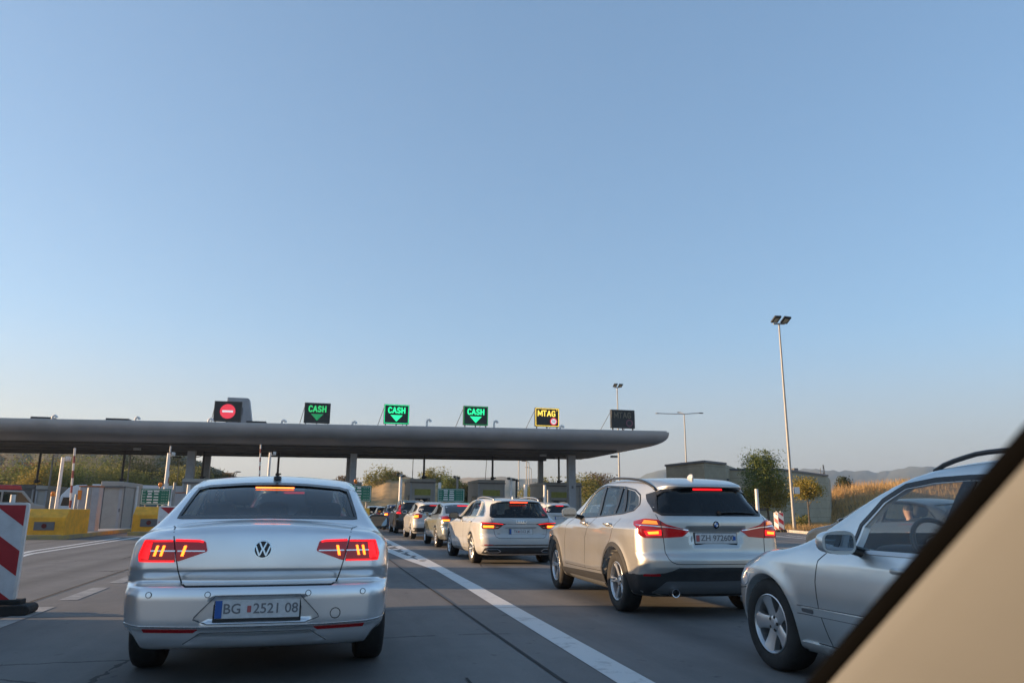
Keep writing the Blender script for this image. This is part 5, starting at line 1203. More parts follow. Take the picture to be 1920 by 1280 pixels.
where = ['above the van at the left edge', 'behind the red-topped van', 'left of the first black mast', 'beside the rust red tree', 'behind the white lamp column', 'above the white lorry', 'high behind the striped barrier arm', 'above the grey toll cabin', 'just over the roof of the grey cabin', 'by the thin pole over the cabin', 'on the slope right of the thin pole', 'low beside the black hanging mast', 'behind the green price board', 'on the skyline left of the pillar', 'low behind the price board beacon', 'between the two left pillars', 'right of the second left pillar', 'at the far left edge', 'high on the slope at far left', 'high on the slope over the lorry', 'twiggy, on the skyline above the saloon roof', 'on the skyline beside the pillar']
for i, (px, py, d, w, m) in enumerate(hill_trees):
    P = at_ground(px, d); top = atD(px, py, d).z; h = max(2.5, min(top, w*1.15)); zb = top-h
    tree('hillside_tree', P, h, [((0, 0, h-w*.36), (w*.55, w*.5, w*.42), 5200, .15, M_[m]), ((-w*.12, -.4, max(.9, h-w*.6)), (w*.55, w*.45, w*.38), 3000, .15, M_['leaf_olive' if i % 3 else 'leaf_dark'] if m not in ('leaf_red', 'leaf_yellow') else M_[m])], max(.5, h-w*.75), .12, '%s tree on the left hillside, %s' % (colname[m], where[i]), 'trees on the left hillside', seed=60+i, zbase=zb, cl=16)
# grasses
def blades(name, pts, h, n, m, seed, jit=.5):
    g = np.random.default_rng(seed); pts = np.array(pts); k = g.integers(0, len(pts), n); p = pts[k]+np.c_[g.normal(size=(n, 2))*jit, np.zeros(n)]
    a = g.uniform(0, 6.28, n); hh = h*g.uniform(.4, 1.2, n); w = .012+.018*g.random(n)*(h/.5); lean = g.normal(size=(n, 2))*.25*hh[:, None]
    V = np.stack([p+np.c_[np.cos(a)*w, np.sin(a)*w, -.03*np.ones(n)], p-np.c_[np.cos(a)*w, np.sin(a)*w, .03*np.ones(n)], p+np.c_[lean, hh]], 1).reshape(-1, 3)
    o = link(name, mesh_of(V, [(3*i, 3*i+1, 3*i+2) for i in range(n)]), m); return tag(o, 'tall dry grass covering the bank' if 'dry' in name else None, None, kind='stuff')
bank = bpy.data.objects['grass_bank']; bp_ = [tuple(v.co) for v in bank.data.vertices if v.co.z > -.2]
blades('dry_grass', bp_, 1.0, 40000, M_['straw'], 3, .9)
vp = []
for px in range(1440, 1760, 3):
    for d in (46.5, 48, 50, 53, 57, 62, 67):
        P = atD(px, 960, d)
        if P.x > 29.5+max(0, (P.y-44))*.2 or P.y < 44: vp.append((P.x+.5, P.y, .02))
vp = [p for p in vp if p[0] > np.interp(p[1], [14, 36, 44.7, 56], [21.4, 26.6, 29.4, 32])]
blades('verge_grass', vp, .45, 15000, M_['straw'], 4, .5); blades('verge_weeds', [p for i, p in enumerate(vp) if i % 3 == 0], .35, 4500, M_['grass_green'], 5, .5)
# ------------------------------------------------------------------ toll plaza
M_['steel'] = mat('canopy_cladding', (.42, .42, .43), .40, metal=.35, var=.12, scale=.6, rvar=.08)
M_['soffit'] = mat('soffit_panel', (.085, .085, .09), .6, var=.15, scale=1.5)  # same grey metal as the cladding; underside shade is put into this dark colour
M_['column'] = mat('column_paint', (.34, .35, .37), .5, var=.12, scale=3, rvar=.1)
M_['booth'] = mat('booth_panel', (.36, .34, .31), .55, var=.12, scale=2, rvar=.1); M_['booth_dark'] = mat('booth_frame', (.12, .12, .125), .5, var=.15, scale=5)
M_['pole'] = mat('galvanised_pole', (.30, .295, .285), .5, metal=.3, var=.15, scale=4, rvar=.1); M_['white_post'] = mat('white_post_paint', (.72, .70, .67), .5, var=.12, scale=6)
M_['mast'] = mat('dark_mast', (.035, .035, .038), .5, var=.2, scale=6); M_['board'] = mat('display_housing', (.018, .02, .021), .45, var=.2, scale=4)
M_['rim'] = mat('display_edge', (.055, .058, .06), .45, var=.15, scale=8)
M_['led_green'] = mat('lit_green_led', (.01, .3, .12), .5, var=.05, emit=0.567, ec=(.02, .85, .32)); M_['led_green_dim'] = mat('weak_green_led', (.01, .2, .08), .5, var=.05, emit=0.147, ec=(.03, .75, .22))
M_['led_amber'] = mat('lit_amber_led', (.5, .3, .02), .5, var=.05, emit=0.633, ec=(1, .68, .10)); M_['led_off'] = mat('unlit_amber_led', (.17, .15, .11), .6, var=.1)
M_['led_red'] = mat('lit_red_led', (.5, .02, .03), .5, var=.05, emit=0.3, ec=(.9, .06, .10)); M_['led_red_off'] = mat('unlit_red_led', (.22, .08, .11), .6, var=.1)
M_['led_white'] = mat('lit_white_led', (.6, .6, .6), .5, var=.05, emit=0.233, ec=(1, .95, .97)); M_['led_white_off'] = mat('unlit_white_led', (.05, .052, .055), .6, var=.1)
M_['sign_green'] = mat('sign_green', (.008, .15, .095), .45, var=.1, scale=3); M_['sign_white'] = mat('sign_white', (.72, .74, .72), .5, var=.1, scale=20)
M_['red_stripe'] = mat('red_reflective', (.40, .022, .03), .4, var=.14, scale=7); M_['white_stripe'] = mat('white_reflective', (.62, .64, .66), .4, var=.12, scale=7)
M_['orange'] = mat('orange_beacon', (.75, .22, .02), .3, var=.1, scale=20); M_['faded_red'] = mat('faded_red_paint', (.28, .075, .07), .6, var=.3, scale=6); M_['rubber'] = mat('rubber_foot', (.028, .027, .026), .9, var=.3, scale=10, bump=.3)
M_['info_yellow'] = mat('faded_info_panel', (.30, .30, .06), .6, var=.35, scale=9); M_['pane'] = mat('booth_pane', (.012, .014, .016), .06, spec=.6, rvar=.04)
M_['roof_dark'] = mat('roof_light', (.03, .032, .036), .5, var=.2); M_['lens'] = mat('lamp_lens', (.55, .52, .42), .3, var=.1, scale=20)
M_['brick_orange'] = mat('orange_trim', (.42, .15, .06), .6, var=.2, scale=5); M_['cab_white'] = paint('lorry_white', (.74, .76, .79), metal=0.0, rough=.4)

KSH = .13                              # the plaza runs slightly askew to the lanes: farther away towards the left
def shf(x): return KSH*(12-x)
def along(px, F): return atF(px, 900, F).x
def skew(px, F):
    x = along(px, F); x = along(px, F+shf(x)); return F+shf(along(px, F+shf(x)))
ZT = atF(743, 800, skew(743, 53)).z; ZL = atF(743, 837.5, skew(743, 56.2)).z
CR = along(1258, skew(1258, 53)); FB = 69.0
def canopy():
    def sk(b):
        b.v = [(x, y+KSH*(12-(x+8)), z) for x, y, z in b.v]; return b
    root = empty('toll_canopy', (8, 60, 0)); tag(root, 'long grey metal canopy with a rounded edge over the toll lanes', 'canopy')
    xl = -62.0; P = []; n = 14; F = []
    for i in range(n+1):
        t = i/n*math.pi/2; z = ZT-(ZT-ZL)*math.sin(t)**.85; a = (1-math.cos(t))**1.2
        ax, af, ab = 2.7*a, 3.2*a, 4.0*a
        P += [(xl, 53+af, z), (CR-ax, 53+af, z), (CR-ax, FB-ab, z), (xl, FB-ab, z)]
    for i in range(n):
        for k in range(4): F.append((i*4+k, i*4+(k+1) % 4, (i+1)*4+(k+1) % 4, (i+1)*4+k))
    mb = MB().add([(x-8, y-60, z) for x, y, z in P], F); mb.add([(x-8, y-60, z) for x, y, z in P[:4]], [(0, 1, 2, 3)])
    fa = sk(mb).build('fascia', M_['steel'], root); fa.data.shade_smooth(); fa.data.set_sharp_from_angle(angle=rad(30))
    for p in fa.data.polygons: p.use_smooth = True
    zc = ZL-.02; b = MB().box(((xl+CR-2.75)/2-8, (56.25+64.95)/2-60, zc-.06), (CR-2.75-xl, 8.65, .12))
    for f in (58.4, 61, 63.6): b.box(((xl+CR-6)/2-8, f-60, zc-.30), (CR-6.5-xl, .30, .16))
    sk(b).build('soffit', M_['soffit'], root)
    ef = MB().box(((xl+CR)/2-8, 53.16-60, ZT+.05), (CR-xl-.3, .22, .10)); sk(ef).build('edge_flashing', M_['steel'], root)
    return root
canopy()
ZS = ZL-.24
# columns
for px, F, w, lb in ((355, 58.6, .58, 'pale grey front column left of the near silver saloon, with a cable beside it'), (661, 58.6, .50, 'pale grey front column rising behind the near silver saloon roof'), (1071, 58.6, .60, 'pale grey front column above the roof of the white crossover, widest in view'),
        (386, 64.0, .46, 'shaded rear column just right of the leftmost front column'), (652.5, 64.0, .40, 'dark rear column half hidden by the middle front column'), (1013.5, 64.0, .42, 'dark slim rear column left of the widest front column'),
        (-150, 58.6, .58, 'pale front column beyond the left edge')):
    if px < 0: continue
    F = skew(px, F); x = along(px, F); c = empty('canopy_column', (x, F, 0)); tag(c, lb, 'column', 'canopy columns')
    MB().box((0, 0, ZS/2+.0), (w, w, ZS-.02)).build('shaft', M_['column'], c, bevel=.03)
    MB().box((0, 0, .12), (w+.18, w+.18, .24)).build('plinth', M_['concrete'], c, bevel=.02)
    MB().box((0, -w/2-.012, 3.05), (.16, .02, .2)).build('number_panel', M_['booth_dark'], c)
# roof signs
STROKES = dict(C=[[(.9, .82), (.72, .97), (.42, 1), (.16, .86), (.06, .5), (.16, .14), (.42, 0), (.72, .03), (.9, .18)]], A=[[(.02, 0), (.5, 1), (.98, 0)], [(.22, .32), (.78, .32)]],
    S=[[(.86, .84), (.66, .98), (.36, .98), (.14, .80), (.22, .58), (.76, .42), (.88, .2), (.66, .02), (.32, .02), (.10, .17)]], H=[[(.1, 0), (.1, 1)], [(.9, 0), (.9, 1)], [(.1, .5), (.9, .5)]],
    M=[[(-.08, 0), (-.02, 1), (.5, .22), (1.02, 1), (1.08, 0)]], T=[[(.02, 1), (.98, 1)], [(.5, 1), (.5, 0)]], G=[[(.88, .84), (.70, .97), (.40, 1), (.15, .86), (.06, .5), (.15, .14), (.40, 0), (.88, .06), (.88, .46), (.56, .46)]])
def strokes(name, word, cx, cz, w, h, th, m, parent, y=-.02):
    """bold sans lettering laid as flat bars on the display face"""
    mb = MB(); n = len(word); cw = w/(n+(n-1)*.26)
    for i, ch in enumerate(word):
        x0 = cx-w/2+i*cw*1.26
        for pl in STROKES[ch]:
            pts = [(x0+a*cw, cz+(b-.5)*h) for a, b in pl]
            for k, (p, q) in enumerate(zip(pts, pts[1:])):
                d = Vector((q[0]-p[0], q[1]-p[1])); L_ = d.length; an = math.atan2(d.y, d.x)
                mb.box(((p[0]+q[0])/2, y-.0004*k, (p[1]+q[1])/2), (L_+th*.72, .014, th), M=Matrix.Rotation(-an, 3, 'Y'))
    return mb.build(name, m, parent)
def sign(x0, y0, x1, y1, kind, lb):
    F = skew((x0+x1)/2, 54.6); a = atF(x0, y1, F); b = atF(x1, y0, F); w = abs(b.x-a.x); h = b.z-a.z
    r = empty('lane_sign', ((a.x+b.x)/2, F, ZT)); tag(r, lb, 'lane sign', 'display signs on the canopy roof'); zc = a.z+h/2-ZT
    MB().box((0, .14, zc), (w, .26, h)).build('housing', M_['board'], r, bevel=.02)
    lit = kind.endswith('lit'); T = lambda dx, dz, dy=-.012: Matrix.Translation((dx, dy, zc+dz))
    edge = M_['rim']
    if kind in ('cash_lit', 'cash_mid'): edge = M_['led_green'] if kind == 'cash_lit' else M_['led_green_dim']
    if kind == 'mtag_lit': edge = M_['led_amber']
    fr = MB(); t = .035; ins = .05
    for (cx, cz, sx, sz) in ((0, h/2-ins, w-2*ins, t), (0, -h/2+ins, w-2*ins, t), (-w/2+ins, 0, t, h-2*ins-t), (w/2-ins, 0, t, h-2*ins-t)): fr.box((cx, -.004, zc+cz), (sx, .02, sz))
    fr.build('border', edge, r)
    def disc(cx, cz, rad_, m, name, y=-.012, n=28):
        return MB().prism(circle((cx, zc+cz), rad_, n), 'y', y-.008, y+.004).build(name, m, r)
    if kind == 'no_entry':
        disc(0, 0, h*.36, M_['led_red'], 'red_disc'); MB().box((0, -.028, zc), (h*.50, .012, h*.10)).build('white_bar', M_['led_white'], r)
    elif kind.startswith('cash'):
        m = {'cash_dim': M_['led_green_mid'], 'cash_mid': M_['led_green'], 'cash_lit': M_['led_green']}[kind]
        strokes('lettering', 'CASH', 0, zc+h*.20, w*.66, h*.27, h*.062, m, r)
        MB().prism([(0, zc-h*.38), (w*.24, zc-h*.05), (-w*.24, zc-h*.05)], 'y', -.022, -.008).build('arrow', M_['led_green_dim2'] if kind == 'cash_dim' else m, r)
    else:
        on = kind == 'mtag_lit'
        strokes('lettering', 'MTAG', -w*.02, zc+h*.20, w*.70, h*.28, h*.048, M_['led_amber' if on else 'led_off'], r)
        text_obj('small_mark', '>', h*.16, T(w*.40, h*.38), M_['led_amber' if on else 'led_off'], r, extrude=.006)
        disc(w*.26, -h*.22, h*.20, M_['led_red' if on else 'led_red_off'], 'speed_ring'); disc(w*.26, -h*.22, h*.145, M_['led_white' if on else 'led_white_off'], 'speed_field', -.022)
        text_obj('speed_number', '50', h*.19, T(w*.26, -h*.22, -.033), M_['board'], r, extrude=.003)
    for dx in (-w*.42, 0, w*.42): MB().box((dx, .14, (a.z-ZT)/2-.02), (.07, .12, a.z-ZT+.04)).build('leg', M_['mast'], r)
    for dx in (-w*.49, w*.49): MB().cyl((dx, .27, zc+h*.35), (dx-.45, 1.9, 0), .022, n=6).build('brace', M_['mast'], r)
M_['led_green_mid'] = mat('half_lit_green_led', (.01, .25, .08), .5, var=.05, emit=0.3, ec=(.05, .75, .22)); M_['led_green_dim2'] = mat('faint_green_led', (.015, .2, .07), .5, var=.05, emit=0.133, ec=(.03, .6, .2))
sign(399, 753, 454.5, 789, 'no_entry', 'black display sign with a red no-entry disc')
sign(569, 756, 620.5, 792, 'cash_dim', 'dim green CASH sign without a lit border, leftmost of the CASH signs')
sign(719, 759, 768, 793.5, 'cash_lit', 'bright green CASH sign with a bright border, middle of three')
sign(868.5, 762, 915.5, 796, 'cash_mid', 'green CASH sign with a duller border, rightmost of the CASH signs')
sign(1003.5, 765.5, 1048.5, 798.5, 'mtag_lit', 'lit amber MTAG sign with a red speed ring')
sign(1146.5, 769, 1190, 801.5, 'mtag_off', 'unlit dark MTAG sign near the right end of the canopy')
# roof furniture
FR = skew(447, 57.5); bx = atF(444, 780, FR); r = MB(); w = 1.45; RS = (atF(447, 747, FR).z-ZT)/1.5
r.box((0, 0, .75), (w, 1.0, 1.5)); r.prism([(w/2, 0), (w/2+.55, 0), (w/2+.12, 1.45), (w/2, 1.5)], 'y', -.5, .5); r.box((-.05, -.52, 1.36), (w*.8, .03, .10))
o = r.build('roof_unit', M_['column'], bevel=.03); o.location = (bx.x, FR, ZT); o.scale = (1, 1, RS); tag(o, 'tall grey plant box on the roof behind the no-entry sign', 'roof unit')
o = MB().box((0, 0, .86), (.9, .02, .35)).build('grille', M_['booth_dark'], o); o.location = (0, -.53, 0)
for px, lb in ((81, 'left of the shorter dark rooflight'), (240, 'right of the second dark rooflight'), (380, 'left of the no-entry sign'), (520, 'between the no-entry sign and the dim CASH sign'), (655, 'between the two leftmost CASH signs'), (797, 'tallest, between the bright and the duller CASH sign'), (925, 'right of the duller CASH sign'), (1051, 'peeping out right of the lit MTAG sign')):
    F = skew(px, 54.0); x = along(px, F); hh = .62 if px in (797, 925) else .36
    o = MB().tube([(0, 0, -.05), (0, 0, hh-.12), (.03, 0, hh), (.13, 0, hh+.06), (.24, 0, hh), (.26, 0, hh-.1)], [.075, .075, .08, .085, .09, .10], 10).build('vent_pipe', M_['white_post'], smooth=60)
    o.location = (x, F, ZT+.02); tag(o, 'white swan-neck roof pipe, '+lb, 'vent pipe', 'vent pipes on the canopy roof')
for px0, px1, lb in ((39, 81, 'at the far left'), (183, 228, 'left of the no-entry sign'), (452, 490, 'at the foot of the grey plant box')):
    F = skew(px0, 54.6); a, b = along(px0, F), along(px1, F); o = MB().box((0, 0, .2), (b-a, 2.0, .42)).build('rooflight', M_['roof_dark'], bevel=.02); o.location = ((a+b)/2, F+1, ZT); tag(o, 'low dark rooflight on the canopy '+lb, 'rooflight', 'rooflights on the canopy')
for i, px in enumerate((458, 594, 713, 833, 947, 1056)):
    P = atF(px, 853, skew(px, 66.6)); o = MB().box((0, 0, 0), (.46, .5, .09)); o.cyl((0, 0, .04), (0, -.5, ZL-P.z+.25), .02, n=6); o = o.build('soffit_lamp', M_['mast']); o.location = P
    tag(o, 'small dark lamp hung behind the canopy, '+['above the near silver saloon aerial', 'left of the middle column', 'above the golden hill', 'between two hanging masts', 'left of the slim dark column', 'left of the widest column'][i], 'lamp', 'lamps under the canopy')
for px, py, lb in ((258, 837, 'at left above the toll cabin'), (1018, 846, 'at the head of the slim dark column'), (1151, 847, 'under the right end of the canopy')):
    FQ = skew(px, 58.2); P = atF(px, py, FQ); o = MB().box((0, 0, 0), (.5, .35, .16)).build('ceiling_lamp', M_['column']); o.location = (P.x, FQ, ZS-.08); tag(o, 'boxy ceiling lamp under the canopy '+lb, 'lamp', 'ceiling lamps under the canopy')
# hanging masts
for px0, px1, yb, F, lb in ((72, 66, 905, 60, 'far left, before the rust red tree'), (232, 224, 902, 60, 'over the grey toll cabin at left'), (379, 377, 898, 60, 'between the two left columns'), (520, 519, 892, 60, 'above the near silver saloon roof'), (793.5, 795, 897, 60, 'over the first central booth'), (922.5, 924, 899, 60, 'over the second central booth'), (1047, 1049, 905, 60, 'over the booth beside the widest column')):
    F = skew((px0+px1)/2, F); x = along((px0+px1)/2, F); P = Vector((x, F, 0)); zb = zat(P, yb)
    o = MB().cyl((0, 0, zb), (0, 0, ZS), .085, n=10); superell(o, (0, 0, zb+.12), (.17, .15, .13), .7, 12); o.cyl((0, 0, zb+.12), (.26, -.12, zb+.16), .06, n=8)
    o = o.build('hanging_mast', M_['mast'], smooth=50); o.location = (x, F, 0); tag(o, 'black hanging mast with a camera at its foot, '+lb, 'mast', 'black masts under the canopy')
# booths
def booth(px0, px1, yt, F, dep, lb, door=False, win=True, m='booth', grp='toll booths', panel=True):
    a = along(px0, F); b = along(px1, F); w = b-a; x = (a+b)/2; h = zat(Vector((x, F, 0)), yt)
    r = empty('toll_booth', (x, F, 0)); tag(r, lb, 'toll booth', grp)
    MB().box((0, dep/2, (h-.25)/2), (w-.10, dep, h-.25)).build('cabin', M_[m], r, bevel=.02)
    MB().box((0, dep/2, h-.125), (w, dep+.12, .25)).build('roof', M_[m], r, bevel=.03)
    for s in (-1, 1): MB().box((s*(w/2-.09), -.035, (h-.3)/2), (.12, .06, h-.32)).build('corner_post', M_['column'], r)
    MB().box((0, -.09, h-.29), (w+.05, .10, .07)).build('gutter', M_['booth_dark'], r)
    if panel: MB().box((0, -.025, h*.71), (w*.62, .04, h*.13)).build('info_panel', M_['info_yellow'], r)
    if win:
        f = MB().box((0, -.02, h*.46), (w*.60, .05, h*.26)).build('window', M_['booth_dark'], r); MB().box((0, -.05, h*.46), (w*.52, .02, h*.22)).build('pane', M_['pane'], f)
        for s in (-1, 1):
            f = MB().box((s*(w/2-.04), dep*.35, h*.5), (.05, dep*.4, h*.3)).build('window', M_['booth_dark'], r); MB().box((s*(w/2-.01), dep*.35, h*.5), (.02, dep*.34, h*.26)).build('pane', M_['pane'], f)
    if door:
        d = MB().box((w*.12, -.02, 1.10), (.90, .05, 2.1)).build('door', M_[m], r, bevel=.01); MB().box((w*.12+.34, -.06, 1.05), (.05, .05, .16)).build('handle', M_['booth_dark'], d)
        MB().box((w*.12, -.012, 1.13), (1.0, .03, 2.2)).build('door_frame', M_['booth_dark'], r)
    return r
booth(769, 817, 897, 60, 4.5, 'grey toll booth with yellow panel, between the second and third lane')
booth(896, 947, 899, 60, 4.5, 'grey toll booth with yellow panel, directly behind the white estate')
booth(1020, 1090, 904, 60, 4.5, 'grey toll booth beside the widest column, right of the others')
booth(636, 679, 903, 60, 4.0, 'toll booth mostly hidden by the near silver saloon, around the middle column', panel=False)
booth(191, 233, 902, 42, 4.2, 'beige-grey toll cabin with a closed door, at left', door=True, win=False, panel=False)
booth(26, 68, 908, 62, 5.0, 'long grey toll cabin at far left with a small hatch', win=False, panel=False, m='booth_dark')
booth(70, 93, 910, 60, 4.0, 'narrow grey toll cabin next to the white lorry', win=False, panel=False)
booth(342, 404, 897, 57, 4.5, 'grey cabin behind the leftmost column, partly behind the near silver saloon', win=False, panel=False)
# islands and yellow crash blocks
def block(x, F, w, h, dep, lb, lamp=True):
    r = empty('crash_block', (x, F, 0)); tag(r, lb, 'crash block', 'yellow crash blocks at the lane islands')
    prof = [(0, 0), (dep, 0), (dep, h), (.42, h), (0, h*.72)]
    MB().prism(prof, 'x', -w/2, w/2).build('block', M_['yellow'], r, bevel=.03)
    if lamp:
        f = MB().box((0, -.012, h*.44), (w*.50, .04, h*.27)).build('lamp_recess', M_['booth_dark'], r); MB().prism(circle((0, h*.44), h*.08, 14), 'y', -.045, -.02).build('lamp_lens', M_['lamp_dark'], f)
block(-9.95, 31.6, 1.35, 1.10, 3.0, 'yellow crash block nearest the left edge, behind the large striped board')
block(-7.35, 36.3, 1.36, 1.22, 2.6, 'yellow crash block with a dark lamp recess, left of the near silver saloon')
block(1.50, 36.8, 1.40, 1.24, 2.6, 'yellow crash block at the head of the lane markings, right of the saloon')
for x0, x1, f0, f1, lb in ((-10.7, -9.2, 31.4, 75, 1), (-8.1, -6.6, 36, 75, 2), (.75, 2.3, 36.6, 75, 3), (6.6, 8.2, 48, 75, 4), (12.4, 14.0, 52, 75, 5), (17.9, 19.4, 52, 75, 6)):
    o = MB().box(((x0+x1)/2, (f0+f1)/2, .075), (x1-x0, f1-f0, .15)); o.box(((x0+x1)/2, (f0+f1)/2, .155), (x1-x0-.3, f1-f0-.3, .012), 1)
    tag(o.build('traffic_island', [M_['kerb_yellow'], M_['concrete']], bevel=.02), kind='structure')
# price boards
def board(px0, px1, y0, y1, F, lb, seed):
    a = atF(px0, y1, F); b = atF(px1, y0, F); w = b.x-a.x; h = b.z-a.z; x = (a.x+b.x)/2; zc = (a.z+b.z)/2
    r = empty('price_board', (x, F, 0)); tag(r, lb, 'price board', 'green toll price boards'); g = random.Random(seed)
    MB().box((0, 0, zc), (w, .06, h)).build('panel', M_['sign_green'], r)
    fr = MB(); t = .022
    for cx, cz, sx, sz in ((0, h/2-.05, w-.1, t), (0, -h/2+.05, w-.1, t), (-w/2+.05, 0, t, h-.1-t), (w/2-.05, 0, t, h-.1-t)): fr.box((cx, -.034, zc+cz), (sx, .012, sz))
    fr.build('border', M_['sign_white'], r)
    tx = MB(); rows = 5
    for k in range(rows):
        z = zc+h*.34-h*.68*k/(rows-1)
        tx.box((-w*.40+g.uniform(0, .02), -.036, z), (w*.10, .010, h*.055), 1)
        for (c, wd) in ((-.20, g.uniform(.12, .18)), (.02, g.uniform(.14, .20))): tx.box((w*c, -.036, z+g.uniform(-.01, .01)), (w*wd, .012, h*g.uniform(.07, .11)))
        for c in (.22, .29, .38): tx.box((w*c, -.036, z), (w*.045, .010, h*.05), 1)
    tx.build('lettering', [M_['sign_white'], M_['sign_dull']], r)
    for s in (-1, 1): MB().cyl((s*w*.33, .07, .15), (s*w*.33, .07, zc+h*.3), .04, n=8).build('leg', M_['pole'], r)
    return r
M_['sign_dull'] = mat('sign_grey_green', (.25, .40, .34), .5, var=.2, scale=20)
board(262, 321, 916, 946, 38.5, 'green toll price board behind the yellow block with the dark recess', 1)
board(646, 697, 910, 940, 38.5, 'green toll price board half hidden behind the near silver saloon', 2)
board(820, 871, 916, 940, 50.5, 'green toll price board above the queue, between two booths', 3)
# striped lane boards
def lane_board(x, F, w, h, z0, yaw, lb):
    r = empty('striped_board', (x, F, 0), yaw); tag(r, lb, 'lane board', 'red and white striped boards closing the lane')
    rp = rounded([(-w/2, z0), (w/2, z0), (w/2, z0+h), (-w/2, z0+h)], .045); MB().prism(rp, 'y', 0, .05).build('panel', M_['white_post'], r)
    b = .028; xl, xr, zb, zt = -w/2+b, w/2-b, z0+b, z0+h-b
    MB().box((0, -.003, (zb+zt)/2), (xr-xl, .006, zt-zb)).build('reflective_face', M_['white_stripe'], r)
    st = MB(); W = xr-xl; P = .53
    def clip(poly):
        for (f, v) in ((lambda q: q[0]-xl, 0), (lambda q: xr-q[0], 0), (lambda q: q[1]-zb, 0), (lambda q: zt-q[1], 0)):
            o = []
            for i in range(len(poly)):
                p, q = poly[i], poly[(i+1) % len(poly)]; a, c = f(p), f(q)
                if a >= 0: o.append(p)
                if a*c < 0: t = a/(a-c); o.append((p[0]+(q[0]-p[0])*t, p[1]+(q[1]-p[1])*t))
            poly = o
            if not poly: return poly
        return poly
    for k in range(-2, 8):                                    # bands fall from left to right
        zl = zt+.0-k*P; q = clip([(xl, zl), (xr, zl-W*.75), (xr, zl-W*.75+P*.5), (xl, zl+P*.5)])
        if len(q) > 2: st.prism(q, 'y', -.009, -.005)
    st.build('stripes', M_['red_stripe'], r)
    MB().cyl((0, .025, z0+h-.02), (0, .025, z0+h+.085), .026, n=12).build('top_spigot', M_['white_post'], r)
    fb = MB().box((0, .03, .055), (.62, .36, .11)); fb.box((.10, .03, .13), (.30, .20, .06)); fb.cyl((.31, -.14, .055), (.31, .20, .055), .055, n=10); fb.cyl((-.31, -.14, .055), (-.31, .20, .055), .055, n=10)
    fb.build('foot', M_['rubber'], r, bevel=.012)
P = gp(28, 1152); lane_board(P.x-.20, P.y, .36, 1.06, .13, rad(2), 'large red and white striped board at the left edge, on a black rubber foot')
lane_board(-2.93, 16.1, .36, 1.06, .13, rad(2), 'smaller striped board peeping out behind the left wing of the near silver saloon')
for px, F, lb in ((1459, 42.2, 'red and white striped board on the right kerb, in front of its twin'), (1451, 42.9, 'second striped board on the right kerb, edge-on behind the first')):
    x = along(px, F); lane_board(x, F, .36, 1.06, .13, rad(-20 if px > 1455 else -62), lb)
# barrier arms, masts, posts
def pole(px, py, pb, d, r, lb, name='camera_mast', cat='mast', m='pole', head=None, grp='masts between the lanes', lean=0.0, zb=0.0):
    P = atD(px, 960, d); P.z = 0; h = zat(P, py); o = empty(name, (P.x, P.y, zb)); tag(o, lb, cat, grp)
    MB().cyl((0, 0, 0), (lean*h, 0, h-zb), r, r*.9, 12).build('shaft', M_[m], o, smooth=50)
    t = h-zb
    if head == 'camera':
        b = MB().box((.16, -.02, t-.14), (.34, .05, .05)); b.box((.26, -.14, t-.04), (.15, .34, .15)); b.cyl((.26, -.32, t-.04), (.26, -.30, t-.04), .05, n=10); b.build('camera', M_['white_post'], o)
    if head == 'dark_camera':
        b = MB().box((-.12, -.02, t-.10), (.30, .06, .06)); b.box((-.24, -.12, t-.02), (.16, .30, .14)); b.box((.10, -.08, t-.12), (.16, .24, .12)); b.build('camera', M_['mast'], o)
    if head == 'panel': MB().box((.22, -.04, t-.16), (.20, .05, .30)).build('sign_plate', M_['white_post'], o)
    if head == 'beacon':
        superell(b := MB(), (0, 0, t+.11), (.10, .10, .13), .6, 12); b.build('beacon', M_['orange'], o, smooth=180)
    if head == 'lamp':
        b = MB().box((-.15, 0, t+.03), (.75, .3, .09)); b.build('lamp_head', M_['mast'], o)
    return o
pole(104, 857, 990, 34, .078, 'thick white mast with a camera, in front of the white lorry', head='camera', m='white_post')
pole(85, 852, 910, 55, .07, 'thin grey mast behind the thick white one at far left', head='camera')
pole(232, 852, 910, 58, .06, 'thin bare pole above the left toll cabin', name='thin_pole', cat='pole')
pole(305, 849, 1000, 42, .10, 'white mast with two cameras beside the leftmost column', head='camera', m='white_post')
pole(326, 858, 1000, 62, .035, 'slim lamp pole with a flat dark head, left of the leftmost column', name='lamp_pole', cat='lamp post', head='lamp')
pole(498, 848, 900, 44, .085, 'white camera mast above the roof of the near silver saloon', head='camera', m='white_post')
pole(322, 904, 1000, 40, .075, 'short grey post right of the left price board', name='bollard_post', cat='post', grp='short posts by the lanes')
pole(349, 908, 1000, 36, .085, 'pale bollard post at the foot of the leftmost column', name='bollard_post', cat='post', m='white_post', grp='short posts by the lanes')
pole(163, 914, 998, 31.5, .10, 'broad pale post in front of the grey lane cabinet', name='bollard_post', cat='post', grp='short posts by the lanes')
pole(139, 926, 998, 31.8, .06, 'thin grey post left of the grey lane cabinet', name='bollard_post', cat='post', grp='short posts by the lanes')
pole(252, 911, 985, 40, .09, 'white post at the right corner of the left toll cabin', name='bollard_post', cat='post', m='white_post', grp='short posts by the lanes')
pole(95, 930, 990, 36, .11, 'stubby post with an orange beacon beside the white lorry', name='beacon_post', cat='beacon', head='beacon', grp='orange beacons')
pole(295, 912, 985, 42, .05, 'orange beacon over the left price board', name='beacon_post', cat='beacon', head='beacon', grp='orange beacons')
pole(664, 906, 985, 42, .05, 'orange beacon by the middle column, above the price board', name='beacon_post', cat='beacon', head='beacon', grp='orange beacons')
pole(202, 934, 990, 38, .05, 'slim instrument post with an orange tip before the left cabin door', name='beacon_post', cat='beacon', head='beacon', grp='orange beacons', m='white_post')
pole(749, 889, 985, 48, .11, 'white camera mast in front of the golden hill', head='dark_camera', m='white_post')
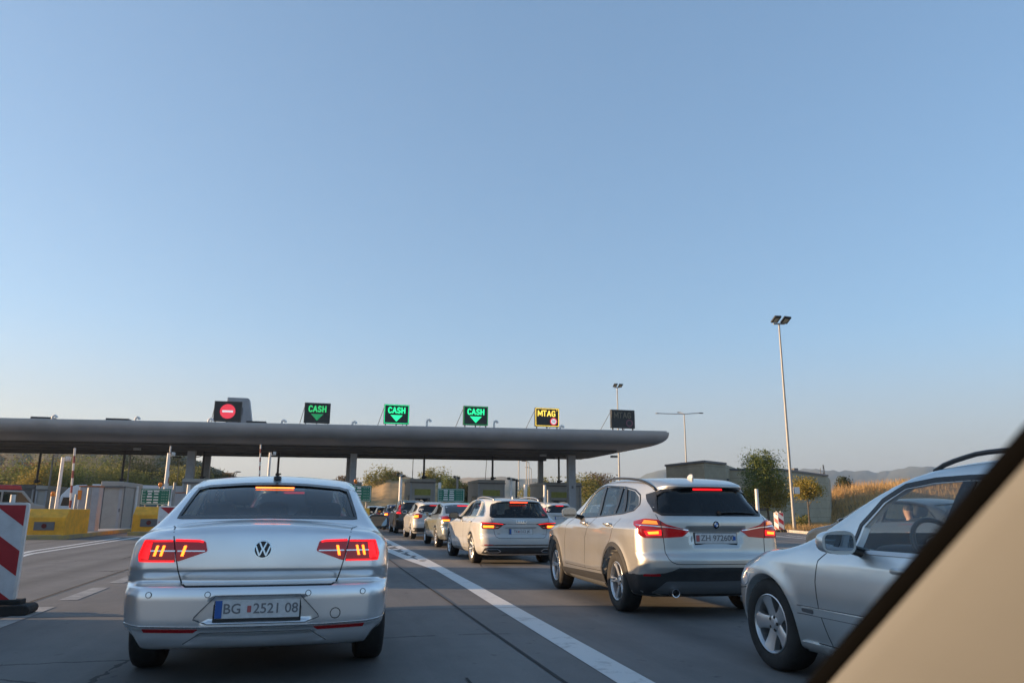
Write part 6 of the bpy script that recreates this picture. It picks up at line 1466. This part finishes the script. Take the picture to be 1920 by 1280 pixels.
pole(856, 893, 985, 56, .10, 'pale camera mast left of the second central booth', head='dark_camera', m='pole')
pole(823, 904, 985, 52, .12, 'short white post left of the right-hand price board', name='bollard_post', cat='post', m='white_post', grp='short posts by the lanes')
pole(958, 896, 985, 56, .10, 'white camera mast right of the second central booth', head='dark_camera', m='white_post')
pole(968, 898, 985, 58, .08, 'dark camera mast beside the white one at the second central booth', head='dark_camera', m='mast')
pole(985, 908, 985, 50, .13, 'white rounded post behind the white crossover', name='bollard_post', cat='post', m='white_post', grp='short posts by the lanes')
pole(1021.5, 909, 985, 48, .10, 'white post left of the booth beside the widest column', name='bollard_post', cat='post', m='white_post', grp='short posts by the lanes')
pole(1028, 918, 985, 46, .07, 'thin pale post in front of the booth beside the widest column', name='bollard_post', cat='post', m='pole', grp='short posts by the lanes')
pole(1421, 916, 1000, 33, .085, 'tall white post just right of the silver SUV rear window', name='bollard_post', cat='post', m='white_post', grp='short posts by the lanes')
pole(771, 850, 900, 62, .03, 'thin wire-like aerial left of the first central booth', name='aerial_pole', cat='aerial', m='mast', grp='aerials on the booths')
pole(904, 850, 900, 62, .025, 'thin slanting aerial on the second central booth', name='aerial_pole', cat='aerial', m='mast', grp='aerials on the booths', lean=.06)
def arm(px0, py0, px1, py1, d, lb):
    a = atD(px1, py1, d); b = atD(px0, py0, d); v = b-a; o = empty('barrier_arm', a); tag(o, lb, 'barrier arm', 'raised striped barrier arms'); L_ = v.length; n = 9
    w = MB()
    for i in range(n): w.cyl(v*(i/n), v*((i+1)/n), .048, n=8, mi=i % 2)
    w.build('arm', [M_['white_post'], M_['faded_red']], o, smooth=40)
    MB().box((0, 0, -a.z/2-.1), (.3, .34, a.z-.22)).build('barrier_housing', M_['booth'], o, bevel=.02)
arm(140.5, 840, 130, 965, 34, 'raised barrier arm with worn red bands, before the white lorry')
arm(320, 836, 312, 940, 46, 'raised barrier arm with red bands, left of the leftmost column')
arm(489, 833, 486, 905, 50, 'raised barrier arm above the roof of the near silver saloon')
c = atD(166, 960, 32.6); o = MB().box((0, 0, .95), (.80, .6, 1.9)); o = o.build('lane_cabinet', M_['column'], bevel=.03); o.location = (c.x, c.y, .15); tag(o, 'grey lane cabinet with an orange rim, behind the nearest yellow block', 'cabinet')
q = MB().box((0, 0, 1.93), (.86, .66, .05)).build('rim', M_['brick_orange'], o); q = MB().box((-.36, -.31, 1.55), (.16, .05, .4)).build('lamp_panel', M_['orange'], o)
c = atD(338, 960, 44); o = MB().box((0, 0, .95), (.95, .6, 1.9)).build('lane_cabinet', M_['column'], bevel=.03); o.location = (c.x, c.y, .15); tag(o, 'grey lane cabinet behind the left wing of the near silver saloon', 'cabinet'); MB().box((0, 0, 1.93), (1.0, .66, .05)).build('rim', M_['brick_orange'], o)
c = atD(976, 935, 50); o = MB().lathe([(.22, 0), (.22, .7), (.15, 1.3), (.16, 1.7), (.05, 1.85), (0, 1.86)], 14).build('lane_lantern', M_['lamp_amber'], smooth=60); o.location = (c.x, c.y, .15); tag(o, 'squat orange lantern post between the white posts behind the white estate', 'lantern')
# cable beside the left column
a = Vector((along(362, 60), 60, 0)); b = Vector((along(379, 60), 60, 0)); z0 = zat(a, 856); z1 = zat(b, 850)
o = MB().tube([a.lerp(b, t)+Vector((0, 0, z0+(z1-z0)*t-1.2*t*(1-t)*.35)) for t in np.linspace(0, 1, 9)], .025, 6).build('hanging_cable', M_['mast'], smooth=180); tag(o, 'black cable sagging between the leftmost column and a mast', 'cable')
# light masts on the right and far lamp posts
def mast(px, pyt, base, r, lb, heads):
    h = zat(Vector((base[0], base[1], 0)), pyt); o = empty('light_mast', (base[0], base[1], 0)); tag(o, lb, 'light mast', 'floodlight masts')
    MB().tube([(0, 0, 0), (0, 0, h*.5), (0, 0, h-.1)], [r, r*.75, r*.5], 14).build('shaft', M_['pole'], o, smooth=60); MB().cyl((0, 0, 0), (0, 0, .25), r*1.5, r*1.2, 14).build('base_flange', M_['pole'], o)
    MB().cyl((-.42, 0, h-.18), (.42, 0, h-.12), .05, n=8).build('cross_bar', M_['pole'], o)
    for s in heads:
        R_ = Matrix.Rotation(rad(-28), 3, 'X') @ Matrix.Rotation(rad(s*4), 3, 'Y'); f = MB().box((0, 0, 0), (.50, .62, .12), M=R_).build('floodlight', M_['board'], o, bevel=.02); f.location = (s*.36, -.25, h+.08)
        g = MB().box((0, -.0, -.066), (.30, .40, .012), M=R_).build('lens', M_['lens'], f)
    return o
b_ = gp(1490, 997); base = (b_.x, b_.y); mast(1461, 603, base, .105, 'tall floodlight mast on the right verge, nearest and tallest', (-1, 1))
m_ = MB().box((.02, -.02, 2.55), (.34, .22, .42)).build('meter_box', M_['white_post'], bevel=.02); m_.location = (base[0]+.32, base[1], 0); tag(m_, 'small white box fixed to the tall floodlight mast', 'meter box')
bb = atD(1163, 960, 92); mast(1157, 724, (bb.x, bb.y), .13, 'floodlight mast rising behind the canopy, behind the unlit MTAG sign', (-1, 1))
bb = atD(1291, 960, 95); h = zat(Vector((bb.x, bb.y, 0)), 776); o = empty('lamp_post', (bb.x, bb.y, 0)); tag(o, 'lamp post with long arms either side, behind the grey building', 'lamp post')
MB().tube([(0, 0, 0), (0, 0, h)], [.12, .07], 12).build('shaft', M_['pole'], o, smooth=60)
for dx, dz, dy, w in ((-3.6, -.05, 0, .5), (2.3, .22, 0, .7), (.75, .62, 3.0, .55)):
    MB().tube([(0, 0, h), (dx*.5, dy*.5, h+dz*.6), (dx, dy, h+dz)], .05, 8).build('arm', M_['pole'], o, smooth=60); f = MB(); superell(f, (dx*1.06, dy, h+dz), (w*.5, .16, .07), .7, 12); f.build('lamp_head', M_['mast' if dx > 0 else 'pole'], o, smooth=180)
for px, py, d, arm_, lb in ((972.5, 845, 115, 0, 'thin unlit pole, leftmost of the far row'), (987, 852, 120, -1.7, 'far lamp post with a bent arm, nearest of the row'), (991.5, 864, 145, -1.2, 'far lamp post second in the row'), (996, 876, 185, -1.2, 'far lamp post third and smallest in the row'), (431, 884, 120, .9, 'small lamp post on the hillside left of the saloon aerial')):
    P = atD(px, 960, d); P.z = 0; h = zat(P, py); o = empty('far_lamp_post', P); tag(o, lb, 'lamp post', 'far lamp posts'); MB().tube([(0, 0, 0), (0, 0, h*.94)] + ([(0, 0, h*.97), (arm_*.4, 0, h)] if arm_ else []), .085, 8).build('shaft', M_['pole'], o, smooth=60)
    if arm_: f = MB(); superell(f, (arm_*.8, 0, h), (abs(arm_)*.5, .2, .10), .7, 10); f.build('lamp_head', M_['mast'], o, smooth=180)
P = atD(1551, 960, 140); P.z = 0; h = zat(P, 871); o = empty('radio_mast', P); tag(o, 'thin lattice radio mast above the right end of the grey building', 'radio mast'); f = MB()
for a, b in (((-.5, -.3), (-.08, 0)), ((.5, -.3), (.08, 0)), ((0, .5), (0, .08))): f.cyl((*a, 0), (*b, h), .05, n=5)
for k in range(9):
    t = k/9; f.cyl((-.5+.42*t, 0, h*t), (.5-.42*(t+.1), 0, h*(t+.1)), .03, n=4); f.cyl((.5-.42*t, 0, h*t), (-.5+.42*(t+.1), 0, h*(t+.1)), .03, n=4)
f.build('lattice', M_['mast'], o)
P = atD(1545, 960, 138); P.z = 0; h = zat(P, 877); o = MB().cyl((0, 0, 0), (0, 0, h), .05, n=6).build('thin_pole', M_['mast']); o.location = P; tag(o, 'thin dark pole beside the lattice radio mast', 'pole')

# ------------------------------------------------------------------ the grey service building
def panel_mat(name, c, pitch=.95):
    m, t, b = new_mat(name); tc = N(t, 'ShaderNodeTexCoord'); sx = N(t, 'ShaderNodeSeparateXYZ'); t.links.new(tc.outputs['Object'], sx.inputs[0])
    dv = N(t, 'ShaderNodeMath', operation='DIVIDE'); dv.inputs[1].default_value = pitch; t.links.new(sx.outputs[2], dv.inputs[0]); fr = N(t, 'ShaderNodeMath', operation='FRACT'); t.links.new(dv.outputs[0], fr.inputs[0])
    lt = N(t, 'ShaderNodeMath', operation='LESS_THAN'); lt.inputs[1].default_value = .03; t.links.new(fr.outputs[0], lt.inputs[0])
    n = N(t, 'ShaderNodeTexNoise', Scale=.9, Detail=6.0, Roughness=.65); t.links.new(tc.outputs['Object'], n.inputs['Vector']); r = N(t, 'ShaderNodeValToRGB'); r.color_ramp.elements[0].color = tuple(x*.8 for x in c)+(1,); r.color_ramp.elements[1].color = tuple(x*1.12 for x in c)+(1,)
    r.color_ramp.elements[0].position = .3; r.color_ramp.elements[1].position = .7; t.links.new(n.outputs[0], r.inputs[0])
    mx = N(t, 'ShaderNodeMix', data_type='RGBA'); t.links.new(lt.outputs[0], mx.inputs[0]); t.links.new(r.outputs[0], mx.inputs[6]); mx.inputs[7].default_value = tuple(x*.45 for x in c)+(1,)
    t.links.new(mx.outputs[2], b.inputs['Base Color']); b.inputs['Roughness'].default_value = .7; return m
M_['panels'] = panel_mat('facade_panels', (.36, .31, .22)); M_['panels2'] = panel_mat('facade_panels_pale', (.40, .35, .25), .80)
def footprint(cols): return [tuple(atD(px, 960, d)[:2]) for px, d in cols]
A, B, C_, D_, E_, F_ = footprint([(1252, 63), (1325, 57.5), (1365, 60), (1362, 62.0), (1470, 61.5), (1557, 71)])
org = Vector((B[0], B[1], 0)); bl = empty('service_building', org); tag(bl, 'flat-roofed grey panelled building behind the trees on the right', 'building')
loc = lambda p: (p[0]-org.x, p[1]-org.y)
back = Vector((.62, .78))*11
def vol(name, pts, h, m, z0=0):
    MB().prism([loc(p) for p in pts], 'z', z0, h).build(name, M_[m], bl)
h1 = zat(B, 866); h2 = zat(E_, 881)
vol('front_block', [A, B, C_, (C_[0]+back.x, C_[1]+back.y), (A[0]+back.x, A[1]+back.y)], h1, 'panels')
E2 = (E_[0]-1.2, E_[1]+1.0)
vol('long_wing', [(C_[0]+.3, C_[1]+2.2), E_, F_, (F_[0]+back.x*.8, F_[1]+back.y*.8), (C_[0]+back.x, C_[1]+back.y)], h2, 'panels2')
cp = MB()
for pts, h in (([A, B, C_], h1), ([(C_[0]+.3, C_[1]+2.2), E_, F_], h2)):
    for p, q in zip(pts, pts[1:]):
        p = Vector((*loc(p), h+.06)); q = Vector((*loc(q), h+.06)); d = q-p; cp.box((p+q)/2, (d.length+.1, .22, .16), rz=math.atan2(d.y, d.x))
cp.build('coping', M_['booth_dark'], bl)
ud = Vector((E_[0]-C_[0]-.3, E_[1]-C_[1]-2.2)).normalized(); nr = Vector((ud.y, -ud.x))
for k, (s, w, hh, nm) in enumerate(((1.5, 1.1, 2.2, 'door'), (3.4, 1.2, 1.3, 'window'))):
    p = Vector(loc((C_[0]+.3, C_[1]+2.2)))+ud*s+nr*.02; f = MB().box((p.x, p.y, 1.2 if nm == 'door' else 2.0), (w, .10, hh), rz=math.atan2(ud.y, ud.x)).build(nm, M_['booth_dark'], bl)
    p2 = p+nr*.06; MB().box((p2.x, p2.y, 1.2 if nm == 'door' else 2.0), (w*.84, .03, hh*.86), rz=math.atan2(ud.y, ud.x)).build('pane', M_['pane'], f)
p = Vector(loc(C_)); 
for dz in (0, .5): MB().box((p.x+.25, p.y+.3, h1-1.3-dz), (.22, .22, .3)).build('wall_lamp', M_['mast'], bl)
p = Vector(loc(E_))*.75+Vector(loc(F_))*.25; MB().box((p.x+1.5, p.y+2, h2+.2), (.4, .4, .5)).build('roof_vent', M_['booth_dark'], bl)
b = MB().box((0, 0, 0), (.75, .35, .9)).build('wall_unit', M_['white_post'], bevel=.03); pw = atD(1494, 965, 60.2); b.location = (pw.x, pw.y, 1.7)
bpy.data.objects.remove(b)

# ------------------------------------------------------------------ lorry, van, parked car on the far left
def lorry(loc, rz, lb, name='lorry', trailer=8.0):
    r = empty(name, loc, rz); tag(r, lb, 'lorry')             # front at y = 0, body goes back along +y, faces -y
    prof = [(0, .55), (-.02, 1.1), (.02, 1.75), (.22, 2.65), (.75, 3.35), (1.35, 3.62), (2.2, 3.66), (2.2, .55)]
    MB().prism(prof, 'x', -1.22, 1.22).build('cab', M_['cab_white'], r, bevel=.09)
    g = MB().prism([(-.01, 1.78), (.19, 2.56), (.23, 2.56), (.03, 1.78)], 'x', -1.08, 1.08).build('windscreen', M_['pane'], r)
    for s in (-1, 1):
        MB().prism([(.28, 1.75), (.42, 2.5), (1.15, 2.5), (1.15, 1.75)], 'x', s*1.215, s*1.235).build('side_window', M_['pane'], r)
        m = MB(); superell(m, (s*1.42, .05, 2.15), (.10, .09, .38), .5, 12); m.cyl((s*1.2, .15, 2.4), (s*1.42, .08, 2.4), .03, n=6); m.build('door_mirror', M_['trim'], r, smooth=50)
        h = MB().prism(rounded([(s*.72-.24, .78), (s*.72+.24, .78), (s*.72+.24, .98), (s*.72-.24, .98)], .05), 'y', -.045, .05).build('headlight', M_['lamp_clear'], r); MB().prism(circle((s*.72, .88), .075, 14), 'y', -.062, -.05).build('bulb', M_['lens'], h)
        for y in (1.35, trailer*.72, trailer*.72+1.3, trailer*.72+2.6):
            if y > trailer+2.2: continue
            w = MB().lathe([(0, .16), (.28, .16), (.30, .10), (.50, .14), (.50, -.14), (.2, -.14), (0, -.14)], 24, M=Matrix.Rotation(rad(90)*s, 4, 'Y')).build('wheel', M_['tyre'], r, smooth=40); w.location = (s*1.05, y, .50)
    MB().box((0, -.05, .50), (2.4, .22, .42)).build('bumper', M_['cab_white'], r, bevel=.05); MB().box((0, -.035, 1.38), (1.9, .05, .42)).build('grille', M_['booth_dark'], r)
    MB().box((0, 2.6+trailer/2, 2.35), (2.5, trailer, 2.75)).build('trailer', M_['cab_white'], r, bevel=.04); MB().box((0, 2.0+trailer/2, .82), (1.1, trailer+2.4, .28)).build('chassis', M_['mast'], r)
    return r
M_['bulb'] = mat('lit_headlamp', (.9, .8, .6), .2, var=.05, emit=4, ec=(1, .72, .35))
P = atD(104, 960, 50); lo = lorry((P.x, P.y, 0), rad(-72), 'white lorry side-on beyond the lane posts at left, its cab facing left'); lo.scale = (.74, .74, .74)
lorry((-6.05, 9.5, 0), rad(180), 'unseen white lorry added outside the left edge to shade the near lanes', trailer=3.7)  # unseen, put in to cast the near shade; short so the pillar stays sunlit
P = atD(6, 960, 40); v = empty('minibus', (P.x-.6, P.y, 0), rad(35)); tag(v, 'red-topped beige van at the left edge', 'van')
MB().prism([(-2.2, .35), (2.3, .35), (2.3, 1.25), (1.75, 1.35), (1.15, 2.05), (-2.2, 2.1)], 'y', -.95, .95).build('body', M_['van_beige'] if 'van_beige' in M_ else M_['booth'], v, bevel=.07)
MB().prism([(-2.15, 2.1), (1.1, 2.07), (1.0, 2.32), (-2.1, 2.36)], 'y', -.9, .9).build('roof', M_['red_stripe'], v, bevel=.05)
for s in (-1, 1):
    MB().prism([(1.02, 1.40), (1.55, 1.38), (1.02, 1.95), (.2, 1.98), (.2, 1.40)], 'y', s*.945, s*.965).build('side_window', M_['pane'], v); MB().prism([(-2.0, 1.40), (.1, 1.40), (.1, 1.97), (-2.0, 1.97)], 'y', s*.945, s*.965).build('side_window', M_['pane'], v)
    for x in (-1.4, 1.5): w = MB().lathe([(0, .1), (.2, .1), (.33, .12), (.33, -.12), (0, -.12)], 20, M=Matrix.Rotation(rad(-90)*s, 4, 'X')).build('wheel', M_['tyre'], v, smooth=40); w.location = (x, s*.84, .33)
MB().prism([(-2.0, 2.33), (.9, 2.30), (.9, 2.34), (-2.0, 2.37)], 'y', -.5, .5).build('roof_panel', M_['blue'], v)
P = atD(163, 960, 43); rt_, sf_ = queue_car(HAT, (P.x-.3, P.y+4.1, 0), Rz(186), 'black car with lit headlamps coming towards us behind the grey lane cabinet', 'hatchback_car', M_['black'], l_hat, mirror_y=2.3, mirror_z=1.08); rt_['group'] = 'oncoming vehicles'
for s in (-1, 1):
    o = patch(sf_, 'headlight', (lambda p: p if s < 0 else mirror_poly(p))(rounded([(-.80, .66), (-.50, .64), (-.46, .74), (-.76, .80)], .03)), 'front', M_['lamp_clear'], rt_, .006, .02, .04)
    patch(sf_, 'lit_bulb', circle((s*.64, .72), .075, 12), 'front', M_['bulb'], o, .012, .01, .03)
P = atD(281, 960, 44); queue_car(HAT, (P.x-.4, P.y+4.1, 0), Rz(180), 'dark car facing us behind the left yellow block and price board', 'hatchback_car', M_['black'], l_hat, mirror_y=2.3, mirror_z=1.08)
bpy.data.objects[[o.name for o in bpy.data.objects if o.get('label', '').startswith('dark car facing')][0]]['group'] = 'oncoming vehicles'
# ------------------------------------------------------------------ our own car: the right windscreen pillar and the bodywork in front of us
M_['trim_beige'] = mat('beige_fabric_trim', (.135, .140, .138), .85, var=.06, scale=3, bump=.05); M_['seal'] = mat('rubber_seal', (.002, .002, .002), .95, var=.2, scale=20, spec=.05)
own = empty('own_car', (-.36, -1.0, 0)); tag(own, 'blurred beige windscreen pillar of the car we sit in, lower right corner', 'car')
A0 = CAM + ray(1525, 1285)*.585; A1 = CAM + ray(1920, 828)*.418
dr = (A1-A0); ext0, ext1 = -.9, 1.5
pts = [A0+dr*t + Vector((0, 0, -.022*(t-.5)**2*4+.0055*0)) for t in np.linspace(ext0, ext1, 25)]
for i, t in enumerate(np.linspace(ext0, ext1, 25)): pts[i] = A0+dr*t+Vector((.012*max(0, t-1)**2, 0, -.03*max(0, t-1)**2-.02*max(0, -t)**2))
off = Vector((.36, 1.0, 0))
def sweep(name, m, prof):
    """prof: offsets (across to the right/back, towards the cabin) along the pillar"""
    d = dr.normalized(); vw = ((A0+A1)/2-CAM).normalized(); acr = d.cross(vw).normalized()
    if acr.dot(RT-UP) < 0: acr = -acr
    P = []; n = len(prof)
    for p in pts:
        for a, b in prof: P.append(p+acr*a-vw*b+off)
    F = [(i*n+k, i*n+(k+1) % n, (i+1)*n+(k+1) % n, (i+1)*n+k) for i in range(len(pts)-1) for k in range(n)] + [tuple(range(n)), tuple(range((len(pts)-1)*n, len(pts)*n))]
    o = MB().add(P, F).build(name, m, own); o.data.shade_smooth(); return o
sweep('pillar_trim', M_['trim_beige'], [(.005, .0), (.009, .006), (.02, .012), (.05, .02), (.10, .024), (.20, .012), (.30, -.02), (.36, -.08), (.30, -.10), (.12, -.05), (.02, -.02)])
sweep('rubber_seal', M_['seal'], [(-.0055, -.006), (-.004, .001), (.002, .0035), (.009, .003), (.010, -.008), (.002, -.012)])
OWN = dict(SALOON, hw=.90, res=(22, 60, 30), zb=.24)
OWN['top'] = [(-.3, .62), (.3, .70), (1.0, .78), (1.8, .80), (2.4, .78), (3.0, .72), (3.5, .62), (3.9, .50), (4.2, .45), (5, .4)]
OWN['front'] = [(0, 3.3), (.2, 3.5), (.35, 3.58), (.5, 3.56), (.65, 3.40), (.9, 3.0), (1.5, 2.8)]; OWN['L'] = 3.6
OWN['rear_extra'] = lambda x, z: 0*x; OWN['wheels'] = [(.85, .325, .36), (2.95, .325, .36)]
sfo = Surf(OWN); Pb, Fb = sfo.body(*OWN['res']); bo = link('body', mesh_of(Pb, Fb), M_['dark_grey'], own); set_normals(bo.data, sfo); bo.location = (0, 0, 0)
for y in (.85, 2.95):
    for s in (-1, 1): make_wheel(own, s*.80, y, .325, .215, .215, 'multi', 7)

# ------------------------------------------------------------------ evening haze
def haze(density, xr=3900, f0=-300, f1=3900, top=235):
    m = bpy.data.materials.new('haze_air'); m.use_nodes = True; t = m.node_tree; t.nodes.clear(); out = t.nodes.new('ShaderNodeOutputMaterial'); v = t.nodes.new('ShaderNodeVolumePrincipled')
    v.inputs['Color'].default_value = (.68, .84, 1.0, 1); v.inputs['Density'].default_value = density; v.inputs['Anisotropy'].default_value = .35; t.links.new(v.outputs[0], out.inputs['Volume'])
    o = MB().box((0, (f0+f1)/2, top/2-6), (2*xr, f1-f0, top+10)).build('haze', m); tag(o, kind='stuff'); return o
haze(.00026)
